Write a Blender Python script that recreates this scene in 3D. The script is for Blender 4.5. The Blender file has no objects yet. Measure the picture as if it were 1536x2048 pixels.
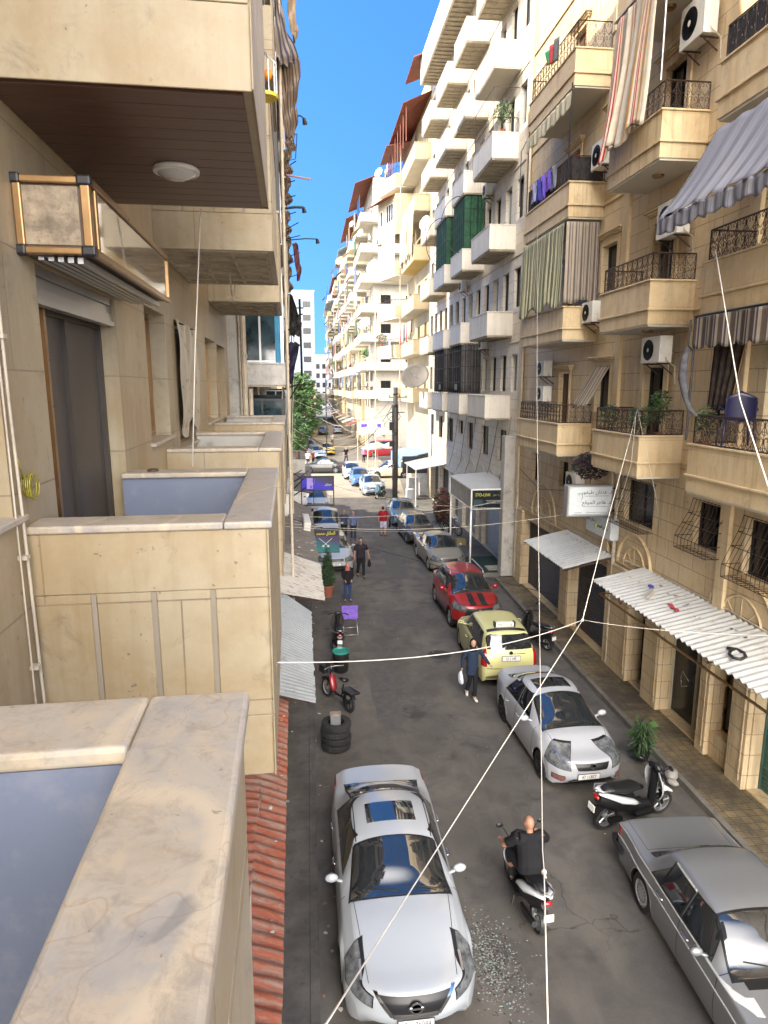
import bpy, bmesh, math, random
from mathutils import Vector, Matrix, Quaternion
R_ = math.radians
sc = bpy.context.scene
C = sc.collection
random.seed(7)
# ------------------------------------------------------------------ camera
cam = bpy.data.cameras.new('camera')
camo = bpy.data.objects.new('camera', cam)
C.objects.link(camo)
PITCH, YAW = 0.18721, 0.11276
fw = Vector((math.sin(YAW) * math.cos(PITCH), math.cos(YAW) * math.cos(PITCH), -math.sin(PITCH)))
camo.location = (0, 0, 8.4)
camo.rotation_euler = fw.to_track_quat('-Z', 'Y').to_euler()
cam.sensor_fit = 'VERTICAL'
cam.sensor_height = 36
cam.lens = 36 * 1330 / 2048
cam.clip_start = 0.05
cam.clip_end = 3000
sc.camera = camo
# ------------------------------------------------------------------ light
SKY_SAT = 1.28
SKY_VAL = .78
SKY_FILL = (31, 28.6, 25.2)
SUN_EL, SUN_A = R_(38), R_(12)          # elevation; turned from straight across the street towards its far end
sun_dir = Vector((-math.cos(SUN_EL) * math.cos(SUN_A), math.cos(SUN_EL) * math.sin(SUN_A), math.sin(SUN_EL)))
sl = bpy.data.lights.new('sun', 'SUN')
sl.energy = 2.0
sl.angle = R_(0.55)
sl.color = (1.0, 0.88, 0.68)
slo = bpy.data.objects.new('sun', sl)
slo.rotation_euler = (-sun_dir).to_track_quat('-Z', 'Y').to_euler()
C.objects.link(slo)
w = bpy.data.worlds.new('World')
sc.world = w
w.use_nodes = True
nt = w.node_tree
nt.nodes.clear()
sky = nt.nodes.new('ShaderNodeTexSky')
sky.sky_type = 'NISHITA'
sky.sun_disc = False
sky.sun_elevation = SUN_EL
sky.sun_rotation = math.atan2(sun_dir.x, sun_dir.y)
sky.altitude = 300
sky.air_density = 1.0
sky.dust_density = 0.1
sky.ozone_density = 2.5
bg = nt.nodes.new('ShaderNodeBackground')
bg.inputs[1].default_value = 0.1
wo = nt.nodes.new('ShaderNodeOutputWorld')
tc0 = nt.nodes.new('ShaderNodeTexCoord')
av = nt.nodes.new('ShaderNodeVectorMath'); av.operation = 'ADD'; av.inputs[1].default_value = (0, 0, .32)
nz = nt.nodes.new('ShaderNodeVectorMath'); nz.operation = 'NORMALIZE'
nt.links.new(tc0.outputs['Generated'], av.inputs[0]); nt.links.new(av.outputs[0], nz.inputs[0]); nt.links.new(nz.outputs[0], sky.inputs[0])
gm = nt.nodes.new('ShaderNodeHueSaturation')
gm.inputs['Value'].default_value = SKY_VAL; gm.inputs['Hue'].default_value = .505
gm.inputs['Saturation'].default_value = SKY_SAT
nt.links.new(sky.outputs[0], gm.inputs['Color'])
# warm fill added in the sky behind the camera to brighten shade, fading out towards the end of the street
tc = nt.nodes.new('ShaderNodeTexCoord')
dp = nt.nodes.new('ShaderNodeVectorMath'); dp.operation = 'DOT_PRODUCT'
nt.links.new(tc.outputs['Generated'], dp.inputs[0])
vv = Vector((-.33, -.90, .28)).normalized()
dp.inputs[1].default_value = vv
mr = nt.nodes.new('ShaderNodeMapRange'); mr.interpolation_type = 'SMOOTHSTEP'
mr.inputs['From Min'].default_value = .42; mr.inputs['From Max'].default_value = .95
nt.links.new(dp.outputs['Value'], mr.inputs['Value'])
vm = nt.nodes.new('ShaderNodeMix'); vm.data_type = 'RGBA'; vm.blend_type = 'ADD'
vs_ = nt.nodes.new('ShaderNodeVectorMath'); vs_.operation = 'SCALE'
vs_.inputs[0].default_value = SKY_FILL
nt.links.new(mr.outputs[0], vs_.inputs['Scale'])
vm.inputs[0].default_value = 1
nt.links.new(gm.outputs[0], vm.inputs[6]); nt.links.new(vs_.outputs[0], vm.inputs[7])
nt.links.new(vm.outputs[2], bg.inputs[0])
nt.links.new(bg.outputs[0], wo.inputs[0])
sc.view_settings.view_transform = 'Standard'
sc.view_settings.look = 'None'
sc.view_settings.exposure = 2.42
sc.view_settings.gamma = 1
sc.cycles.max_bounces = 7
sc.cycles.diffuse_bounces = 4
sc.cycles.glossy_bounces = 3
# ------------------------------------------------------------------ naming helpers
def tag(o, label=None, cat=None, group=None, kind=None):
 if label: o['label'] = label
 if cat: o['category'] = cat
 if group: o['group'] = group
 if kind: o['kind'] = kind
 return o
def thing(name, label, cat, loc=(0, 0, 0), rz=0.0, group=None):
 o = bpy.data.objects.new(name, None)
 o.empty_display_size = 0.2
 C.objects.link(o)
 o.location = loc
 o.rotation_euler = (0, 0, rz)
 return tag(o, label, cat, group)
_kids = {}
def copy_tree(o, parent=None):
 c = o.copy()
 C.objects.link(c)
 c.parent = parent
 if parent is not None: _kids.setdefault(parent.name, []).append(c)
 for ch in list(_kids.get(o.name, [])):
  copy_tree(ch, c)
 return c
# ------------------------------------------------------------------ mesh builder
class MB:
 def __init__(s):
  s.v = []; s.f = []; s.m = []; s.k = 0
 def add(s, vs, fs, k=None):
  b = len(s.v)
  s.v.extend([tuple(p) for p in vs])
  for f in fs:
   s.f.append(tuple(b + i for i in f)); s.m.append(s.k if k is None else k)
  return s
 def box(s, x0, x1, y0, y1, z0, z1, k=None):
  if x0 > x1: x0, x1 = x1, x0
  if y0 > y1: y0, y1 = y1, y0
  if z0 > z1: z0, z1 = z1, z0
  vs = [(x0, y0, z0), (x1, y0, z0), (x1, y1, z0), (x0, y1, z0), (x0, y0, z1), (x1, y0, z1), (x1, y1, z1), (x0, y1, z1)]
  return s.add(vs, [(0, 3, 2, 1), (4, 5, 6, 7), (0, 1, 5, 4), (1, 2, 6, 5), (2, 3, 7, 6), (3, 0, 4, 7)], k)
 def bar(s, a, b, w, h, k=None, up=(0, 0, 1)):
  a = Vector(a); b = Vector(b); d = (b - a)
  if d.length < 1e-6: return s
  d.normalize(); u = Vector(up)
  if abs(d.dot(u)) > 0.98: u = Vector((1, 0, 0))
  x = d.cross(u).normalized(); z = x.cross(d).normalized()
  vs = []
  for p in (a, b):
   for sx, sz in ((-1, -1), (1, -1), (1, 1), (-1, 1)):
    vs.append(p + x * (sx * w / 2) + z * (sz * h / 2))
  return s.add(vs, [(0, 1, 2, 3), (7, 6, 5, 4), (0, 4, 5, 1), (1, 5, 6, 2), (2, 6, 7, 3), (3, 7, 4, 0)], k)
 def tube(s, pts, r, n=6, k=None, cap=True, flat=None):
  pts = [Vector(p) for p in pts]
  N = len(pts)
  rs = list(r) if isinstance(r, (list, tuple)) else [r] * N
  t0 = (pts[1] - pts[0]).normalized()
  u = Vector((0, 0, 1)) if abs(t0.z) < 0.95 else Vector((1, 0, 0))
  x = t0.cross(u).normalized()
  vs = []; fs = []
  for i, p in enumerate(pts):
   a = pts[max(i - 1, 0)]; b = pts[min(i + 1, N - 1)]
   t = (b - a)
   t = t.normalized() if t.length > 1e-9 else t0
   x = (x - t * x.dot(t))
   x = x.normalized() if x.length > 1e-6 else t.orthogonal().normalized()
   y = t.cross(x)
   for j in range(n):
    an = 2 * math.pi * j / n
    fy = 1.0 if flat is None else flat
    vs.append(p + x * (math.cos(an) * rs[i]) + y * (math.sin(an) * rs[i] * fy))
  for i in range(N - 1):
   for j in range(n):
    j2 = (j + 1) % n
    fs.append((i * n + j, i * n + j2, (i + 1) * n + j2, (i + 1) * n + j))
  if cap:
   fs.append(tuple(range(n - 1, -1, -1))); fs.append(tuple((N - 1) * n + j for j in range(n)))
  return s.add(vs, fs, k)
 def lathe(s, prof, c=(0, 0, 0), axis='z', n=20, k=None, cap=True):
  # prof: list of (radius, along)
  vs = []; fs = []
  for (r, h) in prof:
   for j in range(n):
    an = 2 * math.pi * j / n
    a, b = r * math.cos(an), r * math.sin(an)
    p = {'z': (a, b, h), 'x': (h, a, b), 'y': (b, h, a)}[axis]
    vs.append((c[0] + p[0], c[1] + p[1], c[2] + p[2]))
  for i in range(len(prof) - 1):
   for j in range(n):
    j2 = (j + 1) % n
    fs.append((i * n + j, i * n + j2, (i + 1) * n + j2, (i + 1) * n + j))
  if cap and prof[0][0] > 1e-4: fs.append(tuple(range(n - 1, -1, -1)))
  if cap and prof[-1][0] > 1e-4: fs.append(tuple((len(prof) - 1) * n + j for j in range(n)))
  return s.add(vs, fs, k)
 def sph(s, c, rx, ry=None, rz=None, n=12, k=None):
  ry = ry or rx; rz = rz or rx
  m = max(4, n // 2)
  vs = []; fs = []
  for i in range(m + 1):
   th = math.pi * i / m
   for j in range(n):
    an = 2 * math.pi * j / n
    vs.append((c[0] + rx * math.sin(th) * math.cos(an), c[1] + ry * math.sin(th) * math.sin(an), c[2] + rz * math.cos(th)))
  for i in range(m):
   for j in range(n):
    j2 = (j + 1) % n
    fs.append((i * n + j, (i + 1) * n + j, (i + 1) * n + j2, i * n + j2))
  return s.add(vs, fs, k)
 def prism(s, poly, axis, a, b, k=None):
  # poly: 2D points; axis the extrusion axis. x: (y,z)  y: (x,z)  z: (x,y)
  n = len(poly)
  def P(p, t): return {'x': (t, p[0], p[1]), 'y': (p[0], t, p[1]), 'z': (p[0], p[1], t)}[axis]
  vs = [P(p, a) for p in poly] + [P(p, b) for p in poly]
  fs = [tuple(range(n - 1, -1, -1)), tuple(range(n, 2 * n))]
  for i in range(n):
   j = (i + 1) % n
   fs.append((i, j, n + j, n + i))
  return s.add(vs, fs, k)
 def sheet(s, fn, nu, nv, k=None, thick=0.0):
  vs = []; fs = []
  for i in range(nu + 1):
   for j in range(nv + 1):
    vs.append(fn(i / nu, j / nv))
  for i in range(nu):
   for j in range(nv):
    a = i * (nv + 1) + j
    fs.append((a, a + nv + 1, a + nv + 2, a + 1))
  if thick:
   n = len(vs)
   # offset copy along local normals
   def nrm(i, j):
    a = Vector(vs[min(i + 1, nu) * (nv + 1) + j]) - Vector(vs[max(i - 1, 0) * (nv + 1) + j])
    b = Vector(vs[i * (nv + 1) + min(j + 1, nv)]) - Vector(vs[i * (nv + 1) + max(j - 1, 0)])
    c = a.cross(b)
    return c.normalized() if c.length > 1e-9 else Vector((0, 0, 1))
   vs2 = []
   for i in range(nu + 1):
    for j in range(nv + 1):
     vs2.append(Vector(vs[i * (nv + 1) + j]) - nrm(i, j) * thick)
   fs2 = [tuple(n + q for q in reversed(f)) for f in fs]
   for i in range(nu):
    for j in (0, nv):
     a = i * (nv + 1) + j; b = a + nv + 1
     fs2.append((a, b, n + b, n + a) if j == nv else (b, a, n + a, n + b))
   for j in range(nv):
    for i in (0, nu):
     a = i * (nv + 1) + j; b = a + 1
     fs2.append((a, b, n + b, n + a) if i == 0 else (b, a, n + a, n + b))
   vs = vs + vs2; fs = fs + fs2
  return s.add(vs, fs, k)
 def xf(s, M, i0=0):
  s.v[i0:] = [tuple(M @ Vector(p)) for p in s.v[i0:]]
  return s
 def build(s, name, mats, parent=None, smooth=False, bevel=0, seg=1, fix=False, loc=None, angle=None):
  if not isinstance(mats, (list, tuple)): mats = [mats]
  me = bpy.data.meshes.new(name)
  me.from_pydata(s.v, [], s.f)
  for m in mats: me.materials.append(m)
  for i, p in enumerate(me.polygons):
   p.material_index = s.m[i]
  if fix:
   bm = bmesh.new(); bm.from_mesh(me)
   bmesh.ops.remove_doubles(bm, verts=bm.verts, dist=1e-5)
   bmesh.ops.recalc_face_normals(bm, faces=bm.faces)
   bm.to_mesh(me); bm.free()
  if smooth:
   me.shade_smooth()
   if angle: me.set_sharp_from_angle(angle=R_(angle))
  o = bpy.data.objects.new(name, me)
  C.objects.link(o)
  if loc: o.location = loc
  if parent is not None:
   o.parent = parent; _kids.setdefault(parent.name, []).append(o)
  if bevel:
   b = o.modifiers.new('bevel', 'BEVEL')
   b.width = bevel; b.segments = seg; b.limit_method = 'ANGLE'; b.angle_limit = R_(40)
  return o
# ------------------------------------------------------------------ materials
class NT:
 def __init__(s, name):
  s.mat = bpy.data.materials.new(name); s.mat.use_nodes = True
  s.t = s.mat.node_tree; s.t.nodes.clear()
  s.out = s.n('ShaderNodeOutputMaterial'); s.b = s.n('ShaderNodeBsdfPrincipled')
  s.l(s.b.outputs[0], s.out.inputs[0])
  s.geo = s.n('ShaderNodeNewGeometry')
 def n(s, t, **kw):
  x = s.t.nodes.new(t)
  for k, v in kw.items(): setattr(x, k, v)
  return x
 def l(s, a, b): s.t.links.new(a, b)
 def pos(s, scale=(1, 1, 1), obj=False):
  m = s.n('ShaderNodeMapping')
  if obj:
   tc = s.n('ShaderNodeTexCoord'); s.l(tc.outputs['Object'], m.inputs[0])
  else:
   s.l(s.geo.outputs['Position'], m.inputs[0])
  m.inputs['Scale'].default_value = scale
  return m.outputs[0]
 def noise(s, vec, scale, detail=4, rough=.55, dist=0.0):
  x = s.n('ShaderNodeTexNoise'); s.l(vec, x.inputs['Vector'])
  x.inputs['Scale'].default_value = scale; x.inputs['Detail'].default_value = detail
  x.inputs['Roughness'].default_value = rough; x.inputs['Distortion'].default_value = dist
  return x.outputs['Fac']
 def ramp(s, fac, stops):
  r = s.n('ShaderNodeValToRGB'); s.l(fac, r.inputs[0])
  e = r.color_ramp.elements
  while len(e) > 1: e.remove(e[-1])
  for i, (p, c) in enumerate(stops):
   x = e[0] if i == 0 else e.new(p)
   x.position = p
   x.color = (c, c, c, 1) if not isinstance(c, (tuple, list)) else (*c[:3], 1)
  return r.outputs[0]
 def mix(s, fac, a, b, mode='MIX'):
  m = s.n('ShaderNodeMix', data_type='RGBA', blend_type=mode)
  for i, v in ((0, fac), (6, a), (7, b)):
   if hasattr(v, 'is_linked'): s.l(v, m.inputs[i])
   elif i == 0: m.inputs[0].default_value = v
   else: m.inputs[i].default_value = (*v[:3], 1)
  return m.outputs[2]
 def math(s, op, a, b=0.0, c=None):
  m = s.n('ShaderNodeMath', operation=op)
  for i, v in enumerate((a, b) if c is None else (a, b, c)):
   if hasattr(v, 'is_linked'): s.l(v, m.inputs[i])
   else: m.inputs[i].default_value = v
  return m.outputs[0]
 def bump(s, h, strength=.3, dist=.02, prev=None):
  b = s.n('ShaderNodeBump'); b.inputs['Strength'].default_value = strength; b.inputs['Distance'].default_value = dist
  s.l(h, b.inputs['Height'])
  if prev is not None: s.l(prev, b.inputs['Normal'])
  return b.outputs[0]
 def fin(s, col, rough=.6, metal=0.0, nrm=None, spec=None):
  for k, v in (('Base Color', col), ('Roughness', rough), ('Metallic', metal)):
   if hasattr(v, 'is_linked'): s.l(v, s.b.inputs[k])
   else: s.b.inputs[k].default_value = (*v[:3], 1) if k == 'Base Color' else v
  if nrm is not None: s.l(nrm, s.b.inputs['Normal'])
  if spec is not None: s.b.inputs['Specular IOR Level'].default_value = spec
  return s.mat
_mc = {}
def pm(name, col, rough=.6, metal=0.0, var=.12, vs=2.0, bump=.0, bs=60, spec=None, coat=0.0, obj=False, dirt=None, emit=None):
 """plain procedural material: base colour broken up by noise, optional bump and dirt"""
 if name in _mc: return _mc[name]
 t = NT(name)
 p = t.pos(obj=obj)
 n1 = t.noise(p, vs, 5, .6)
 dark = tuple(c * (1 - var) for c in col); lite = tuple(min(1, c * (1 + var)) for c in col)
 c = t.ramp(n1, [(.3, dark), (.7, lite)])
 if dirt:
  n3 = t.noise(p, vs * 3.1, 6, .7)
  c = t.mix(t.ramp(n3, [(.52, 0), (.68, dirt[1])]), c, dirt[0])
 nr = None
 if bump: nr = t.bump(t.noise(p, bs, 3, .6), bump, .01)
 rr = t.math('MULTIPLY_ADD', n1, .2, rough - .1)
 m = t.fin(c, rr, metal, nr, spec)
 if coat: t.b.inputs['Coat Weight'].default_value = coat; t.b.inputs['Coat Roughness'].default_value = .04
 if emit:
  t.b.inputs['Emission Color'].default_value = (*emit[0], 1); t.b.inputs['Emission Strength'].default_value = emit[1]
 _mc[name] = m
 return m
def stone(name, ca, cb, mortar, bw, bh, ms=.008, streak=(.25, .2, .13), samt=.35, bump=.25, off=.5, rough=.55, z0=0.0, spots=0.0, patch=.5, row2=None):
 """cut-stone cladding laid in courses on whichever wall it is on, with vertical run-off staining"""
 if name in _mc: return _mc[name]
 t = NT(name)
 s = t.n('ShaderNodeSeparateXYZ'); t.l(t.geo.outputs['Position'], s.inputs[0])
 c = t.n('ShaderNodeCombineXYZ')
 t.l(t.math('ADD', s.outputs[0], s.outputs[1]), c.inputs[0]); t.l(t.math('ADD', s.outputs[2], z0), c.inputs[1])
 br = t.n('ShaderNodeTexBrick'); br.offset = off
 t.l(c.outputs[0], br.inputs['Vector'])
 br.inputs['Scale'].default_value = 1; br.inputs['Brick Width'].default_value = bw; br.inputs['Row Height'].default_value = bh
 br.inputs['Mortar Size'].default_value = ms; br.inputs['Mortar Smooth'].default_value = .3; br.inputs['Bias'].default_value = 0
 br.inputs['Color1'].default_value = (*ca, 1); br.inputs['Color2'].default_value = (*cb, 1); br.inputs['Mortar'].default_value = (*mortar, 1)
 p = t.pos()
 n1 = t.noise(p, 1.3, 6, .65, .3)
 n2 = t.noise(p, 9, 5, .7, .6)
 col = t.mix(t.ramp(n1, [(.38, 0), (.62, patch)]), br.outputs[0], tuple(x * y for x, y in zip(cb, (.80, .64, .42))))
 col = t.mix(t.ramp(n2, [(.45, 0), (.75, .3)]), col, tuple(min(1, x * 1.15) for x in ca))
 ps = t.pos((5, 5, .35))
 n3 = t.noise(ps, 1.0, 5, .7)
 n4 = t.noise(p, .6, 3, .5)
 st = t.math('MULTIPLY', t.ramp(n3, [(.46, 0), (.62, samt)]), t.ramp(n4, [(.4, .15), (.62, 1)]))
 col = t.mix(st, col, streak)
 n7 = t.noise(p, 3.3, 6, .75, .8)
 col = t.mix(t.ramp(n7, [(.56, 0), (.7, .45)]), col, tuple(x * .62 for x in mortar) if spots else tuple(x * .8 for x in mortar))
 if spots:
  n5 = t.noise(p, 22, 2, .5)
  n6 = t.noise(p, 2.7, 2, .5)
  col = t.mix(t.math('MULTIPLY', t.ramp(n5, [(.69, 0), (.72, spots)]), t.ramp(n6, [(.5, 0), (.6, 1)])), col, (.16, .13, .1))
 nr = t.bump(br.outputs['Fac'], bump, -.01)
 nr = t.bump(n2, .12, .01, nr)
 m = t.fin(col, t.math('MULTIPLY_ADD', n2, .25, rough - .12), 0, nr, .4)
 _mc[name] = m
 return m
def stripes(name, cols, width, axis='y', rough=.85, warp=.15, fine=0.0, trans=.0):
 """woven striped cloth: cols = [(position, colour) ...] repeated every width metres along the axis (object space)"""
 if name in _mc: return _mc[name]
 t = NT(name)
 tc = t.n('ShaderNodeTexCoord'); s = t.n('ShaderNodeSeparateXYZ'); t.l(tc.outputs['UV'], s.inputs[0])
 f = t.math('FRACT', t.math('DIVIDE', s.outputs[0], width))
 r = t.ramp(f, cols); r.node.color_ramp.interpolation = 'CONSTANT'
 p = t.pos()
 n = t.noise(p, 4, 5, .6)
 c = t.mix(t.ramp(n, [(.4, 0), (.8, .35)]), r, (.2, .17, .14))
 m = t.fin(c, rough, 0, t.bump(t.noise(p, 90, 2, .5), .2, .005), .2)
 if trans:
  tr = t.n('ShaderNodeBsdfTranslucent'); t.l(c, tr.inputs[0])
  mx = t.n('ShaderNodeMixShader'); mx.inputs[0].default_value = trans
  t.l(t.b.outputs[0], mx.inputs[1]); t.l(tr.outputs[0], mx.inputs[2]); t.l(mx.outputs[0], t.out.inputs[0])
 _mc[name] = m
 return m
def corrugated(name, col, rust, amt, rough=.5, metal=.0, grime=.4):
 if name in _mc: return _mc[name]
 t = NT(name)
 p = t.pos()
 n1 = t.noise(p, 1.6, 6, .7, .4); n2 = t.noise(t.pos((1, 6, 1)), 2.2, 6, .75, .5); n3 = t.noise(p, 14, 4, .7)
 c = t.ramp(n1, [(.3, tuple(x * .8 for x in col)), (.7, col)])
 c = t.mix(t.ramp(n2, [(.62 - amt * .2, 0), (.7 - amt * .1, .85)]), c, rust)
 c = t.mix(t.ramp(n3, [(.55, 0), (.72, grime)]), c, tuple(x * .45 for x in col))
 m = t.fin(c, t.math('MULTIPLY_ADD', n1, .3, rough - .1), metal, t.bump(n3, .15, .01))
 _mc[name] = m
 return m
def car_paint(name, col, metal=.0, rough=.32, dust=.12, dcol=(.3, .26, .2)):
 if name in _mc: return _mc[name]
 t = NT(name)
 p = t.pos()
 n1 = t.noise(p, 1.1, 4, .6); n2 = t.noise(p, 7, 5, .7)
 # dust gathers on faces that look up
 s = t.n('ShaderNodeSeparateXYZ'); t.l(t.geo.outputs['Normal'], s.inputs[0])
 c = t.mix(t.math('MULTIPLY', t.ramp(n2, [(.3, .4), (.7, 1)]), dust), col, dcol)
 m = t.fin(c, t.math('MULTIPLY_ADD', n1, .12, rough), metal)
 t.b.inputs['Coat Weight'].default_value = .8; t.b.inputs['Coat Roughness'].default_value = .06
 _mc[name] = m
 return m
def glass_dark(name, tint=(.012, .016, .02), rough=.04, dust=.06):
 if name in _mc: return _mc[name]
 t = NT(name)
 p = t.pos()
 c = t.mix(t.ramp(t.noise(p, 5, 5, .7), [(.4, 0), (.8, dust)]), tint, (.2, .19, .17))
 m = t.fin(c, rough, 0.0)
 t.b.inputs['IOR'].default_value = 1.75 if rough < .1 else 1.35
 t.b.inputs['Specular IOR Level'].default_value = .7
 t.b.inputs['Coat Weight'].default_value = 1.0 if rough < .1 else 0.0; t.b.inputs['Coat Roughness'].default_value = .015
 _mc[name] = m
 return m
M = {}
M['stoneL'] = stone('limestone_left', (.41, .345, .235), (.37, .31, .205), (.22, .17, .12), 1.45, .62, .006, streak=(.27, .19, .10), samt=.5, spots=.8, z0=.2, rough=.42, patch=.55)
M['stoneA'] = stone('limestone_beige', (.66, .53, .34), (.61, .485, .31), (.28, .21, .14), 1.1, .46, .012, streak=(.24, .17, .1), samt=.5, patch=.35)
M['slabA'] = stone('balcony_slab_beige', (.68, .545, .34), (.63, .50, .31), (.34, .26, .16), 2.4, 1.02, .004, streak=(.25, .17, .09), samt=.5, patch=.4, bump=.1, z0=.02)
M['stoneB'] = stone('limestone_white', (.68, .62, .52), (.64, .58, .48), (.34, .29, .23), 1.0, .46, .012, streak=(.33, .28, .21), samt=.35, patch=.2)
M['slabB'] = stone('balcony_slab_white', (.68, .635, .55), (.63, .58, .5), (.38, .33, .27), .48, 2.0, .003, streak=(.36, .31, .25), samt=.45, patch=.12, bump=.08, off=0)
M['cream'] = pm('cream_render', (.48, .40, .25), .8, var=.1, vs=.8, bump=.1, dirt=((.35, .28, .18), .45))
M['cream2'] = pm('pale_render', (.44, .41, .34), .8, var=.12, vs=.7, bump=.1, dirt=((.3, .26, .2), .5))
M['yellow'] = pm('yellow_render', (.5, .36, .12), .8, var=.12, vs=.8, dirt=((.35, .25, .1), .4))
M['greyr'] = pm('grey_render', (.46, .44, .40), .85, var=.2, vs=.9, bump=.15, dirt=((.16, .14, .12), .6))
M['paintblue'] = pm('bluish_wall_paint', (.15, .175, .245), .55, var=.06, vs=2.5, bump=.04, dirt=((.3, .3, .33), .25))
M['soffit'] = pm('concrete_soffit', (.42, .37, .28), .9, var=.25, vs=3.0, bump=.2, dirt=((.14, .11, .08), .5))
M['soffitw'] = pm('white_soffit', (.6, .56, .48), .8, var=.08, vs=1.0)
M['conc'] = pm('concrete', (.30, .28, .25), .9, var=.2, vs=1.5, bump=.25, dirt=((.13, .12, .1), .5))
M['wood'] = pm('dark_wood_pvc', (.085, .05, .035), .35, var=.35, vs=3.0)
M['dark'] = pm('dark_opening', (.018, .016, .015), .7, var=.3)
M['room'] = pm('dim_room', (.05, .04, .03), .9, var=.4)
M['iron'] = pm('wrought_iron_brown', (.05, .028, .02), .5, .2, var=.3, vs=8)
M['black'] = pm('black_metal', (.015, .015, .017), .45, .2, var=.3)
M['rub'] = pm('rubber', (.018, .018, .019), .75, var=.25, vs=6, dirt=((.09, .08, .07), .4))
M['chrome'] = pm('chrome', (.7, .7, .72), .12, 1.0, var=.05)
M['alu'] = pm('aluminium', (.5, .5, .5), .35, .8, var=.1)
M['bronze'] = pm('bronze_aluminium', (.32, .19, .085), .3, .75, var=.15, vs=5)
M['trim'] = pm('bright_trim', (.62, .62, .6), .25, .3, var=.05)
M['rim'] = pm('rim_paint', (.40, .40, .41), .35, .2, var=.12)
M['white'] = pm('white_plastic', (.68, .66, .6), .5, var=.08, dirt=((.4, .36, .28), .35))
M['whitef'] = pm('white_flat', (.75, .74, .7), .6, var=.05)
M['blackp'] = pm('black_plastic', (.012, .012, .013), .4, var=.2)
M['glass'] = glass_dark('car_glass')
M['wglass'] = glass_dark('window_glass', (.008, .009, .01), .2, .06)
M['red'] = pm('red_lens', (.35, .01, .01), .15, var=.1, coat=.8)
M['lens'] = pm('headlight_lens', (.15, .16, .17), .1, .2, var=.6, vs=9, coat=1.0)
M['amber'] = pm('amber_lens', (.6, .2, .02), .2, var=.1, coat=.8)
M['skin'] = pm('skin', (.42, .24, .16), .55, var=.08)
M['skin2'] = pm('skin_tan', (.33, .17, .105), .5, var=.08)
M['hair'] = pm('dark_hair', (.012, .009, .008), .6, var=.3)
M['rope'] = pm('white_rope', (.75, .7, .6), .8, var=.1)
M['wire'] = pm('black_wire', (.02, .02, .02), .6, var=.2)
M['wirew'] = pm('pale_wire', (.5, .46, .38), .7, var=.2)
M['pvc'] = pm('drain_pipe', (.5, .43, .33), .6, var=.2, dirt=((.25, .19, .12), .5))
M['terra'] = pm('terracotta', (.3, .1, .055), .8, var=.2)
M['curtg'] = pm('curtain_green', (.02, .09, .03), .8, var=.4, vs=5)
M['shutter'] = pm('shutter_dark', (.06, .06, .07), .5, .3, var=.25, dirt=((.14, .12, .1), .5))
M['shutterl'] = pm('shutter_pale', (.42, .41, .38), .5, .3, var=.15, dirt=((.2, .18, .15), .5))
M['shutg'] = pm('shutter_green', (.05, .11, .09), .5, .2, var=.25)
M['roofred'] = pm('red_tin', (.19, .05, .03), .6, .1, var=.3, dirt=((.12, .06, .04), .6))
M['roofgrey'] = pm('grey_tin', (.4, .45, .5), .45, .3, var=.15, dirt=((.2, .19, .17), .5))
# ------------------------------------------------------------------ ground materials
def asphalt():
 t = NT('asphalt')
 p = t.pos()
 big = t.noise(p, .22, 6, .6, .3); mid = t.noise(p, 1.3, 6, .65, .4); fine = t.noise(p, 38, 3, .8); grit = t.noise(p, 130, 2, .6)
 c = t.ramp(big, [(.36, (.082, .075, .068)), (.62, (.145, .131, .113))])
 c = t.mix(t.ramp(mid, [(.45, 0), (.6, .6)]), c, (.062, .057, .054))
 c = t.mix(t.ramp(fine, [(.45, 0), (.8, .5)]), c, (.125, .116, .102))
 c = t.mix(t.ramp(grit, [(.62, 0), (.7, .6)]), c, (.2, .185, .165))
 # cracks
 v = t.n('ShaderNodeTexVoronoi', feature='DISTANCE_TO_EDGE');
 wv = t.n('ShaderNodeVectorMath', operation='ADD'); nn = t.n('ShaderNodeTexNoise'); t.l(p, nn.inputs['Vector']); nn.inputs['Scale'].default_value = 1.2; nn.inputs['Detail'].default_value = 5
 t.l(p, wv.inputs[0]); sc_ = t.n('ShaderNodeVectorMath', operation='SCALE'); sc_.inputs['Scale'].default_value = 1.3
 t.l(nn.outputs['Color'], sc_.inputs[0]); t.l(sc_.outputs[0], wv.inputs[1]); t.l(wv.outputs[0], v.inputs['Vector']); v.inputs['Scale'].default_value = .42
 ck = t.math('MULTIPLY', t.ramp(v.outputs['Distance'], [(.0, 1), (.004, .6), (.008, 0)]), t.ramp(t.noise(p, .35, 3, .5), [(.52, 0), (.6, .6)]))
 c = t.mix(ck, c, (.018, .017, .016))
 # oil stains and dust
 c = t.mix(t.ramp(t.noise(p, .9, 3, .5, .2), [(.62, 0), (.7, .6)]), c, (.032, .03, .03))
 c = t.mix(t.ramp(t.noise(t.pos((.6, .12, 1)), 1.6, 5, .6), [(.5, 0), (.68, .4)]), c, (.185, .165, .135))
 nr = t.bump(grit, .25, .006); nr = t.bump(mid, .15, .03, nr); nr = t.bump(ck, .5, -.01, nr)
 return t.fin(c, t.math('MULTIPLY_ADD', mid, .25, .62), 0, nr, .35)
M['asphalt'] = asphalt()
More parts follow.
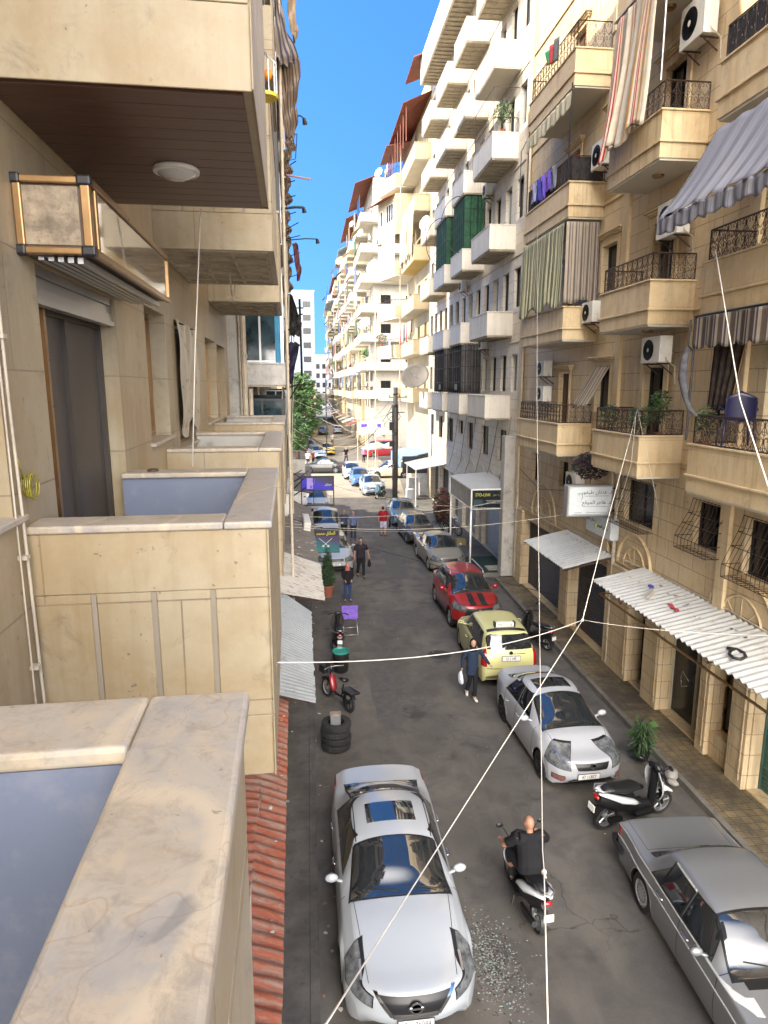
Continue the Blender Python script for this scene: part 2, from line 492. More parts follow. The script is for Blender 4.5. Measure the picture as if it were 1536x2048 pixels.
def tiles():
 t = NT('yellow_paving_tiles')
 p = t.pos()
 br = t.n('ShaderNodeTexBrick'); br.offset = 0; t.l(p, br.inputs['Vector'])
 br.inputs['Scale'].default_value = 1; br.inputs['Brick Width'].default_value = .2; br.inputs['Row Height'].default_value = .2; br.inputs['Mortar Size'].default_value = .008
 br.inputs['Color1'].default_value = (.34, .26, .14, 1); br.inputs['Color2'].default_value = (.25, .19, .11, 1); br.inputs['Mortar'].default_value = (.06, .05, .04, 1)
 b2 = t.n('ShaderNodeTexBrick'); b2.offset = 0; t.l(p, b2.inputs['Vector'])
 b2.inputs['Scale'].default_value = 1; b2.inputs['Brick Width'].default_value = .05; b2.inputs['Row Height'].default_value = .05; b2.inputs['Mortar Size'].default_value = .007
 n = t.noise(p, .8, 6, .7, .3); n2 = t.noise(p, 6, 5, .7)
 c = t.mix(t.ramp(n, [(.42, 0), (.62, .85)]), br.outputs[0], (.085, .075, .062))
 c = t.mix(t.ramp(n2, [(.5, 0), (.7, .5)]), c, (.05, .045, .04))
 c = t.mix(t.math('MULTIPLY', b2.outputs['Fac'], .45), c, (.05, .04, .03))
 return t.fin(c, .75, 0, t.bump(b2.outputs['Fac'], .5, -.008), .3)
M['tiles'] = tiles()
def pave():
 t = NT('concrete_pavement')
 p = t.pos()
 n = t.noise(p, 1.1, 6, .7, .5); n2 = t.noise(p, 10, 5, .7); n3 = t.noise(p, .4, 3, .5)
 c = t.ramp(n, [(.3, (.13, .124, .115)), (.7, (.21, .2, .18))])
 c = t.mix(t.ramp(n2, [(.5, 0), (.75, .5)]), c, (.07, .066, .062))
 c = t.mix(t.ramp(n3, [(.55, 0), (.65, .4)]), c, (.065, .062, .06))
 return t.fin(c, .8, 0, t.bump(n2, .3, .015), .3)
M['pave'] = pave()
M['kerbdark'] = pm('old_kerb', (.085, .08, .075), .9, var=.35, vs=2, bump=.3, dirt=((.04, .04, .04), .6))
M['kerbgrey'] = pm('grey_kerb', (.17, .155, .13), .9, var=.3, vs=2, bump=.3, dirt=((.08, .07, .06), .6))
def flat(name, poly, z, mat, depth=0.0, kind='structure', bevel=0):
 b = MB()
 n = len(poly)
 if depth: b.prism(poly, 'z', z - depth, z)
 else: b.add([(x, y, z) for x, y in poly], [tuple(range(n))])
 o = b.build(name, mat, bevel=bevel)
 if kind: o['kind'] = kind
 return o
# ground reaching the horizon, the street on top of it
b = MB(); b.sheet(lambda u, v: (-1500 + 3000 * u, -700 + 3400 * v, -.012), 2, 2)
o = b.build('ground', M['pave']); o['kind'] = 'structure'
flat('road', [(-.02, -12), (8.2, -12), (8.2, 190), (-.02, 190)], 0, M['asphalt'])
flat('side_street', [(-60, 62), (60, 62), (60, 78), (-60, 78)], .004, M['asphalt'])
# left footway with its kerb; right footway
M['dusty'] = pm('dusty_asphalt_sun_tint', (.27, .235, .18), .9, var=.25, vs=.6, bump=.2, bs=40, dirt=((.17, .15, .12), .6))  # dusty ground, paled further so the colour carries the junction's sunlight
flat('junction_road', [(-.02, 50.5), (8.2, 49.8), (8.2, 190), (.6, 190), (-.02, 62)], .006, M['dusty'])  # sunlit patch put into the colour; near edge follows the shadow line
flat('side_street_sun_tint', [(-60, 62.3), (-.03, 62.3), (-.03, 77.7), (-60, 77.7)], .008, M['dusty'])  # same sun-paled colour laid along the side street
flat('left_pavement', [(-2.6, -12), (-.14, -12), (-.14, 47), (-2.6, 47)], .13, M['kerbdark'], .16)
flat('left_kerb', [(-.14, -12), (.0, -12), (.0, 47), (-.14, 47)], .145, M['kerbdark'], .17, bevel=.01)
flat('right_pavement', [(7.62, -12), (9.2, -12), (9.2, 27.5), (8.15, 27.5), (7.95, 20)], .13, M['tiles'], .16)
flat('right_kerb', [(7.50, -12), (7.62, -12), (7.95, 20), (8.15, 27.5), (8.02, 27.5), (7.83, 20)], .145, M['kerbgrey'], .17)
flat('shop_forecourt', [(6.2, 28.0), (9.2, 28.0), (9.2, 48.5), (7.0, 48.5), (6.4, 36)], .16, M['pave'], .19, bevel=.02)
flat('junction_pavement', [(7.2, 48.7), (12, 48.7), (12, 59.5), (8.2, 59.5)], .13, M['pave'], .16)
flat('far_left_pavement', [(-4, 79), (.3, 79), (1.2, 130), (-4, 130)], .12, M['pave'], .15)
flat('far_right_pavement', [(8.0, 79.5), (12, 79.5), (12, 190), (7.4, 190)], .12, M['pave'], .15)
for i, (x, y, r) in enumerate(((4.0, 19.6, .33), (3.2, 33.0, .33))):
 t = thing('manhole_cover', ['worn iron manhole cover in the road near the walking woman', 'worn iron manhole cover further up the road'][i], 'manhole cover', (x, y, 0), group='manhole covers')
 b = MB(); b.lathe([(r + .06, .002), (r + .06, .006), (r + .015, .007)], n=28, k=0); b.lathe([(r, .003), (r, .009), (0, .01)], n=28, k=1)
 b.build('cover', [M['kerbdark'], pm('cast_iron', (.04, .036, .034), .6, .3, var=.4, vs=8, bump=.4, bs=60)], t)
for i, (x0, y0, x1, y1) in enumerate(((2.6, 22.2, 4.1, 24.0), (1.6, 15.2, 2.3, 18.9), (3.6, 28.0, 4.4, 33.5))):
 rr = random.Random(i); n = 18
 pts = [((x0 + x1) / 2 + (x1 - x0) / 2 * (1 + rr.uniform(-.08, .08)) * max(-1, min(1, 1.25 * math.cos(6.283 * j / n))), (y0 + y1) / 2 + (y1 - y0) / 2 * (1 + rr.uniform(-.05, .05)) * max(-1, min(1, 1.25 * math.sin(6.283 * j / n)))) for j in range(n)]
 flat('road_patch', pts, .004, pm('tar_patch', (.085, .079, .074), .75, var=.25, vs=5, bump=.4, bs=90, dirt=((.12, .11, .1), .4)))
# ------------------------------------------------------------------ cars
def kint(keys, x):
 if x <= keys[0][0]: return keys[0][1]
 if x >= keys[-1][0]: return keys[-1][1]
 n = len(keys)
 for i in range(n - 1):
  x0, y0 = keys[i]; x1, y1 = keys[i + 1]
  if x <= x1: break
 h = x1 - x0; t = (x - x0) / h
 d = (y1 - y0) / h
 def slope(j):
  if j <= 0 or j >= n - 1: return None
  a = (keys[j][1] - keys[j - 1][1]) / (keys[j][0] - keys[j - 1][0])
  b = (keys[j + 1][1] - keys[j][1]) / (keys[j + 1][0] - keys[j][0])
  if a * b <= 0: return 0.0
  return 2 * a * b / (a + b)
 m0 = slope(i); m1 = slope(i + 1)
 m0 = d if m0 is None else m0; m1 = d if m1 is None else m1
 t2, t3 = t * t, t * t * t
 return (2 * t3 - 3 * t2 + 1) * y0 + (t3 - 2 * t2 + t) * h * m0 + (-2 * t3 + 3 * t2) * y1 + (t3 - t2) * h * m1
def text_mesh(name, body, size, mat, parent, loc, rot, align='CENTER', ext=.002, sx=1.0):
 c = bpy.data.curves.new('lettering', 'FONT')
 c.body = body; c.size = size; c.align_x = align; c.align_y = 'CENTER'; c.extrude = ext
 o = bpy.data.objects.new('lettering', c); C.objects.link(o)
 dg = bpy.context.evaluated_depsgraph_get()
 me = bpy.data.meshes.new_from_object(o.evaluated_get(dg))
 bpy.data.objects.remove(o); bpy.data.curves.remove(c)
 me.name = name
 me.materials.clear(); me.materials.append(mat)
 q = bpy.data.objects.new(name, me); C.objects.link(q)
 if parent is not None:
  q.parent = parent; _kids.setdefault(parent.name, []).append(q)
 q.location = loc; q.rotation_euler = rot; q.scale = (sx, 1, 1)
 return q
class CarShell:
 def __init__(s, sp):
  s.sp = sp
  L, W, H = sp['L'], sp['W'], sp['H']
  hw = W / 2
  g = sp.get
  dc, dt, de, db = sp['d']            # cowl, windscreen top, roof end, base of rear glass (from the front)
  hn, hc = sp['hood']                 # hood height at the nose, at the cowl
  tb = sp['tail']                     # height of the deck (or of the base of the tailgate glass)
  zb0 = g('belt', hc - .06)
  sq = g('sq', 0.0)                   # squareness of nose and tail
  s.zc = [(0, .40 + .15 * sq), (.025, hn - .13 + .06 * sq), (.12 - .05 * sq, hn - .02), (.4, hn + .03), (dc * .75, hc - .035), (dc, hc + .01),
    ((dc + dt) / 2, (hc + H - .03) / 2 + .03), (dt, H - .045), (dt + .35, H - .004), ((dt + de) / 2 + .2, H)]
  s.zc += [(de, H - g('rdrop', .05)), ((de + db) / 2, (H - g('rdrop', .05) + tb) / 2 + .025), (db, tb)]
  if L - db > .25: s.zc += [(L - .14, tb - .015)]
  s.zc += [(L - .05, tb - .09), (L - .01, tb - .3 + .1 * sq), (L, .5 + .1 * sq)]
  s.zb = [(0, .38), (.03, hn - .2), (.15, hn - .11 + .03 * sq), (.5, hn - .05 + .02 * sq), (dc, zb0), ((dc + L) / 2, zb0 + .03), (L - .5, g('beltr', zb0 + .06)), (L - .1, min(g('beltr', zb0 + .06), tb - .04)), (L - .02, tb - .3), (L, .48)]
  r = g('round', .17)
  s.wm = [(0, hw - r), (.06, hw - r * .62), (.25, hw - r * .2), (.7, hw - .015), (1.3, hw), (L - 1.0, hw), (L - .4, hw - .03), (L - .1, hw - r * .4), (L, hw - r * .8)]
  tum = g('tumble', .09)
  s.wb = [(x, w_ - tum * (.4 if x < .3 or x > L - .2 else 1)) for x, w_ in s.wm]
  rw = g('roofw', hw - .33)
  s.wr = [(0, hw - r - .13), (.1, hw - r - .04), (.5, hw - .22), (dc, hw - .19), (dc + .12, hw - .2), (dt, rw - .01), (dt + .4, rw), (de - .2, rw), (de, rw - .01), (db, hw - .24 if L - db > .25 else rw + .08), (L - .05, hw - .24), (L, hw - .32)]
  s.wr.sort()
  s.L, s.W, s.H = L, W, H
  s.fw, s.rw_ = g('axles', (.92, L - 1.0))
  s.R = g('wr', .315)
  s.sill = g('sill', .2)
  s.zm = g('zmid', .52)
  s.lag = g('lag', .16)
  s.build()
 def section(s, d):
  zc = kint(s.zc, d); zb = min(kint(s.zb, d), zc - .005)
  mid = (s.sp['d'][1] + s.sp['d'][2]) / 2
  lagx = (-s.lag if d < mid else s.lag)
  zl = kint(s.zc, min(max(d + lagx, 0), s.L)) if s.sp['d'][0] - .1 < d < s.sp['d'][3] + .1 else zc
  zr = max(zb + (zl - zb) * s.sp.get('kr', .86), zb + .002)
  zr = min(zr, zc - .002)
  wm, wb, wr = kint(s.wm, d), kint(s.wb, d), kint(s.wr, d)
  # sill, opened for the wheel arches
  e = min(d, s.L - d)
  zs = s.sill + max(0, .12 - e) * .8
  RA = s.R + .055
  for a in (s.fw, s.rw_):
   q = RA * RA - (d - a) ** 2
   if q > 0: zs = max(zs, s.R + math.sqrt(q) * 1.0 - .01)
  zmid = min(max(s.zm, zs + .05), zb - .05)
  ws = wm - .035 if zs < .3 else wm - .004
  pts = []
  def seg(a, b, n, bulge=0.0):
   for i in range(n):
    t = i / n
    pts.append((a[0] + (b[0] - a[0]) * t + bulge * math.sin(math.pi * t), a[1] + (b[1] - a[1]) * t))
  sh = (wb + (wm - wb) * .45, zb - (.055 if s.sp.get('sq', 0) < .5 else .03))
  if sh[1] < zmid + .01: zmid = sh[1] - .02
  zs = min(zs, zmid - .01)
  seg((ws, zs), (wm, zmid), 4, .008)
  seg((wm, zmid), sh, 4, .008)
  seg(sh, (wb, zb), 2, .006)
  seg((wb, zb), (wr, zr), 6, s.sp.get('sideb', .012) if zr - zb > .1 else 0)
  n = 9
  for i in range(n + 1):
   y = wr * (1 - i / n)
   pts.append((y, zr + (zc - zr) * (1 - (y / wr) ** 2.3) ** .9))
  return pts
 def build(s):
  ds = []
  d = 0.0
  while d < s.L:
   ds.append(d)
   e = min(d, s.L - d)
   d += .008 if e < .04 else (.025 if e < .2 else .045)
  ds.append(s.L)
  for a in (s.fw, s.rw_):
   for k in (-1, 1): ds.append(a + k * (s.R + .055)); ds.append(a + k * (s.R + .053)); ds.append(a + k * (s.R + .04))
  ds = sorted(set(round(x, 4) for x in ds if 0 <= x <= s.L))
  bf, br = s.sp.get('bow', (.28, .16))
  rows = []
  for d in ds:
   h = s.section(d)
   row = []
   full = [(y, z) for y, z in h] + [(-y, z) for y, z in reversed(h[:-1])]
   for y, z in full:
    u = abs(y) / (s.W / 2)
    dd = d
    if d < 1.0: dd = d + bf * (u ** 2.6) * (1 - d / 1.0) ** 1.5
    if d > s.L - .8: dd = d - br * (u ** 2.6) * (1 - (s.L - d) / .8) ** 1.5
    row.append((s.L / 2 - dd, y, z))
   rows.append(row)
  n = len(rows[0])
  vs = [p for r in rows for p in r]
  fs = []
  for i in range(len(rows) - 1):
   for j in range(n - 1):
    fs.append((i * n + j, i * n + j + 1, (i + 1) * n + j + 1, (i + 1) * n + j))
  fs.append(tuple(range(n - 1, -1, -1)))
  fs.append(tuple((len(rows) - 1) * n + j for j in range(n)))
  s.me = bpy.data.meshes.new('body')
  s.me.from_pydata(vs, [], fs)
  bm = bmesh.new(); bm.from_mesh(s.me)
  bmesh.ops.recalc_face_normals(bm, faces=bm.faces)
  bm.normal_update()
  # make sure the shell looks outwards
  f = max(bm.faces, key=lambda f: f.calc_center_median().z)
  if f.normal.z < 0: bmesh.ops.reverse_faces(bm, faces=bm.faces)
  bm.to_mesh(s.me); bm.free()
 def add(s, parent, paint, wheels=True):
  s.me.materials.append(paint)
  s.me.shade_smooth()
  o = bpy.data.objects.new('body', s.me); C.objects.link(o); o.parent = parent
  _kids.setdefault(parent.name, []).append(o)
  s.body = o; s.parent = parent
  return o
 def patch(s, name, mat, planes, off=.004, parent=None, up=False):
  """planes: list of (point, normal) in car space; the part of the shell on the negative side of all of them is kept"""
  bm = bmesh.new(); bm.from_mesh(s.me)
  for co, no in planes:
   bmesh.ops.bisect_plane(bm, geom=bm.verts[:] + bm.edges[:] + bm.faces[:], dist=1e-5, plane_co=co, plane_no=no, clear_outer=True)
   if not bm.verts: break
  if up:
   dl = [f for f in bm.faces if len(f.verts) > 8]
   if dl: bmesh.ops.delete(bm, geom=dl, context='FACES')
  if not bm.faces:
   bm.free(); return None
  bm.normal_update()
  nm = [v.normal.copy() for v in bm.verts]
  for v, n_ in zip(bm.verts, nm): v.co += n_ * off
  me = bpy.data.meshes.new(name)
  # give the piece an edge so that it is not paper thin
  r = bmesh.ops.extrude_face_region(bm, geom=bm.faces[:])
  ex = [g for g in r['geom'] if isinstance(g, bmesh.types.BMVert)]
  # the extruded copy becomes the outside; the original sinks
  orig = [v for v in bm.verts if v not in set(ex)]
  for v, n_ in zip(orig, nm): v.co -= n_ * (off * 1.6)
  bmesh.ops.recalc_face_normals(bm, faces=bm.faces)
  bm.to_mesh(me); bm.free()
  me.materials.append(mat); me.shade_smooth(); me.set_sharp_from_angle(angle=R_(40))
  o = bpy.data.objects.new(name, me); C.objects.link(o)
  p = parent or s.parent
  o.parent = p; _kids.setdefault(p.name, []).append(o)
  return o
 def X(s, d): return s.L / 2 - d
 def box_planes(s, d0, d1, y0, y1, z0, z1, sl=0.0, sr=0.0):
  # d0<d1 from the front; sl, sr lean of the front and the rear edge (dx per dz)
  return [((s.X(d0), 0, z0), (1, 0, sl)), ((s.X(d1), 0, z0), (-1, 0, -sr)), ((0, y0, 0), (0, -1, 0)), ((0, y1, 0), (0, 1, 0)), ((0, 0, z0), (0, 0, -1)), ((0, 0, z1), (0, 0, 1))]
def wheel_proto(name, R, wdt, rim_mat, spokes=5, steel=False):
 """a wheel lying on the x axis of its own space: tyre with the rim as its sub-part"""
 b = MB()
 b.lathe([(R * .66, -wdt / 2 + .01), (R * .9, -wdt / 2), (R * .97, -wdt / 2 + .015), (R, -wdt * .28), (R, wdt * .28), (R * .97, wdt / 2 - .015), (R * .9, wdt / 2), (R * .66, wdt / 2 - .01)], axis='y', n=28, cap=False)
 t = b.build('wheel', M['rub'], smooth=True, angle=50)
 r = MB()
 o = -1
 r.lathe([(R * .68, wdt / 2 - .012), (R * .66, wdt / 2 - .02), (R * .6, wdt / 2 - .05)], axis='y', n=28, k=0, cap=False)
 r.lathe([(R * .66, wdt / 2 - .075), (0, wdt / 2 - .08)], axis='y', n=24, k=1)
 if steel:
  r.lathe([(R * .6, wdt / 2 - .03), (R * .5, wdt / 2 - .012), (R * .3, wdt / 2 - .02), (R * .12, wdt / 2 - .005), (0, wdt / 2 - .004)], axis='y', n=24, k=0, cap=False)
  for j in range(16):
   a = 2 * math.pi * j / 16
   r.lathe([(.016, 0), (.0, .001)], c=(R * .42 * math.cos(a), wdt / 2 - .012, R * .42 * math.sin(a)), axis='y', n=6, k=1)
 else:
  r.lathe([(R * .16, wdt / 2 - .02), (0, wdt / 2 - .012)], axis='y', n=12, k=0)
  for j in range(spokes):
   a = 2 * math.pi * j / spokes
   for da in ((-.12, .12) if spokes <= 6 else (0,)):
    p = Vector((math.cos(a + da * .5), 0, math.sin(a + da * .5))) * (R * .1)
    q = Vector((math.cos(a + da), 0, math.sin(a + da))) * (R * .64)
    r.bar(p + Vector((0, wdt / 2 - .03, 0)), q + Vector((0, wdt / 2 - .025, 0)), R * .085, .02, k=0, up=(0, 1, 0))
 r.build('rim', [rim_mat, M['blackp']], parent=t, smooth=True, angle=35)
 return t
def put_wheels(cs, parent, wdt=.2, rim=None, spokes=5, steel=False, inset=.02):
 rim = rim or M['rim']
 p = wheel_proto('wheel', cs.R, wdt, rim, spokes, steel)
 first = True
 for d in (cs.fw, cs.rw_):
  for sgn in (1, -1):
   o = p if first else copy_tree(p, parent)
   if first:
    o.parent = parent; _kids.setdefault(parent.name, []).append(o)
   first = False
   o.location = (cs.X(d), sgn * (cs.W / 2 - wdt / 2 - inset), cs.R)
   o.rotation_euler = (0, 0, 0 if sgn > 0 else math.pi)
 # wheel housings and floor
 b = MB()
 b.box(cs.X(.55), cs.X(cs.L - .45), -(cs.W / 2 - .25), cs.W / 2 - .25, .17, .42); b.box(cs.X(.25), cs.X(.55), -.4, .4, .2, .38)
 for d in (cs.fw, cs.rw_):
  for sgn in (1, -1):
   prof = []
   y0, y1 = sgn * (cs.W / 2 - .27), sgn * (cs.W / 2 - .06)
   pts = [(cs.X(d) + (cs.R + .06) * math.cos(a), cs.R + (cs.R + .06) * math.sin(a)) for a in [math.pi * i / 14 for i in range(15)]]
   vs = [(x, y0, z) for x, z in pts] + [(x, y1, z) for x, z in pts]
   b.add(vs, [(i, i + 1, 16 + i, 15 + i) for i in range(14)])
   b.add([(x, y0, z) for x, z in pts], [tuple(range(15))])
 b.build('underbody', M['blackp'], parent)
def mirror_part(cs, parent, d, z, paint, size=1.0):
 for sgn in (1, -1):
  b = MB()
  y = sgn * (kint(cs.wb, d) + .02)
  x = cs.X(d)
  b.bar((x, y - sgn * .05, z - .02), (x - .01, y + sgn * .06, z + .01), .05, .03)
  b.sph((x - .01, y + sgn * .14 * size, z + .05), .055 * size, .105 * size, .07 * size, n=12)
  o = b.build('wing_mirror', paint, parent, smooth=True)
  g = MB(); g.lathe([(.058 * size, 0), (0, -.002)], c=(x - .058 * size, y + sgn * .145 * size, z + .05), axis='x', n=12)
  g.build('mirror_glass', M['chrome'], o)
def plate(parent, x, z, text, fwd=True, w_=.46, h=.11, lean=0.0, y=0.0, holder=True):
 sg = 1 if fwd else -1
 b = MB(); b.box(x, x + sg * .012, y - w_ / 2, y + w_ / 2, z - h / 2, z + h / 2)
 if holder: b.box(x - sg * .004, x + sg * .006, y - w_ / 2 - .012, y + w_ / 2 + .012, z - h / 2 - .012, z + h / 2 + .012, k=1)
 o = b.build('number_plate', [M['whitef'], M['blackp']], parent, bevel=.002)
 text_mesh('plate_characters', text, h * .95, M['blackp'], o, (x + sg * .014, y, z - .002), (math.pi / 2, 0, math.pi / 2 * sg), sx=.8, ext=.001)
 return o
def side_windows(cs, parent, wins, z0, z1, mat=None):
 """wins = [(d0, d1, lean front, lean rear)]"""
 for sgn in (1, -1):
  for (d0, d1, a, b_) in wins:
   cs.patch('side_window', mat or M['glass'], cs.box_planes(d0, d1, .25 if sgn > 0 else -9, 9 if sgn > 0 else -.25, z0, z1, a, b_), off=.005)
   # black surround
   cs.patch('window_trim', M['blackp'], cs.box_planes(d0 - .03, d1 + .03, .25 if sgn > 0 else -9, 9 if sgn > 0 else -.25, z0 - .02, z1 + .02, a, b_), off=.0022)
def seams(cs, items, name='panel_gap'):
 # items: (planes) -> dark joint lines
 for pl in items: cs.patch(name, M['blackp'], pl, off=.0022)
P_white = car_paint('paint_white', (.39, .42, .45), 0, .28, .08)
P_white2 = car_paint('paint_white_dusty', (.40, .42, .45), 0, .32, .1)
P_silver = car_paint('paint_silver_grey', (.22, .235, .25), .45, .40, .22, (.28, .25, .2))
P_gold = car_paint('paint_champagne', (.34, .32, .27), .4, .34, .1)
P_dark = car_paint('paint_dark_grey', (.03, .032, .035), .4, .3, .1)
P_red = car_paint('paint_red', (.36, .008, .012), .25, .25, .03)
P_yellow = car_paint('paint_pale_yellow', (.62, .60, .27), 0, .38, .08)
P_blue = car_paint('paint_steel_blue', (.13, .24, .34), .5, .32, .1)
P_lblue = car_paint('paint_pale_blue', (.42, .52, .66), .3, .32, .1)
P_mblue = car_paint('paint_mid_blue', (.05, .17, .42), .2, .32, .08)
P_cream = car_paint('paint_cream', (.62, .56, .42), 0, .4, .1)
P_red2 = car_paint('paint_van_red', (.55, .02, .015), 0, .35, .05)
def new_car(label, loc, rz, sp, paint, wheels=None, cat='car', group='cars parked along the kerb', name='parked_car'):
 t = thing(name, label, cat, (loc[0], loc[1], .004), rz, group)
 cs = CarShell(sp)
 cs.add(t, paint)
 put_wheels(cs, t, **(wheels or {}))
 return t, cs
NW = -math.pi / 2       # nose towards the camera
def shut(cs, d, sgn, z0=.25, z1=.95, lean=0.0):
 return [((cs.X(d) + .005, 0, .5), (1, 0, lean)), ((cs.X(d) - .005, 0, .5), (-1, 0, -lean)), ((0, sgn * .3, 0), (0, -sgn, 0)), ((0, 0, z0), (0, 0, -1)), ((0, 0, z1), (0, 0, 1))]
def glazing(cs, ws, rg, ab=.05, rail=.86):
 """windscreen and rear glass: (d at the foot, d at the head, half width at the foot, half width at the head)"""
 for nm, (d0, d1, y0, y1) in (('windscreen', ws), ('rear_window', rg)):
  if d0 is None: continue
  x0, x1 = cs.X(d0), cs.X(d1)
  z0 = kint(cs.zc, d0); z1 = kint(cs.zc, d1)
  sg = 1 if x0 > x1 else -1
  dz = abs(x0 - x1) + 1e-6
  k = (y0 - y1) / dz
  for n_, m_, e, off in (('window_trim', M['blackp'], .03, .0025), (nm, M['glass'], 0.0, .006)):
   pl = [((x0 + sg * e, 0, 0), (sg, 0, 0)), ((x1 - sg * e, 0, 0), (-sg, 0, 0)),
     ((x0, y0 + e, 0), (-sg * -k * 1.0 if False else -sg * k, 1, 0)), ((x0, -y0 - e, 0), (-sg * k, -1, 0)),
     ((0, 0, min(z0, z1) - .12), (0, 0, -1))]
   cs.patch(n_, m_, pl, off=off)
def handles(cs, t, ds, z, mat):
 for sgn in (1, -1):
  for d in ds:
   y = sgn * (kint(cs.wm, d) - .005)
   b = MB(); b.tube([(cs.X(d) + .09, y, z), (cs.X(d) + .06, y + sgn * .03, z), (cs.X(d) - .06, y + sgn * .03, z), (cs.X(d) - .09, y, z)], .012, 6)
   b.build('door_handle', mat, t, smooth=True)
def wipers(cs, t, d):
 b = MB()
 z = kint(cs.zc, d) + .01
 for y0, y1 in ((.55, .0), (-.02, -.5)):
  pts = [(cs.X(d + .02), y0, z + .0), (cs.X(d + .06), (y0 + y1) / 2, kint(cs.zc, d + .06) + .02), (cs.X(d + .11), y1, kint(cs.zc, d + .11) - .01)]
  b.tube(pts, .009, 5)
 b.build('wiper', M['blackp'], t)
def headlights(cs, poly, y_in, y_out, mat=None, name='headlight', trim=True):
 """poly: list of (d, y, z) half planes given as point+normal for the left; mirrored for the right"""
 for sgn in (1, -1):
  pl = [((p[0], sgn * p[1], p[2]), (n[0], sgn * n[1], n[2])) for p, n in poly]
  if trim:
   cs.patch(name + '_surround', M['blackp'], [((p[0] + n[0] * .012, p[1] + n[1] * .012, p[2] + n[2] * .012), n) for p, n in pl], off=.003)
  cs.patch(name, mat or M['lens'], pl, off=.008)
def lamp_inner(cs, d0, d1, y0, y1, z0, z1):
 for sgn in (1, -1):
  a, b_ = (y0, y1) if sgn > 0 else (-y1, -y0)
  cs.patch('lamp_reflector', M['alu'], cs.box_planes(d0, d1, a, b_, z0, z1), off=.0105)
# ---- white saloon in the foreground -------------------------------------------------
sp = dict(L=4.98, W=1.86, H=1.47, d=(1.50, 2.22, 3.45, 4.3), hood=(.80, 1.03), tail=1.08, belt=.93, round=.20, bow=(.44, .26), roofw=.63, axles=(.98, 3.82), wr=.33, lag=.2)
t, cs = new_car('large white saloon with sunroof parked in the left foreground, nose to the viewer', (1.21, 9.52), NW, sp, P_white, dict(rim=M['rim'], spokes=10))
glazing(cs, (1.47, 2.24, .74, .63), (4.24, 3.5, .66, .59))
side_windows(cs, t, [(2.05, 2.78, .9, .0), (2.86, 3.62, .0, -.55)], .985, 1.36)
cs.patch('sunroof', M['glass'], [((cs.X(2.58), 0, 0), (1, 0, 0)), ((cs.X(3.08), 0, 0), (-1, 0, 0)), ((0, .40, 0), (0, 1, 0)), ((0, -.40, 0), (0, -1, 0)), ((0, 0, 1.3), (0, 0, -1))], off=.006)
for sgn in (1, -1):
 cs.patch('roof_gutter', M['blackp'], [((cs.X(2.3), 0, 0), (1, 0, 0)), ((cs.X(3.5), 0, 0), (-1, 0, 0)), ((cs.X(2.3), sgn * .608, 0), (0, sgn, 0)), ((0, sgn * .592, 0), (0, -sgn, 0)), ((0, 0, 1.2), (0, 0, -1))], off=.0025)
X = cs.X
# bonnet shut lines
for sgn in (1, -1):
 cs.patch('panel_gap', M['blackp'], [((X(1.45), 0, 0), (-1, 0, 0)) , ((X(.28), 0, 0), (1, 0, 0)), ((X(1.4), sgn * .70, 0), (sgn * 0 + .10, sgn, 0)), ((X(1.4), sgn * .692, 0), (-.10, -sgn, 0)), ((0, 0, .7), (0, 0, -1))], off=.0022)
 for d in (1.62, 2.80, 3.75): cs.patch('panel_gap', M['blackp'], shut(cs, d, sgn), off=.0022)
headlights(cs, [((X(.20), .5, .7), (.8, -1, 0)), ((X(.2), .9, .60), (-.25, 0, -1)), ((X(.35), .8, .80), (.28, -.15, 1)), ((X(.74), .9, .7), (-1, .5, 0)), ((0, .46, 0), (0, -1, 0))], .4, .9)
lamp_inner(cs, .34, .60, .66, .69, .6, .95)
# grille: black shield with chrome V
cs.patch('grille', M['blackp'], [((0, .44, .66), (0, 1, -.8)), ((0, -.44, .66), (0, -1, -.8)), ((0, 0, .50), (0, 0, -1)), ((0, 0, .745), (0, 0, 1)), ((X(.5), 0, 0), (-1, 0, 0))], off=.006)
for sgn in (1, -1):
 cs.patch('chrome_bar', M['chrome'], [((0, sgn * .45, .66), (0, sgn, -.8)), ((0, sgn * .395, .66), (0, -sgn, .8)), ((0, 0, .50), (0, 0, -1)), ((0, 0, .765), (0, 0, 1)), ((X(.5), 0, 0), (-1, 0, 0))], off=.014)
cs.patch('chrome_bar', M['chrome'], [((0, .29, 0), (0, 1, 0)), ((0, -.29, 0), (0, -1, 0)), ((0, 0, .485), (0, 0, -1)), ((0, 0, .53), (0, 0, 1)), ((X(.4), 0, 0), (-1, 0, 0))], off=.016)
b = MB(); b.lathe([(.085, .0), (.085, .012), (.062, .014), (.062, 0)], c=(X(-.015), 0, .655), axis='x', n=24)
b.box(X(-.018), X(-.034), -.1, .1, .64, .67)
b.build('badge', M['chrome'], t, smooth=True, angle=30)
cs.patch('lower_intake', M['blackp'], [((0, .55, 0), (0, 1, 0)), ((0, -.55, 0), (0, -1, 0)), ((0, 0, .235), (0, 0, -1)), ((0, 0, .33), (0, 0, 1)), ((X(.4), 0, 0), (-1, 0, 0))], off=.004)
plate(t, X(-.008), .415, '13 = 76084')
mirror_part(cs, t, 1.95, .95, P_white)
handles(cs, t, (2.62, 3.5), .78, M['chrome'])
wipers(cs, t, 1.5)
cs.patch('tail_light', M['red'], [((X(4.4), 0, 0), (1, 0, 0)), ((0, .5, 0), (0, -1, 0)), ((0, 0, .78), (0, 0, -1)), ((0, 0, .98), (0, 0, 1))], off=.006)
cs.patch('tail_light', M['red'], [((X(4.4), 0, 0), (1, 0, 0)), ((0, -.5, 0), (0, 1, 0)), ((0, 0, .78), (0, 0, -1)), ((0, 0, .98), (0, 0, 1))], off=.006)
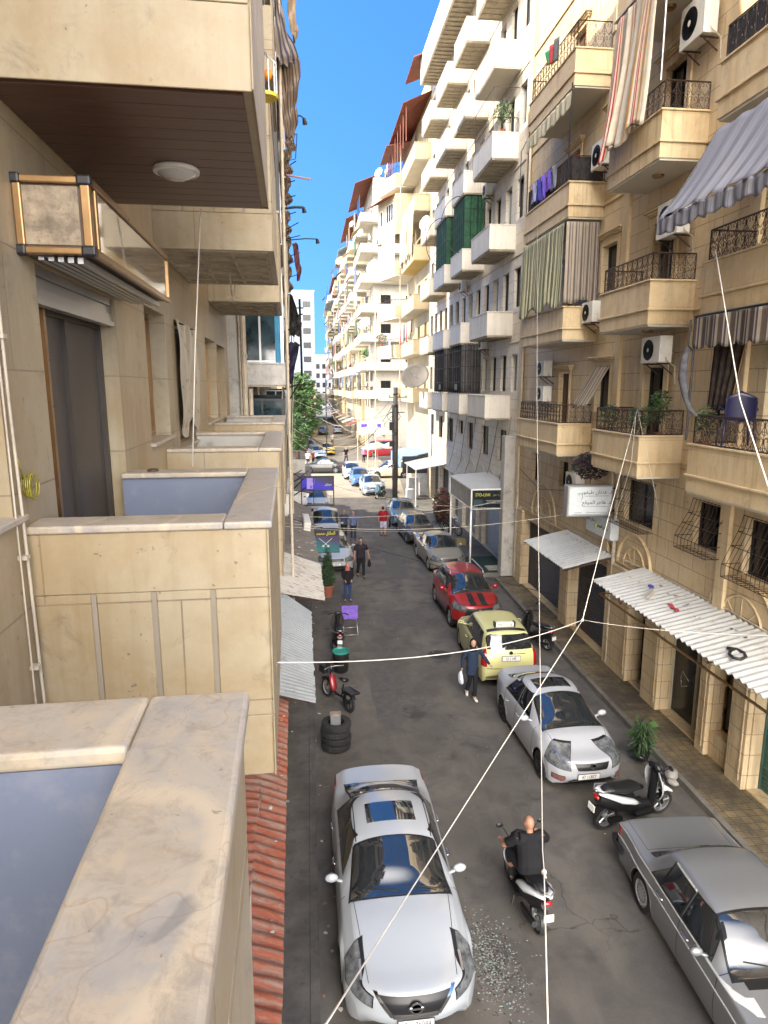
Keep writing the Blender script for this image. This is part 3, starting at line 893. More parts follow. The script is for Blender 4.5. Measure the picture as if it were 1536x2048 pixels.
# ---- white saloon with sunroof on the right ------------------------------------------
sp = dict(L=4.30, W=1.72, H=1.46, d=(1.12, 1.92, 3.0, 3.72), hood=(.80, 1.03), tail=1.12, belt=.93, round=.22, bow=(.38, .22), roofw=.57, axles=(.84, 3.42), wr=.315, lag=.18)
t, cs = new_car('white saloon with dark sunroof behind the blue-black scooter, nose to the viewer', (5.63, 14.05), NW + .03, sp, P_white2, dict(rim=M['blackp'], spokes=6))
X = cs.X
glazing(cs, (1.08, 1.95, .68, .56), (3.68, 3.05, .58, .52))
side_windows(cs, t, [(1.72, 2.42, .9, .0), (2.50, 3.25, .0, -.6)], .97, 1.34)
cs.patch('sunroof', M['glass'], [((X(2.18), 0, 0), (1, 0, 0)), ((X(2.66), 0, 0), (-1, 0, 0)), ((0, .42, 0), (0, 1, 0)), ((0, -.42, 0), (0, -1, 0)), ((0, 0, 1.3), (0, 0, -1))], off=.006)
for sgn in (1, -1):
 for d in (1.3, 2.45, 3.2): cs.patch('panel_gap', M['blackp'], shut(cs, d, sgn), off=.0022)
 cs.patch('panel_gap', M['blackp'], [((X(1.08), 0, 0), (-1, 0, 0)), ((X(.25), 0, 0), (1, 0, 0)), ((X(1.1), sgn * .68, 0), (.16, sgn, 0)), ((X(1.1), sgn * .672, 0), (-.16, -sgn, 0)), ((0, 0, .7), (0, 0, -1))], off=.0022)
headlights(cs, [((X(.2), .42, .7), (.5, -1, .2)), ((X(.2), .8, .60), (-.1, 0, -1)), ((X(.2), .7, .80), (.25, 0, 1)), ((X(.58), .9, .7), (-1, .5, 0))], .4, .9)
lamp_inner(cs, .26, .44, .62, .66, .6, .9)
cs.patch('grille', M['blackp'], [((0, .36, .7), (0, 1, -.5)), ((0, -.36, .7), (0, -1, -.5)), ((0, 0, .60), (0, 0, -1)), ((0, 0, .735), (0, 0, 1)), ((X(.4), 0, 0), (-1, 0, 0))], off=.006)
cs.patch('lower_intake', M['blackp'], [((0, .5, .3), (0, 1, .8)), ((0, -.5, .3), (0, -1, .8)), ((0, 0, .25), (0, 0, -1)), ((0, 0, .42), (0, 0, 1)), ((X(.4), 0, 0), (-1, 0, 0))], off=.005)
headlights(cs, [((X(.4), .7, .5), (-1, 0, 0)), ((0, .56, 0), (0, -1, 0)), ((0, .75, 0), (0, 1, 0)), ((0, 0, .34), (0, 0, -1)), ((0, 0, .44), (0, 0, 1))], 0, 0, pm('fog_red', (.2, .08, .07), .3), 'fog_light')
b = MB(); b.lathe([(.06, 0), (.06, .008), (.0, .009)], c=(X(0) - .02, 0, .68), axis='x', n=18); b.build('badge', M['chrome'], t)
plate(t, X(-.008), .49, '47 11877', y=-.1)
mirror_part(cs, t, 1.58, .97, P_white2)
handles(cs, t, (2.2, 3.0), .78, P_white2)
wipers(cs, t, 1.12)
# ---- grey old boxy coupe-like saloon in the right foreground --------------------------
sp = dict(L=4.72, W=1.80, H=1.42, d=(1.42, 2.0, 3.3, 3.72), hood=(.82, .93), tail=.98, belt=.90, beltr=.92, sq=1.0, round=.09, bow=(.10, .08), roofw=.62, axles=(.86, 3.62), wr=.315, lag=.08, tumble=.05, sideb=.004, kr=.9)
t, cs = new_car('old silver grey boxy saloon with thin chrome trim in the right foreground', (6.02, 7.62), NW - .045, sp, P_silver, dict(rim=M['rim'], steel=True))
X = cs.X
glazing(cs, (1.40, 2.02, .72, .60), (3.70, 3.30, .68, .58))
side_windows(cs, t, [(1.72, 2.42, .55, .0), (2.50, 3.05, .0, .0), (3.08, 3.34, .0, -.95)], .93, 1.30)
for sgn in (1, -1):
 for d in (1.5, 2.46): cs.patch('panel_gap', M['blackp'], shut(cs, d, sgn), off=.0022)
 cs.patch('chrome_strip', M['trim'], [((X(.1), 0, 0), (1, 0, 0)), ((X(4.66), 0, 0), (-1, 0, 0)), ((0, sgn * .6, 0), (0, -sgn, 0)), ((0, 0, .902), (0, 0, 1)), ((0, 0, .882), (0, 0, -1))], off=.008)
 cs.patch('chrome_strip', M['trim'], [((X(.1), 0, 0), (1, 0, 0)), ((X(4.66), 0, 0), (-1, 0, 0)), ((0, sgn * .6, 0), (0, -sgn, 0)), ((0, 0, .708), (0, 0, 1)), ((0, 0, .688), (0, 0, -1))], off=.012)
 cs.patch('chrome_strip', M['trim'], [((X(1.75), 0, 0), (1, 0, .55)), ((X(3.4), 0, .94), (-1, 0, .95)), ((0, sgn * .3, 0), (0, -sgn, 0)), ((0, 0, 1.330), (0, 0, 1)), ((0, 0, 1.306), (0, 0, -1))], off=.01)
 cs.patch('panel_gap', M['blackp'], [((X(3.8), 0, 0), (1, 0, 0)), ((X(4.62), 0, 0), (-1, 0, 0)), ((0, sgn * .72, 0), (0, sgn, 0)), ((0, sgn * .713, 0), (0, -sgn, 0)), ((0, 0, .9), (0, 0, -1))], off=.0022)
cs.patch('panel_gap', M['blackp'], [((X(3.79), 0, 0), (1, 0, 0)), ((X(3.797), 0, 0), (-1, 0, 0)), ((0, .72, 0), (0, 1, 0)), ((0, -.72, 0), (0, -1, 0)), ((0, 0, .9), (0, 0, -1))], off=.0022)
cs.patch('air_grille', M['blackp'], [((X(1.26), 0, 0), (1, 0, 0)), ((X(1.38), 0, 0), (-1, 0, 0)), ((0, .6, 0), (0, 1, 0)), ((0, -.6, 0), (0, -1, 0)), ((0, 0, .8), (0, 0, -1))], off=.003)
b = MB(); b.box(X(4.66), X(4.80), -.88, .88, .42, .56); b.box(X(4.35), X(4.72), -.905, -.88, .43, .55); b.box(X(4.35), X(4.72), .88, .905, .43, .55)
b.build('bumper', M['blackp'], t, bevel=.02, seg=2)
mirror_part(cs, t, 1.8, .93, P_silver, .9)
handles(cs, t, (2.25, 3.0), .80, M['chrome'])
wipers(cs, t, 1.45)
for sgn in (1, -1):
 cs.patch('tail_light', M['red'], [((X(4.5), 0, 0), (1, 0, 0)), ((0, sgn * .42, 0), (0, -sgn, 0)), ((0, 0, .66), (0, 0, -1)), ((0, 0, .86), (0, 0, 1))], off=.008)
# ---- red crossover --------------------------------------------------------------------
sp = dict(L=4.40, W=1.84, H=1.68, d=(1.10, 1.86, 3.75, 4.22), hood=(.98, 1.16), tail=1.18, belt=1.06, round=.22, bow=(.36, .2), roofw=.60, axles=(.86, 3.50), wr=.35, lag=.18, rdrop=.1, zmid=.6, sill=.26)
t, cs = new_car('red crossover with black bonnet stripes parked behind the pale yellow taxi', (5.72, 23.5), NW + .01, sp, P_red, dict(rim=M['rim'], spokes=5))
X = cs.X
glazing(cs, (1.06, 1.9, .72, .60), (4.18, 3.8, .6, .55))
side_windows(cs, t, [(1.6, 2.42, .8, .0), (2.50, 3.25, .0, .0), (3.32, 3.75, .0, -.6)], 1.12, 1.52)
for sgn in (1, -1):
 b = MB(); b.tube([(X(1.95), sgn * .62, 1.60), (X(2.1), sgn * .62, 1.69), (X(3.6), sgn * .62, 1.69), (X(3.8), sgn * .61, 1.60)], .022, 8)
 b.build('roof_rail', M['alu'], t, smooth=True)
 cs.patch('bonnet_stripe', M['blackp'], [((X(.12), 0, 0), (1, 0, 0)), ((X(.95), 0, 0), (-1, 0, 0)), ((0, sgn * .30, 0), (0, sgn, 0)), ((0, sgn * .09, 0), (0, -sgn, 0)), ((0, 0, .85), (0, 0, -1))], off=.003)
 for d in (1.3, 2.45, 3.3): cs.patch('panel_gap', M['blackp'], shut(cs, d, sgn), off=.0022)
 cs.patch('wheel_arch_trim', M['blackp'], [((X(.2), 0, 0), (1, 0, 0)), ((X(4.1), 0, 0), (-1, 0, 0)), ((0, sgn * .6, 0), (0, -sgn, 0)), ((0, 0, .42), (0, 0, 1))], off=.008)
headlights(cs, [((X(.1), .44, .8), (.1, -1, .3)), ((X(.2), .8, .78), (-.1, 0, -1)), ((X(.2), .7, .94), (.15, 0, 1)), ((X(.62), .9, .7), (-1, .1, 0))], .4, .9)
cs.patch('grille', M['blackp'], [((0, .50, .7), (0, 1, .3)), ((0, -.50, .7), (0, -1, .3)), ((0, 0, .62), (0, 0, -1)), ((0, 0, .88), (0, 0, 1)), ((X(.4), 0, 0), (-1, 0, 0))], off=.006)
cs.patch('lower_intake', M['blackp'], [((0, .62, .3), (0, 1, .2)), ((0, -.62, .3), (0, -1, .2)), ((0, 0, .26), (0, 0, -1)), ((0, 0, .5), (0, 0, 1)), ((X(.4), 0, 0), (-1, 0, 0))], off=.005)
b = MB(); b.lathe([(.07, 0), (.07, .01), (.05, .012), (.05, 0)], c=(X(-.01), 0, .78), axis='x', n=18); b.box(X(-.01), X(-.02), -.14, .14, .77, .79); b.build('badge', M['chrome'], t)
plate(t, X(-.01), .53, '51 30542')
mirror_part(cs, t, 1.62, 1.12, P_red, 1.1)
wipers(cs, t, 1.1)
# ---- pale yellow taxi estate, tail to the viewer --------------------------------------
sp = dict(L=4.10, W=1.70, H=1.58, d=(1.05, 1.75, 3.62, 4.0), hood=(.82, 1.0), tail=1.12, belt=.98, round=.18, bow=(.3, .1), roofw=.60, axles=(.82, 3.30), wr=.30, lag=.06, rdrop=.05, kr=.9)
t, cs = new_car('pale yellow taxi seen from behind, parked between the red crossover and the white saloon', (5.55, 19.0), math.pi / 2 - .03, sp, P_yellow, dict(rim=M['rim'], spokes=8))
X = cs.X
glazing(cs, (1.02, 1.8, .66, .57), (None, 0, 0, 0))
cs.patch('rear_window', M['glass'], [((X(3.62), 0, 0), (1, 0, 0)), ((0, .64, 1.2), (0, 1, .1)), ((0, -.64, 1.2), (0, -1, .1)), ((0, 0, 1.14), (0, 0, -1)), ((0, 0, 1.48), (0, 0, 1))], off=.006)
cs.patch('roof_band', M['blackp'], [((X(3.36), 0, 0), (1, 0, 0)), ((X(3.52), 0, 0), (-1, 0, 0)), ((0, .56, 0), (0, 1, 0)), ((0, -.56, 0), (0, -1, 0)), ((0, 0, 1.4), (0, 0, -1))], off=.004)
side_windows(cs, t, [(1.5, 2.28, .8, .0), (2.36, 3.02, .0, .0), (3.1, 3.6, .0, -.5)], 1.02, 1.44)
for sgn in (1, -1):
 cs.patch('tail_light', M['red'], [((X(3.85), 0, 0), (1, 0, 0)), ((0, sgn * .66, 0), (0, -sgn, 0)), ((0, 0, .68), (0, 0, -1)), ((0, 0, 1.16), (0, 0, 1))], off=.01)
 for d in (1.2, 2.32, 3.05): cs.patch('panel_gap', M['blackp'], shut(cs, d, sgn), off=.0022)
cs.patch('panel_gap', M['blackp'], [((X(3.9), 0, 0), (1, 0, 0)), ((0, .66, 0), (0, 1, 0)), ((0, -.66, 0), (0, -1, 0)), ((0, 0, .62), (0, 0, -1)), ((0, 0, .635), (0, 0, 1))], off=.003)
cs.patch('tailgate_strip', M['blackp'], [((X(3.9), 0, 0), (1, 0, 0)), ((0, .42, 0), (0, 1, 0)), ((0, -.42, 0), (0, -1, 0)), ((0, 0, 1.03), (0, 0, -1)), ((0, 0, 1.045), (0, 0, 1))], off=.006)
plate(t, X(4.11), .93, '511145', fwd=False, w_=.5, h=.13)
b = MB(); b.box(X(3.35), X(3.2), -.26, .26, 1.58, 1.70, k=0); b.box(X(3.36), X(3.19), -.31, -.26, 1.57, 1.72, k=1); b.box(X(3.36), X(3.19), .26, .31, 1.57, 1.72, k=1)
ts = b.build('taxi_sign', [M['whitef'], M['blackp']], t, bevel=.01)
text_mesh('sign_characters', 'MC 1118', .11, M['blackp'], ts, (X(3.35) - .003, 0, 1.64), (math.pi / 2, 0, -math.pi / 2), ext=.001)
b = MB(); b.lathe([(.05, 0), (.05, .008), (0, .009)], c=(X(4.10), 0, 1.09), axis='x', n=16); b.build('badge', M['blackp'], t)
mirror_part(cs, t, 1.55, 1.05, P_yellow)
b = MB(); b.tube([(X(2.0), 0, 1.58), (X(2.15), 0, 1.68)], .012, 5); b.build('aerial', M['white'], t)
handles(cs, t, (2.15, 2.9), .88, P_yellow)
# ---- the row further down, noses to the viewer ------------------------------------------
SED = dict(L=4.45, W=1.74, H=1.44, d=(1.22, 1.95, 3.1, 3.85), hood=(.78, .98), tail=1.06, belt=.9, round=.2, bow=(.34, .2), roofw=.57, axles=(.88, 3.45), wr=.31, lag=.16)
HAT = dict(L=3.85, W=1.64, H=1.43, d=(1.05, 1.72, 3.25, 3.7), hood=(.8, .98), tail=1.02, belt=.92, round=.14, bow=(.2, .1), roofw=.55, axles=(.78, 3.2), wr=.29, lag=.1)
BOX = dict(L=4.25, W=1.66, H=1.40, d=(1.2, 1.75, 3.0, 3.4), hood=(.8, .92), tail=.98, belt=.88, sq=.9, round=.07, bow=(.08, .06), roofw=.58, axles=(.8, 3.3), wr=.29, lag=.06, tumble=.05)
def simple_car(label, loc, rz, sp, paint, sq_lights=False, group='cars parked along the kerb', plate_txt=None, rear=False, name='parked_car', cat='car'):
 t, cs = new_car(label, loc, rz, sp, paint, None, cat, group, name)
 X = cs.X; dc, dt, de, db = sp['d']; hw = sp['W'] / 2; h0 = sp['hood'][0]; H = sp['H']
 glazing(cs, (dc - .03, dt + .02, hw - .19, sp['roofw'] - .01), (db - .03, de + .03, hw - .26, sp['roofw'] - .05) if sp['L'] - db > .25 else (None, 0, 0, 0))
 if sp['L'] - db <= .25:
  cs.patch('rear_window', M['glass'], [((X(de), 0, 0), (1, 0, 0)), ((0, .56, 1.2), (0, 1, .1)), ((0, -.56, 1.2), (0, -1, .1)), ((0, 0, sp['tail'] + .03), (0, 0, -1)), ((0, 0, H - .12), (0, 0, 1))], off=.006)
 m = (dt + de) / 2
 side_windows(cs, t, [(dc + .42, m - .04, .8, .0), (m + .04, de + .15, .0, -.5)], kint(cs.zb, m) + .04, H - .12)
 headlights(cs, [((X(.1), .42, .7), (.1, -1, .1)), ((X(.2), .8, h0 - .2), (-.1, 0, -1)), ((X(.2), .7, h0 - .04), (.15, 0, 1)), ((X(.5), .9, .7), (-1, .1, 0))], .4, .9)
 cs.patch('grille', M['blackp'], [((0, .36, .7), (0, 1, 0)), ((0, -.36, .7), (0, -1, 0)), ((0, 0, h0 - .18), (0, 0, -1)), ((0, 0, h0 - .06), (0, 0, 1)), ((X(.4), 0, 0), (-1, 0, 0))], off=.006)
 cs.patch('lower_intake', M['blackp'], [((0, .5, .3), (0, 1, 0)), ((0, -.5, .3), (0, -1, 0)), ((0, 0, .26), (0, 0, -1)), ((0, 0, .4), (0, 0, 1)), ((X(.4), 0, 0), (-1, 0, 0))], off=.005)
 for sgn in (1, -1):
  cs.patch('tail_light', M['red'], [((X(sp['L'] - .3), 0, 0), (1, 0, 0)), ((0, sgn * (hw - .3), 0), (0, -sgn, 0)), ((0, 0, .7), (0, 0, -1)), ((0, 0, .92), (0, 0, 1))], off=.006)
  cs.patch('panel_gap', M['blackp'], shut(cs, m, sgn), off=.0022)
 if plate_txt: plate(t, X(-.008), h0 - .3, plate_txt)
 mirror_part(cs, t, dc + .35, .95, paint, .9)
 return t, cs
simple_car('champagne saloon parked behind the red crossover', (6.15, 30.8), NW + .05, SED, P_gold, plate_txt='47 2086')
simple_car('small dark grey hatchback parked behind the champagne saloon', (5.88, 36.0), NW + .04, HAT, P_dark, plate_txt='62 915')
simple_car('steel blue car parked beside the utility pole in shade', (5.75, 41.0), NW + .0, dict(BOX, sq=.4, round=.12), P_blue, plate_txt='38 441')
simple_car('pale blue saloon in the sun at the junction, nearest of the three', (4.95, 52.6), NW + .02, SED, P_lblue)
simple_car('bright blue hatchback in the sun, second of the three at the junction', (4.35, 57.3), NW + .02, HAT, P_mblue)
simple_car('white car furthest of the three at the junction', (3.95, 61.6), NW + .02, HAT, P_white)
simple_car('dark saloon crossing the street beside the tree', (1.35, 65.6), math.pi, SED, P_dark, group='cars crossing at the junction')
simple_car('cream estate car turning in from the side street behind the pole', (7.6, 61.6), math.pi - .05, dict(SED, H=1.58, d=(1.1, 1.9, 3.8, 4.3), L=4.45, tail=1.1, roofw=.6), P_cream, group='cars crossing at the junction')
simple_car('red van at the far side of the junction', (8.6, 80.5), math.pi + .45, dict(L=4.4, W=1.7, H=1.95, d=(.7, 1.3, 3.9, 4.25), hood=(1.0, 1.2), tail=1.2, belt=1.1, round=.12, bow=(.15, .06), roofw=.7, axles=(.8, 3.4), wr=.31, lag=.08), P_red2, group='cars crossing at the junction', cat='van', name='van')
simple_car('yellow taxi far down the street under the wires', (2.35, 83.5), NW, SED, car_paint('paint_taxi', (.75, .5, .03), 0, .35, .05), group='cars far down the street')
simple_car('bluish car with its bonnet up against the tree far down the street', (1.0, 79.5), NW + .2, HAT, P_lblue, group='cars far down the street')
simple_car('silver car parked under the tree far down the street', (.2, 88.5), NW, SED, P_silver, group='cars far down the street')
simple_car('dark car in the shade at the far end of the street', (2.6, 118), NW, SED, P_dark, group='cars far down the street')
simple_car('pale car in the shade at the far end of the street', (5.3, 121), NW, HAT, P_white2, group='cars far down the street')
# left row
simple_car('white hatchback under the barber sign on the left', (1.05, 31.2), NW + .03, dict(SED, L=4.2, W=1.78, d=(1.15, 1.95, 3.3, 3.9)), P_white, plate_txt='= 68512', group='vehicles parked on the left')
simple_car('small white pickup with roof rack behind the barber sign', (.85, 36.9), NW, dict(L=4.3, W=1.66, H=1.72, d=(.75, 1.45, 2.3, 2.6), hood=(.95, 1.1), tail=1.12, belt=1.0, sq=.6, round=.1, bow=(.12, .05), roofw=.66, axles=(.75, 3.4), wr=.3, lag=.06), P_white2, group='vehicles parked on the left', cat='pickup', name='pickup')
simple_car('pale car parked behind the phone billboard', (.55, 45.6), NW, HAT, P_white2, group='vehicles parked on the left')
# ------------------------------------------------------------------ building parts
def facade(b, P, u0, u1, z0, z1, ops, dep, k=0, kr=None):
 us = sorted(set([u0, u1] + [v for o in ops for v in (o[0], o[1])])); zs = sorted(set([z0, z1] + [v for o in ops for v in (o[2], o[3])]))
 us = [u for u in us if u0 <= u <= u1]; zs = [z for z in zs if z0 <= z <= z1]
 for i in range(len(us) - 1):
  run = None
  for j in range(len(zs) - 1):
   cu, cz = (us[i] + us[i + 1]) / 2, (zs[j] + zs[j + 1]) / 2
   if any(o[0] < cu < o[1] and o[2] < cz < o[3] for o in ops): continue
   b.add([P(us[i], 0, zs[j]), P(us[i + 1], 0, zs[j]), P(us[i + 1], 0, zs[j + 1]), P(us[i], 0, zs[j + 1])], [(0, 1, 2, 3)], k)
 kr = k if kr is None else kr
 for o in ops:
  a, c, e, f = o[:4]
  d = o[4] if len(o) > 4 else dep
  for p, q in (((a, e), (c, e)), ((c, e), (c, f)), ((c, f), (a, f)), ((a, f), (a, e))):
   b.add([P(p[0], 0, p[1]), P(q[0], 0, q[1]), P(q[0], d, q[1]), P(p[0], d, p[1])], [(0, 1, 2, 3)], kr)
def pbox(b, P, u0, u1, d0, d1, z0, z1, k=None):
 vs = [P(u, d, z) for u, d, z in ((u0, d0, z0), (u1, d0, z0), (u1, d1, z0), (u0, d1, z0), (u0, d0, z1), (u1, d0, z1), (u1, d1, z1), (u0, d1, z1))]
 b.add(vs, [(0, 3, 2, 1), (4, 5, 6, 7), (0, 1, 5, 4), (1, 2, 6, 5), (2, 3, 7, 6), (3, 0, 4, 7)], k)
def window(parent, P, u0, u1, z0, z1, dep, fm='alu', gm='wglass', nv=2, nh=0, name='window', fw_=.045):
 b = MB()
 pbox(b, P, u0, u0 + fw_, dep - .05, dep, z0, z1); pbox(b, P, u1 - fw_, u1, dep - .05, dep, z0, z1)
 pbox(b, P, u0 + fw_, u1 - fw_, dep - .05, dep, z0, z0 + fw_); pbox(b, P, u0 + fw_, u1 - fw_, dep - .05, dep, z1 - fw_, z1)
 for i in range(1, nv):
  u = u0 + (u1 - u0) * i / nv
  pbox(b, P, u - .02, u + .02, dep - .045, dep - .005, z0 + fw_, z1 - fw_)
 for i in range(1, nh + 1):
  z = z0 + (z1 - z0) * i / (nh + 1)
  pbox(b, P, u0 + fw_, u1 - fw_, dep - .04, dep - .01, z - .02, z + .02)
 o = b.build(name, M[fm] if isinstance(fm, str) else fm, parent)
 g = MB(); pbox(g, P, u0 + .01, u1 - .01, dep - .012, dep + .01, z0 + .01, z1 - .01)
 g.build('pane', M[gm] if isinstance(gm, str) else gm, o)
 return o
def spiral(c, r, a0, turns, ax, sgn=1, n=9):
 # in-plane spiral; ax maps (u, z) offsets
 return [(c[0] + r * (1 - .8 * i / n) * math.cos(a0 + sgn * turns * 2 * math.pi * i / n), c[1] + r * (1 - .8 * i / n) * math.sin(a0 + sgn * turns * 2 * math.pi * i / n)) for i in range(n + 1)]
def scroll_panel(b, Q, u0, u1, z0, z1, unit=.26, r=.007):
 """wrought-iron heart scrolls between two rails; Q(u, z) -> world"""
 n = max(1, round((u1 - u0) / unit)); w_ = (u1 - u0) / n
 rows = 2; h = (z1 - z0) / rows
 b.tube([Q(u0, z1), Q(u1, z1)], .018, 4); b.tube([Q(u0, z0), Q(u1, z0)], .014, 4)
 for i in range(n + 1):
  u = u0 + w_ * i
  b.tube([Q(u, z0), Q(u, z1)], .008 if 0 < i < n else .016, 4)
 for i in range(n):
  uc = u0 + w_ * (i + .5)
  for j in range(rows):
   zb_ = z0 + h * j
   for s in (-1, 1):
    p = [(uc, zb_ + h * .04), (uc + s * w_ * .22, zb_ + h * .25), (uc + s * w_ * .42, zb_ + h * .55), (uc + s * w_ * .42, zb_ + h * .78), (uc + s * w_ * .26, zb_ + h * .93),
      (uc + s * w_ * .1, zb_ + h * .82), (uc + s * w_ * .13, zb_ + h * .64), (uc + s * w_ * .25, zb_ + h * .68)]
    b.tube([Q(*q) for q in p], r, 3, cap=False)
    p = [(uc + s * w_ * .46, zb_ + h * .04), (uc + s * w_ * .3, zb_ + h * .14), (uc + s * w_ * .33, zb_ + h * .3), (uc + s * w_ * .44, zb_ + h * .26)]
    b.tube([Q(*q) for q in p], r, 3, cap=False)
def picket_panel(b, Q, u0, u1, z0, z1, gap=.12):
 b.tube([Q(u0, z1), Q(u1, z1)], .018, 4); b.tube([Q(u0, z0), Q(u1, z0)], .012, 4)
 n = max(1, int((u1 - u0) / gap))
 for i in range(n + 1):
  b.tube([Q(u0 + (u1 - u0) * i / n, z0), Q(u0 + (u1 - u0) * i / n, z1)], .008, 3)
def balcony(parent, x_w, x_o, y0, y1, zb_, zc_, wall, soff, mould=None, thick=.12, cope=None, ribs=False, floorz=None, cap=.035):
 """box balcony standing off the wall x_w, outer face x_o, between y0 and y1"""
 s = 1 if x_o > x_w else -1
 b = MB()
 xo, xi = x_o, x_o - s * thick
 b.box(min(xo, xi), max(xo, xi), y0, y1, zb_ + .05, zc_, 0)
 for ya, yb in ((y0, y0 + thick), (y1 - thick, y1)):
  b.box(min(xi, x_w), max(xi, x_w), ya, yb, zb_ + .05, zc_, 0)
 b.box(min(xi, x_w), max(xi, x_w), y0 + thick, y1 - thick, zb_ + .06, zb_ + .2, 1)
 # soffit
 b.box(min(xo - s * .03, x_w), max(xo - s * .03, x_w), y0 + .03, y1 - .03, zb_, zb_ + .048, 1)
 if ribs:
  # raw clay-block slab: hollow rows seen from below
  n = max(2, int((y1 - y0) / .45))
  for i in range(n + 1):
   yy = y0 + .06 + (y1 - y0 - .16) * i / n
   b.box(min(xo - s * .08, x_w), max(xo - s * .08, x_w), yy, yy + .05, zb_ - .03, zb_ - .001, 1)
  b.box(min(xo - s * .035, xo - s * .1), max(xo - s * .035, xo - s * .1), y0 + .035, y1 - .035, zb_ - .032, zb_ - .001, 1)
  b.box(min(x_w - 0 * s, x_w + s * .08), max(x_w, x_w + s * .08), y0 + .035, y1 - .035, zb_ - .032, zb_ - .001, 1)
 o = b.build('balcony', [wall, soff], parent)
 c = MB()
 e = cap
 c.box(min(xo + s * e, xi - s * e * .6), max(xo + s * e, xi - s * e * .6), y0 - e, y1 + e, zc_ + .001, zc_ + .045, 0)
 for ya, yb in ((y0 - e, y0 + thick + e * .6), (y1 - thick - e * .6, y1 + e)):
  c.box(min(xi - s * e * .6, x_w), max(xi - s * e * .6, x_w), ya, yb, zc_ + .001, zc_ + .045, 0)
 if mould:
  for zm in mould:
   c.box(min(xo, xo + s * .045), max(xo, xo + s * .045), y0 - .045, y1 + .045, zm, zm + .05, 0)
   for ya, yb in ((y0 - .045, y0), (y1, y1 + .045)):
    c.box(min(xo, x_w), max(xo, x_w), ya, yb, zm, zm + .05, 0)
 c.build('coping', cope or wall, o, bevel=.008)
 return o
def balcony_rail(parent, x_w, x_o, y0, y1, z0, z1, kind='scroll', mat=None, inset=.06, name='railing'):
 s = 1 if x_o > x_w else -1
 b = MB(); x = x_o - s * inset
 f = scroll_panel if kind == 'scroll' else picket_panel
 f(b, lambda u, z: (x, u, z), y0 + inset, y1 - inset, z0, z1)
 for yy in (y0 + inset, y1 - inset):
  f(b, lambda u, z, yy=yy: (u, yy, z), min(x, x_w), max(x, x_w), z0, z1)
 return b.build(name, mat or M['iron'], parent)
def surround(parent, P, u0, u1, z0, z1, mat, w_=.16, cornice=True, jamb=.05):
 b = MB()
 pbox(b, P, u0 - w_, u0, -jamb, -.001, z0, z1 + w_); pbox(b, P, u1, u1 + w_, -jamb, -.001, z0, z1 + w_)
 pbox(b, P, u0, u1, -jamb, -.001, z1, z1 + w_)
 if cornice:
  for i, (e, h) in enumerate(((.06, .05), (.1, .05), (.15, .05))):
   pbox(b, P, u0 - w_ - e, u1 + w_ + e, -jamb - e, -.001, z1 + w_ + .05 * i + .002, z1 + w_ + .05 * (i + 1))
 return b.build('window_surround', mat, parent, bevel=.01)
def roller_shutter(parent, P, u0, u1, z0, z1, dep, mat):
 b = MB()
 n = int((z1 - z0) / .09)
 for i in range(n):
  za = z0 + (z1 - z0) * i / n; zb_ = z0 + (z1 - z0) * (i + 1) / n; zm = (za + zb_) / 2
  b.add([P(u0, dep, za), P(u1, dep, za), P(u1, dep - .022, zm), P(u0, dep - .022, zm), P(u1, dep, zb_ - .008), P(u0, dep, zb_ - .008), P(u1, dep + .012, zb_ - .004), P(u0, dep + .012, zb_ - .004), P(u1, dep, zb_), P(u0, dep, zb_)],
    [(0, 1, 2, 3), (3, 2, 4, 5), (5, 4, 6, 7), (7, 6, 8, 9)])
 pbox(b, P, u0, u0 + .04, dep - .05, dep + .03, z0, z1); pbox(b, P, u1 - .04, u1, dep - .05, dep + .03, z0, z1)
 return b.build('roller_shutter', mat, parent)
# ------------------------------------------------------------------ building A: beige, right foreground
XA = 8.9
PA = lambda u, d, z: (XA + d, u, z)
A = thing('apartment_building', 'beige limestone apartment building on the right with scroll-iron balcony railings', 'building', (XA, 17, 0))
Ai = A
def lc(parent):
 """meshes below are written in world coordinates; cancel the parent's own placement"""
 return parent
A.location = (0, 0, 0)
opsA = []
lev = [7.2 + 3.55 * k for k in range(7)]
upper = []      # (kind, u0,u1,z0,z1)
for k in range(5):
 f = 6.42 + 3.55 * k
 upper.append(('door', 22.25, 23.15, f, f + 2.4, k, 'a'))
 upper.append(('window', 19.15, 20.1, f + 1.2, f + 2.5, k, 'b'))
 upper.append(('door', 16.1, 17.1, f, f + 2.45, k, 'c'))
 upper.append(('window', 10.9, 12.3, f, f + 2.4, k, 'd'))
mezz = [(25.0, 25.75, 4.7, 5.8), (22.0, 22.8, 4.9, 5.8), (16.15, 17.75, 4.65, 5.85), (13.15, 14.3, 4.75, 5.8), (11.1, 12.45, 4.55, 5.75)]
shops = [(22.0, 26.4, .16, 3.0), (18.35, 21.2, .16, 3.0), (15.95, 16.85, .16, 2.9), (13.35, 15.1, .16, 2.55), (12.2, 12.95, .75, 2.6), (8.6, 11.6, .16, 2.7)]
ops = [(u[1], u[2], u[3], u[4]) for u in upper] + mezz + [s + (.35,) for s in shops]
b = MB()
facade(b, PA, 3.0, 27.7, 0, 27.0, ops, .22)
b.box(XA + .8, XA + 9, 3.0, 27.68, 0, 26.98, 0)
b.add([(XA, 3, 0), (XA + .8, 3, 0), (XA + .8, 3, 27), (XA, 3, 27)], [(0, 1, 2, 3)]); b.add([(XA, 27.7, 0), (XA + .8, 27.7, 0), (XA + .8, 27.7, 27), (XA, 27.7, 27)], [(0, 1, 2, 3)])
b.add([(XA, 3, 27), (XA + .8, 3, 27), (XA + .8, 27.7, 27), (XA, 27.7, 27)], [(0, 1, 2, 3)])
b.build('wall', M['stoneA'], A)
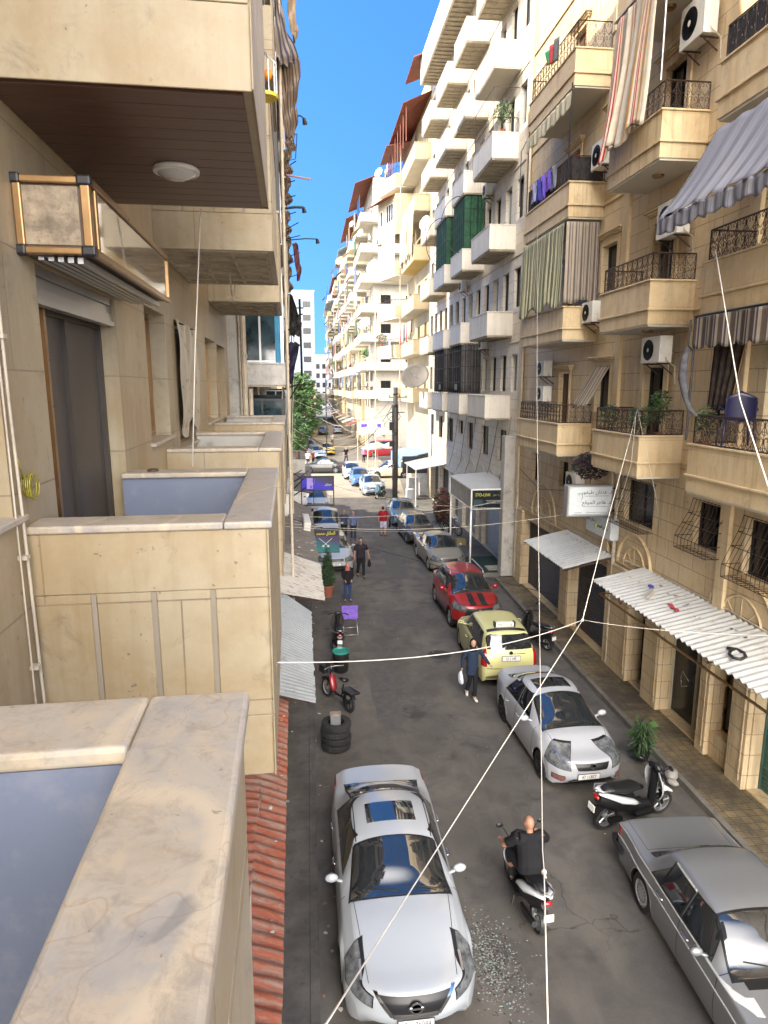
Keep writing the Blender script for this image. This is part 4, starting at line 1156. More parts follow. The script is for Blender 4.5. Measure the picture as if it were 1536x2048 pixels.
# pilasters and belt courses
b = MB()
for u in (27.3, 18.45, 12.85):
 pbox(b, PA, u, u + .35, -.10, -.002, 3.2, 27.0)
for z in (3.35, 6.55, 10.1, 13.65, 17.2, 20.75):
 pbox(b, PA, 3.0, 27.7, -.05, -.003, z, z + .06)
b.build('belt_course', M['slabA'], A, bevel=.01)
# ground floor piers
for u0, u1 in ((26.4, 27.1), (21.2, 22.0), (16.85, 18.35), (15.12, 15.93), (12.97, 13.33), (11.62, 12.18)):
 b = MB(); pbox(b, PA, u0, u1, -.12, -.002, .13, 3.3); pbox(b, PA, u0 + .08, u0 + .14, -.14, -.121, .3, 3.1)
 b.build('pier', M['stoneA'], A, bevel=.012)
# arches above the shops
for uc, rr in ((24.2, 1.3), (16.95, .95), (12.3, 1.1)):
 b = MB()
 for r0, dd in ((rr, .09), (rr * .62, .05)):
  pts = [PA(uc + r0 * math.cos(math.pi * i / 16), -.02, 3.42 + r0 * math.sin(math.pi * i / 16)) for i in range(17)]
  b.tube(pts, dd * .55, 5)
 for a in (.25, .5, .75): b.tube([PA(uc + rr * .1 * math.cos(a * math.pi), -.02, 3.42 + rr * .1 * math.sin(a * math.pi)), PA(uc + rr * .6 * math.cos(a * math.pi), -.02, 3.42 + rr * .6 * math.sin(a * math.pi))], .012, 4)
 b.build('arch', M['slabA'], A)
for kind, u0, u1, z0, z1, k, c in upper:
 if c == 'd':
  window(A, PA, u0, u1, z0, z1, .2, 'alu', 'wglass', 2, 0)
  continue
 surround(A, PA, u0, u1, z0 if kind == 'window' else z0 + .1, z1, M['slabA'], .2 if c != 'a' else .12)
 if kind == 'door':
  if c == 'a':
   b = MB(); pbox(b, PA, u0, u1, .12, .18, z0, z1); pbox(b, PA, u0 + .12, u0 + .4, .10, .12, z0 + .2, z1 - .2); pbox(b, PA, u1 - .4, u1 - .12, .10, .12, z0 + .2, z1 - .2)
   b.build('door', pm('door_brown', (.09, .035, .02), .5, var=.2), A)
  else: window(A, PA, u0, u1, z0, z1, .2, 'alu' if k == 1 else 'black', 'wglass', 2, 0, 'balcony_door')
 else: window(A, PA, u0, u1, z0, z1, .2, 'black', 'wglass', 1, 0)
for o in mezz[:2]: window(A, PA, *o, .2, 'black', 'wglass', 1, 0)
for o in mezz[2:]:
 w_ = window(A, PA, *o, .2, 'black', 'wglass', 2, 0)
 # bulging iron grille
 b = MB(); u0, u1, z0, z1 = o; u0 -= .06; u1 += .06
 n = int((u1 - u0) / .13)
 for i in range(n + 1):
  u = u0 + (u1 - u0) * i / n
  b.tube([PA(u, -.02, z1 + .05), PA(u, -.1, z1 - .25), PA(u, -.42, z0 + .22), PA(u, -.42, z0 - .05), PA(u, -.03, z0 - .05)], .008, 3)
 for dz, dd in ((z1 + .04, -.03), (z1 - .3, -.12), ((z0 + z1) / 2, -.25), (z0 + .22, -.42), (z0 - .05, -.42), (z0 - .05, -.22)):
  b.tube([PA(u0, 0, dz), PA(u0, dd, dz), PA(u1, dd, dz), PA(u1, 0, dz)], .01, 3)
 b.build('window_grille', M['iron'], w_)
roller_shutter(A, PA, 22.0, 26.4, .16, 3.0, .3, M['shutter']); roller_shutter(A, PA, 18.35, 21.2, .16, 3.0, .3, M['shutter'])
roller_shutter(A, PA, 8.6, 11.6, .16, 2.7, .3, M['shutg'])
b = MB(); pbox(b, PA, 15.95, 16.85, .8, .86, .16, 2.9); b.box(XA + .35, XA + .8, 15.9, 15.95, .16, 2.9); b.box(XA + .35, XA + .8, 16.85, 16.9, .16, 2.9)
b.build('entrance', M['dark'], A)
window(A, PA, 13.35, 14.0, .16, 2.55, .3, pm('door_frame_cream', (.5, .45, .34), .5), 'wglass', 1, 0, 'shop_window')
d_ = window(A, PA, 14.02, 15.1, .16, 2.55, .3, pm('door_frame_cream', (.5, .45, .34), .5), 'wglass', 1, 0, 'shop_door')
b = MB(); b.tube([PA(14.2, .22, 1.3), PA(14.2, .14, 1.38), PA(14.42, .14, 1.5), PA(14.5, .14, 1.3), PA(14.42, .14, 1.1), PA(14.2, .14, 1.22)], .014, 5); b.build('door_handle', M['chrome'], d_, smooth=True)
window(A, PA, 12.2, 12.95, .75, 2.6, .3, 'bronze', 'wglass', 1, 0, 'shop_window')
text_mesh('no_entry_mark', 'O', .28, M['red'], A, (XA - .127, 17.35, 2.35), (math.pi / 2, 0, -math.pi / 2), ext=.003)
# balconies
bal_mat = M['slabA']
for k in range(4):
 zc_, zb_ = 7.2 + 3.55 * k, 6.2 + 3.55 * k
 for ci, (y0, y1) in enumerate(((20.3, 24.3), (15.05, 17.65), (8.6, 12.95))):
  o = balcony(A, XA, 7.8, y0, y1, zb_, zc_, bal_mat, M['soffitw'], mould=[zb_ + .36], cope=M['slabA'])
  if (ci, k) in ((0, 1),): continue
  z1 = zc_ + (.62 if k < 2 or ci != 0 else .75)
  if (ci, k) == (0, 2) or (ci, k) == (2, 2):
   balcony_rail(o, XA, 7.8, y0, y1, zc_ + .06, z1, 'scroll')
   bb = MB(); bb.box(7.86, 7.87, y0 + .08, y1 - .08, zc_ + .06, z1 - .02); bb.box(7.87, XA - .05, y0 + .08, y0 + .09, zc_ + .06, z1 - .02)
   bb.build('privacy_sheet', M['curtg'] if False else pm('black_mesh', (.02, .02, .022), .9, var=.4, vs=20, bump=.3, bs=50), o)
  else:
   balcony_rail(o, XA, 7.8, y0, y1, zc_ + .06, z1, 'scroll')
 # soffit lamp
 b = MB(); b.lathe([(.12, 6.2 + 3.55 * k - .05), (.14, 6.2 + 3.55 * k - .02), (.14, 6.2 + 3.55 * k)], c=(8.35, 16.1, 0), n=14)
 b.build('soffit_lamp', M['bronze'], A)
# drain pipe
def drain(parent, x, y, z0, z1, r=.055, mat='pvc'):
 b = MB(); b.tube([(x, y, z0), (x, y, z1)], r, 8)
 for z in range(int(z0) + 1, int(z1), 2): b.lathe([(r * 1.25, z - .04), (r * 1.25, z + .04)], c=(x, y, 0), n=8)
 return b.build('drain_pipe', M[mat], parent, smooth=True, angle=40)
drain(A, XA - .09, 18.05, .2, 6.5); drain(A, XA - .09, 27.2, .2, 20)
# ------------------------------------------------------------------ building B: white stone, long row of box balconies
XB = 9.0
PB = lambda u, d, z: (XB + d, u, z)
Bd = thing('apartment_building', 'long white stone apartment building with plain box balconies in four columns', 'building')
ops = []
bw = []
for k in range(7):
 z0 = 8.15 + 3.58 * k
 y = 28.45
 while y < 48.5:
  bw.append((y, y + .88, z0, z0 + 1.62)); y += 1.665
mz = [(29.7, 31.05), (32.8, 34.2), (36.0, 37.3), (38.4, 39.5), (41.1, 42.6), (44.4, 45.7), (47.6, 48.7)]
mzo = [(a, c, 4.92 if i != 3 else 5.6, 6.4) for i, (a, c) in enumerate(mz)]
shB = [(28.3, 30.0, .18, 3.4), (30.3, 33.6, .18, 3.1), (33.9, 34.8, .18, 2.7), (35.1, 38.1, .18, 3.1), (39.2, 41.6, .18, 3.0), (42.2, 45.0, .18, 3.0), (45.6, 48.6, .18, 3.0)]
ops = bw + mzo + [s + (.4,) for s in shB]
b = MB()
facade(b, PB, 27.72, 49.8, 0, 32.0, ops, .2)
b.box(XB + .9, XB + 11, 27.74, 49.78, 0, 31.9, 0)
for y in (27.72, 49.8): b.add([(XB, y, 0), (XB + .9, y, 0), (XB + .9, y, 32), (XB, y, 32)], [(0, 1, 2, 3)])
b.add([(XB, 27.72, 32), (XB + .9, 27.72, 32), (XB + .9, 49.8, 32), (XB, 49.8, 32)], [(0, 1, 2, 3)])
b.build('wall', M['stoneB'], Bd)
b = MB()
for k in range(6):
 pbox(b, PB, 27.72, 49.8, -.04, -.002, 10.25 + 3.58 * k, 10.3 + 3.58 * k)
b.build('belt_course', M['slabB'], Bd)
for i, (u0, u1, z0, z1) in enumerate(bw):
 if z0 > 26 and u0 < 33: continue
 window(Bd, PB, u0, u1, z0, z1, .18, 'black' if i % 3 else 'alu', 'wglass', 1 if i % 2 else 2, 0)
for o in mzo: window(Bd, PB, *o, .18, 'black', 'wglass', 2, 0)
for i, (u0, u1, z0, z1) in enumerate(shB):
 if i in (1, 3): roller_shutter(Bd, PB, u0, u1, z0, z1, .25, M['shutterl'])
 elif i == 5: roller_shutter(Bd, PB, u0, u1, z0, z1, .3, M['shutter'])
 else:
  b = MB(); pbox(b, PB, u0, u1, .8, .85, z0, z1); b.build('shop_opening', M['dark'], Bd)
  window(Bd, PB, u0, u1, z0, z1, .38, 'alu', 'wglass', 2, 0, 'shop_window')
colsB = [(29.35, 32.6), (34.5, 37.25), (38.95, 42.2), (43.95, 47.1)]
for k, zc_ in enumerate((7.95, 11.55, 15.13, 18.75, 22.2, 25.5)):
 for ci, (y0, y1) in enumerate(colsB):
  if k == 5 and ci == 0: pass
  smooth_s = (ci == 0 and k == 4)
  balcony(Bd, XB, 7.85, y0, y1, zc_ - 1.02, zc_, M['slabB'], M['soffitw'] if smooth_s else M['soffit'], cope=M['slabB'], ribs=not smooth_s, thick=.1, cap=.02)
# continuous parapet band and its ribbed slab at the top
b = MB()
b.box(7.75, 7.87, 27.0, 47.3, 27.7, 29.3, 0); b.box(7.87, XB - .002, 27.0, 47.3, 27.75, 27.95, 1)
for i in range(44): b.box(7.9, XB - .1, 27.1 + i * .46, 27.16 + i * .46, 27.69, 27.748, 1)
b.box(7.87, XB, 47.2, 47.3, 27.7, 29.3, 0)
b.build('roof_parapet', [M['slabB'], M['soffit']], Bd)
# big column between A and B
b = MB(); b.box(8.35, 9.0, 27.72, 28.25, .1, 6.3); b.build('pier', M['greyr'], Bd, bevel=.02)
# arch mouldings over the shops
b = MB()
for uc in (30.2, 32.0, 33.9, 36.0, 38.1, 40.2):
 b.tube([PB(uc + .62 * math.cos(math.pi * i / 12), -.02, 3.75 + .62 * math.sin(math.pi * i / 12)) for i in range(13)], .03, 4)
b.build('arch_mouldings', M['slabB'], Bd)
# ------------------------------------------------------------------ building C: cream render, corner of the side street
Cb = thing('apartment_building', 'cream rendered corner building with curtained balconies behind the utility pole', 'building')
XC = 9.0
PC = lambda u, d, z: (XC + d, u, z)
levC = [8.2, 11.8, 15.0, 18.4, 21.8, 25.2]
ops = []
for k, z in enumerate(levC):
 ops += [(51.0, 52.0, z - .95, z + 1.3), (54.0, 55.2, z - .95, z + 1.3), (58.5, 59.5, z, z + 1.2)]
ops += [(51, 54, .15, 3.0, .6), (55, 58, .15, 3.0, .6)]
b = MB()
facade(b, PC, 49.82, 61.0, 0, 30.0, ops, .2)
b.box(XC + .9, XC + 11, 49.84, 60.98, 0, 29.9, 0)
for y in (49.82, 61.0): b.add([(XC, y, 0), (XC + .9, y, 0), (XC + .9, y, 30), (XC, y, 30)], [(0, 1, 2, 3)])
b.add([(XC, 49.82, 30), (XC + .9, 49.82, 30), (XC + .9, 61, 30), (XC, 61, 30)], [(0, 1, 2, 3)])
b.build('wall', M['cream'], Cb)
for o in ops:
 if o[2] > 1: window(Cb, PC, *o[:4], .18, 'white', 'wglass', 2, 0)
 else: roller_shutter(Cb, PC, *o[:4], .4, M['shutterl'])
for k, z in enumerate(levC):
 bm_ = M['cream'] if k not in (3,) else M['cream']
 balcony(Cb, XC, 7.85, 50.1, 56.6, z - 1.05, z, bm_, M['soffitw'] if k != 3 else M['yellow'], thick=.12)
 if k in (0,):
  pass
 # splayed corner bay
 c_ = MB()
 poly = [(8.98, 57.0), (7.45, 57.0), (6.35, 60.6), (8.98, 60.9)]
 if k != 4:
  c_.prism(poly, 'z', z - 1.05, z - .85, 1)
  for (p, q) in ((poly[0], poly[1]), (poly[1], poly[2]), (poly[2], poly[3])):
   c_.bar((p[0], p[1], z - .45), (q[0], q[1], z - .45), .12, .92, 0)
  o = c_.build('corner_balcony', [bm_, M['soffitw']], Cb)
  if k in (1, 2, 3, 5):
   r = MB()
   for (p, q) in ((poly[0], poly[1]), (poly[1], poly[2])):
    n = int(math.dist(p, q) / .2)
    r.tube([(p[0], p[1], z + .5), (q[0], q[1], z + .5)], .02, 4)
    for i in range(n + 1):
     t = i / n; r.tube([(p[0] + (q[0] - p[0]) * t, p[1] + (q[1] - p[1]) * t, z), (p[0] + (q[0] - p[0]) * t, p[1] + (q[1] - p[1]) * t, z + .5)], .01, 3)
   r.build('railing', M['iron'], o)
 else:
  # enclosed room with a window and a little tin roof
  c_.prism(poly, 'z', z - 1.2, z + 1.9, 0)
  o = c_.build('enclosed_bay', bm_, Cb)
  d = Vector((poly[2][0] - poly[1][0], poly[2][1] - poly[1][1], 0)).normalized(); nn = Vector((-d.y, d.x, 0))
  def PBay(u, dd, zz):
   p = Vector((poly[1][0], poly[1][1], 0)) + d * u - nn * dd * -1
   return (p.x - nn.x * 2 * dd, p.y - nn.y * 2 * dd, zz)
  PBay = lambda u, dd, zz: (poly[1][0] + d.x * u - nn.x * dd, poly[1][1] + d.y * u - nn.y * dd, zz)
  window(o, PBay, .5, 1.9, z - .1, z + 1.3, -.01, 'white', 'wglass', 3, 0)
  window(o, PBay, 2.7, 3.2, z - .1, z + 1.1, -.01, 'white', 'wglass', 1, 0)
  rr = MB(); rr.sheet(lambda u, v: (7.4 - 1.1 * u + (-.9) * v, 57.2 + 3.6 * u, z + 1.9 - .35 * v + .02 * math.sin(u * 90)), 60, 2, thick=.03)
  rr.build('tin_canopy', M['roofred'], o)
balcony_rail(Cb, XC, 7.85, 50.1, 56.6, 25.26, 25.9, 'picket')
b = MB()
b.sheet(lambda u, v: (7.0 + 2.1 * v, 49.9 + 11.2 * u, 27.6 + .9 * v + .03 * math.sin(u * 170)), 110, 2, thick=.04)
for i in range(8): b.tube([(7.25, 50.2 + i * 1.5, 25.3), (7.25, 50.2 + i * 1.5, 27.65)], .03, 4)
b.build('tin_roof', M['roofred'], Cb)
b = MB(); b.sheet(lambda u, v: (6.6 + 2.4 * v, 56.5 + 4.8 * u, 27.0 + .5 * v), 4, 2, thick=.04); b.build('tin_roof', M['roofred'], Cb)
b = MB(); b.sheet(lambda u, v: (7.2 + 1.8 * v, 46.5 + 4 * u, 29.0 + .7 * v), 4, 2, thick=.04); b.build('tin_roof', M['roofred'], Cb)
b = MB(); b.tube([(7.8, 57.0, 3), (7.8, 57.0, 29)], .05, 6); b.build('drain_pipe', M['pvc'], Cb)
# ------------------------------------------------------------------ building D and the row beyond
AC_SPOTS = []
def far_block(label, X0, Y0, Y1, H, wallm, depth_y, base, step, cols, xo, seed, endface=True, roof=M['roofred'], nlev=6, mats=None):
 rnd = random.Random(seed)
 t = thing('apartment_building', label, 'building')
 P = lambda u, d, z: (X0 + d, u, z)
 ops = []
 for k in range(nlev):
  z = base + step * k
  for (y0, y1) in cols:
   ops.append((y0 + .4, y0 + 1.5, z - .95, z + 1.2));
   if y1 - y0 > 3.2: ops.append((y1 - 1.5, y1 - .5, z - .1, z + 1.1))
 shops = []
 y = Y0 + .8
 while y + 3 < Y1:
  shops.append((y, y + 2.6, .1, 2.9, .5)); y += 3.6
 b = MB()
 facade(b, P, Y0, Y1, 0, H, ops + shops, .2)
 b.box(X0 + .9, X0 + 12, Y0 + .02, Y1, 0, H - .1)
 b.add([(X0, Y1, 0), (X0 + .9, Y1, 0), (X0 + .9, Y1, H), (X0, Y1, H)], [(0, 1, 2, 3)]); b.add([(X0, Y0, H), (X0 + .9, Y0, H), (X0 + .9, Y1, H), (X0, Y1, H)], [(0, 1, 2, 3)])
 b.add([(X0, Y0, 0), (X0 + .9, Y0, 0), (X0 + .9, Y0, H), (X0, Y0, H)], [(0, 1, 2, 3)])
 b.build('wall', wallm, t)
 for o in ops: window(t, P, *o[:4], .18, 'white' if rnd.random() < .5 else 'black', 'wglass', 2, 0)
 for s in shops:
  if rnd.random() < .6: roller_shutter(t, P, *s[:4], .35, M[rnd.choice(['shutter', 'shutterl', 'shutterl'])])
  else:
   bb = MB(); pbox(bb, P, s[0], s[1], .4, .45, s[2], s[3]); bb.build('shop_opening', M['dark'], t)
 for k in range(nlev):
  z = base + step * k
  for (y0, y1) in cols:
   m = rnd.choice(mats or [wallm])
   balcony(t, X0, xo, y0, y1, z - 1.0, z, m, M['soffitw'], thick=.12)
   if rnd.random() < .4: balcony_rail(t, X0, xo, y0, y1, z + .05, z + .5, 'picket')
   q = rnd.random(); ya = y0 + rnd.random() * (y1 - y0) * .4; yb = ya + (y1 - ya) * rnd.uniform(.5, 1)
   cmx = pm(*rnd.choice([('far_cloth_brown', (.16, .11, .07)), ('far_cloth_grey', (.14, .14, .14)), ('far_cloth_sand', (.42, .33, .2)), ('far_cloth_blue', (.07, .1, .17)), ('far_cloth_green', (.05, .09, .05)), ('far_cloth_rust', (.2, .07, .04))]), .9, var=.35, vs=3)
   if q < .45:
    bb = MB(); hh = rnd.uniform(1.2, 2.2); bb.sheet(lambda u, v: (xo + .05 + .06 * math.sin(u * 40), ya + (yb - ya) * u, z + 2.25 - hh * v), 36, 3, thick=.02); bb.build('curtain', cmx, t)
   elif q < .7:
    bb = MB(); e_ = rnd.uniform(.5, 1.0); bb.sheet(lambda u, v: (xo - e_ * v, ya + (yb - ya) * u, z + 2.3 - .75 * v), 4, 3, thick=.03); bb.build('awning', cmx, t)
   elif q < .85:
    bb = MB(); bb.box(xo + .03, xo + .06, ya, yb, z + .04, z + 2.3); bb.build('glazing', M['wglass'], t)  # dark panel put in for the deep shade of a balcony recess
   if rnd.random() < .6: AC_SPOTS.append((X0, rnd.uniform(y0, y1), z + rnd.uniform(.2, 1.6)))
 if roof:
  b = MB(); b.sheet(lambda u, v: (xo - .5 + (X0 - xo + 1.5) * v, Y0 - .3 + (Y1 - Y0 + .3) * u, H - .9 + 1.2 * v + .03 * math.sin(u * 200)), 120, 2, thick=.05)
  b.build('tin_roof', roof, t)
 return t, P
D, PD = far_block('pale rendered corner building across the side street with wide wrap-round balconies', 8.1, 83, 96, 32.4, M['cream2'], 0, 7.84, 3.38, [(83.0, 87.6), (89.2, 94.6)], 6.5, 3, nlev=7, mats=[M['cream2'], M['cream2'], M['cream']])
# end wall balconies of D facing the side street
PDe = lambda u, d, z: (u, 83 + d, z)
for k in range(7):
 z = 7.84 + 3.38 * k
 b = MB()
 b.box(6.5, 15.5, 81.6, 81.72, z - .95, z, 0); b.box(6.5, 6.62, 81.72, 83, z - .95, z, 0); b.box(6.62, 15.5, 81.72, 83, z - .99, z - .85, 1)
 o = b.build('balcony', [M['cream2'], M['soffitw']], D)
 if k % 2:
  r = MB(); picket_panel(r, lambda u, zz: (u, 81.66, zz), 6.6, 15.4, z, z + .5, .2); r.build('railing', M['iron'], o)
 window(D, PDe, 9.0, 10.2, z - .8, z + 1.2, -.005, 'black', 'wglass', 2, 0, 'balcony_door')
 window(D, PDe, 12.0, 13.0, z - .8, z + 1.2, -.005, 'white', 'wglass', 2, 0, 'balcony_door')
blk = [('second cream apartment block beyond the corner building, washing on its balconies', 7.7, 96.1, 112, 31.6, 'cream', 5, [(97, 101), (102.5, 106), (107.5, 111.5)]),
  ('third pale apartment block further down on the right, patched tin roof', 7.4, 112.1, 130, 30.6, 'cream2', 8, [(113, 117.5), (119, 123), (124.5, 129)]),
  ('fourth cream apartment block near the end of the street on the right', 7.0, 130.1, 152, 29.0, 'cream', 11, [(131, 135), (137, 142), (144, 150)]),
  ('last pale apartment block on the right where the street ends', 6.4, 152.1, 185, 27.0, 'cream2', 14, [(153, 159), (161, 168), (170, 178)])]
blocks = []
for lab, X0, Y0, Y1, H, m, sd, cols in blk:
 blocks.append(far_block(lab, X0, Y0, Y1, H, M[m], 0, 7.6, 3.4, cols, X0 - 1.5, sd, nlev=7, mats=[M['cream'], M['cream2'], M['white'], M['greyr']], roof=M['roofgrey'] if sd % 2 == 0 else M['roofred']))
# ------------------------------------------------------------------ left side, in the frame of our own facade
LM = Matrix.Translation((-.12, 0, 8.4)) @ Matrix.Rotation(.0245, 4, 'Z') @ Matrix.Rotation(.0074, 4, 'X') @ Matrix.Translation((0, 0, -8.4))
def lthing(name, label, cat, group=None):
 t = thing(name, label, cat, group=group)
 t.matrix_world = LM
 return t
def ltag(o, label, cat, group=None):
 o.matrix_world = LM
 return tag(o, label, cat, group)
def marble():
 t = NT('coping_marble')
 p = t.pos()
 n = t.noise(p, 2.2, 6, .65, .5); n2 = t.noise(p, 9, 5, .7, .4); n3 = t.noise(p, 5.5, 3, .6, .8); n4 = t.noise(p, 40, 3, .6)
 c = t.ramp(n, [(.34, (.37, .31, .23)), (.5, (.43, .38, .31)), (.62, (.345, .32, .29))])
 c = t.mix(t.ramp(n2, [(.48, 0), (.62, .6)]), c, (.50, .40, .28))
 # thin veins
 wv = t.n('ShaderNodeTexWave'); t.l(p, wv.inputs[0]); wv.inputs['Scale'].default_value = .55; wv.inputs['Distortion'].default_value = 14; wv.inputs['Detail'].default_value = 3; wv.inputs['Detail Scale'].default_value = .8
 c = t.mix(t.ramp(wv.outputs['Fac'], [(.0, .7), (.025, 0)]), c, (.58, .48, .34))
 n5 = t.noise(p, 14, 6, .8, .6)
 c = t.mix(t.ramp(n5, [(.5, 0), (.66, .5)]), c, (.25, .21, .17))
 vc = t.n('ShaderNodeTexVoronoi', feature='DISTANCE_TO_EDGE'); cw = t.n('ShaderNodeVectorMath', operation='ADD'); cn = t.n('ShaderNodeTexNoise'); t.l(p, cn.inputs['Vector']); cn.inputs['Scale'].default_value = 5; t.l(p, cw.inputs[0]); t.l(cn.outputs['Color'], cw.inputs[1]); t.l(cw.outputs[0], vc.inputs['Vector']); vc.inputs['Scale'].default_value = .9
 c = t.mix(t.ramp(vc.outputs['Distance'], [(0, .35), (.003, .2), (.006, 0)]), c, (.25, .17, .1))
 c = t.mix(t.ramp(n3, [(.65, 0), (.71, .6)]), c, (.2, .19, .18))
 c = t.mix(t.ramp(n4, [(.70, 0), (.74, .6)]), c, (.12, .1, .08))
 return t.fin(c, t.math('MULTIPLY_ADD', n2, .2, .3), 0, t.bump(n4, .08, .004), .45)
M['marble'] = marble()
M['planks'] = None
def planks():
 t = NT('dark_wood_planks')
 s = t.n('ShaderNodeSeparateXYZ'); t.l(t.geo.outputs['Position'], s.inputs[0])
 p = t.pos((.7, 14, 14))
 n = t.noise(p, 1.6, 6, .7, .6)
 c = t.ramp(n, [(.25, (.05, .025, .018)), (.5, (.12, .062, .044)), (.8, (.07, .038, .03))])
 return t.fin(c, .38, 0, t.bump(n, .1, .004), .4)
M['planks'] = planks()
M['travert'] = pm('box_end_marble', (.27, .21, .14), .35, var=.5, vs=11, dirt=((.14, .10, .07), .8))
L1 = lthing('apartment_building', 'our own honed limestone building on the left with deep stone balconies close to the viewer', 'building')
PL = lambda u, d, z: (-1.28 - d, u, z)
def stone_balcony(y0, y1, zb, zc, inner, soffit, ycam=True, label=None, cw=.26):
 b = MB()
 i_ = .22
 # outer shells (k0 stone) and inner faces (k1)
 def wall_seg(x0, x1, ya, yb, inner_side):
  b.box(x0, x1, ya, yb, zb + .01, zc, 0)
 b.box(-.22, -.03, y0 + .03, y1 - .03, zb + .012, zc, 0)
 for ya, yb in ((y0 + .03, y0 + .22), (y1 - .22, y1 - .03)):
  b.box(-1.28, -.22, ya, yb, zb + .012, zc, 0)
 # inner paint, 2 mm proud
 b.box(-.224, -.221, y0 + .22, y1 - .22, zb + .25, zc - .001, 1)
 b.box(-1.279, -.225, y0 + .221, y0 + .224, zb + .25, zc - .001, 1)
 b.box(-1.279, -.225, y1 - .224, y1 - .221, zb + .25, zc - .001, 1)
 # floor slab
 b.box(-1.28, -.225, y0 + .225, y1 - .225, zb + .1, zb + .24, 2)
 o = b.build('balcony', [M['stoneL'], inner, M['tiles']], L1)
 # facing slabs: bottom band, grooved middle, top band, each 8 mm proud
 f = MB()
 zt, zm = zc - .34, zb + .38
 for side in ('cam', 'out', 'far'):
  if side == 'out':
   U0, U1 = y0, y1; Q = lambda u, d, z: (-.03 + .010 - d, u, z); n = max(2, round((y1 - y0) / .55))
  elif side == 'cam':
   U0, U1 = -1.28, -.02; Q = lambda u, d, z: (u, y0 + .03 - .010 + d, z); n = 4
  else:
   U0, U1 = -1.28, -.02; Q = lambda u, d, z: (u, y1 - .03 + .010 - d, z); n = 4
  pbox(f, Q, U0, U1, 0, .009, zb, zm - .004);
  pbox(f, Q, U0, U1, 0, .009, zt + .004, zc - .001)
  for i in range(n):
   a = U0 + (U1 - U0) * i / n; c = U0 + (U1 - U0) * (i + 1) / n
   pbox(f, Q, a + .016, c - .016, 0, .009, zm, zt)
 f.build('facing_slabs', M['stoneL'], o, bevel=.003)
 g = MB()
 for i in range(1, 4):
  x = -1.28 + 1.26 * i / 4
  g.box(x - .012, x + .012, y0 + .024, y0 + .031, zm, zt)
 g.build('groove_strips', pm('groove_grey', (.27, .23, .18), .8), o)
 c = MB()
 e = .0
 c.box(-cw, e, y0, y1, zc + .002, zc + .045, 0)
 c.box(-1.28, -cw - .002, y0, y0 + cw, zc + .002, zc + .045, 0)
 c.box(-1.28, -cw - .002, y1 - cw, y1, zc + .002, zc + .045, 0)
 c.build('coping', M['marble'], o, bevel=.012, seg=3)
 # soffit
 s = MB()
 if soffit == 'wood':
  n = int((y1 - y0 - .1) / .17)
  for i in range(n):
   ya = y0 + .06 + (y1 - y0 - .12) * i / n; yb = y0 + .06 + (y1 - y0 - .12) * (i + 1) / n
   s.box(-1.279, -.075, ya + .003, yb - .003, zb - .004, zb + .02)
  s.box(-1.279, -.075, y0 + .05, y1 - .05, zb + .021, zb + .03)
  s.build('soffit', M['planks'], o, bevel=.002)
 else:
  s.box(-1.279, -.075, y0 + .06, y1 - .06, zb + .02, zb + .06)
  nx, ny = 3, max(3, int((y1 - y0) / .5))
  for i in range(ny + 1):
   yy = y0 + .08 + (y1 - y0 - .2) * i / ny; s.box(-1.27, -.09, yy, yy + .04, zb - .01, zb + .019)
  for i in range(nx + 1):
   xx = -1.27 + 1.14 * i / nx
   for j in range(ny):
    ya = y0 + .08 + (y1 - y0 - .2) * j / ny + .041; yb = y0 + .08 + (y1 - y0 - .2) * (j + 1) / ny - .001
    s.box(xx, xx + .04, ya, yb, zb - .009, zb + .019)
  s.build('soffit', M['soffit'], o)
 return o
opsL = [(2.3, 3.5, 7.72, 9.1, .2), (4.14, 5.86, 6.45, 9.05, .18), (7.0, 8.08, 7.78, 9.13, .24), (8.72, 10.5, 7.55, 9.14, .2), (11.75, 13.3, 7.7, 9.12, .22), (13.6, 15.2, 6.5, 9.1, .22)]
ops2 = [(a, c, e + 3.66, f + 3.66, d) for a, c, e, f, d in opsL]
ops3 = [(a, c, e - 3.66, f - 3.66, d) for a, c, e, f, d in opsL if e > 7]
b = MB()
facade(b, PL, -6, 15.85, 0, 26.5, opsL + ops2 + ops3, .2)
b.box(-5.5, -1.9, -6, 15.8, 0, 26.4, 0)
for y in (-6, 15.85): b.add([(-1.28, y, 0), (-1.9, y, 0), (-1.9, y, 26.5), (-1.28, y, 26.5)], [(0, 1, 2, 3)])
b.add([(-1.28, -6, 26.5), (-1.9, -6, 26.5), (-1.9, 15.85, 26.5), (-1.28, 15.85, 26.5)], [(0, 1, 2, 3)])
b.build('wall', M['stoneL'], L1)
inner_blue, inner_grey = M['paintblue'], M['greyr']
LB = {}
for (y0, y1, inn, sof) in ((-1.7, 1.56, inner_blue, 'wood'), (3.6, 5.92, inner_blue, 'wood'), (7.7, 10.4, inner_grey, 'block'), (12.5, 15.15, inner_grey, 'block')):
 LB[(y0, 0)] = stone_balcony(y0, y1, 6.12, 7.605, inn, sof, cw=.235 if y0 < 0 else .26)
 for k in (1, 2, 3, 4):
  if y0 > 0 or k > 1: LB[(y0, k)] = stone_balcony(y0, y1, 6.12 + 3.66 * k, 7.605 + 3.66 * k, inn, sof)
# soffit lamp over the second balcony
b = MB()
b.lathe([(.0, 9.705), (.07, 9.71), (.118, 9.735), (.13, 9.752)], c=(-.59, 4.88, 0), n=24, k=0)
b.lathe([(.13, 9.74), (.148, 9.745), (.15, 9.765), (.14, 9.776), (.0, 9.777)], c=(-.59, 4.88, 0), n=24, k=1)
b.build('soffit_lamp', [pm('lamp_glass', (.5, .5, .47), .1, var=.1, coat=.6), M['white']], LB[(3.6, 1)], smooth=True, angle=40)
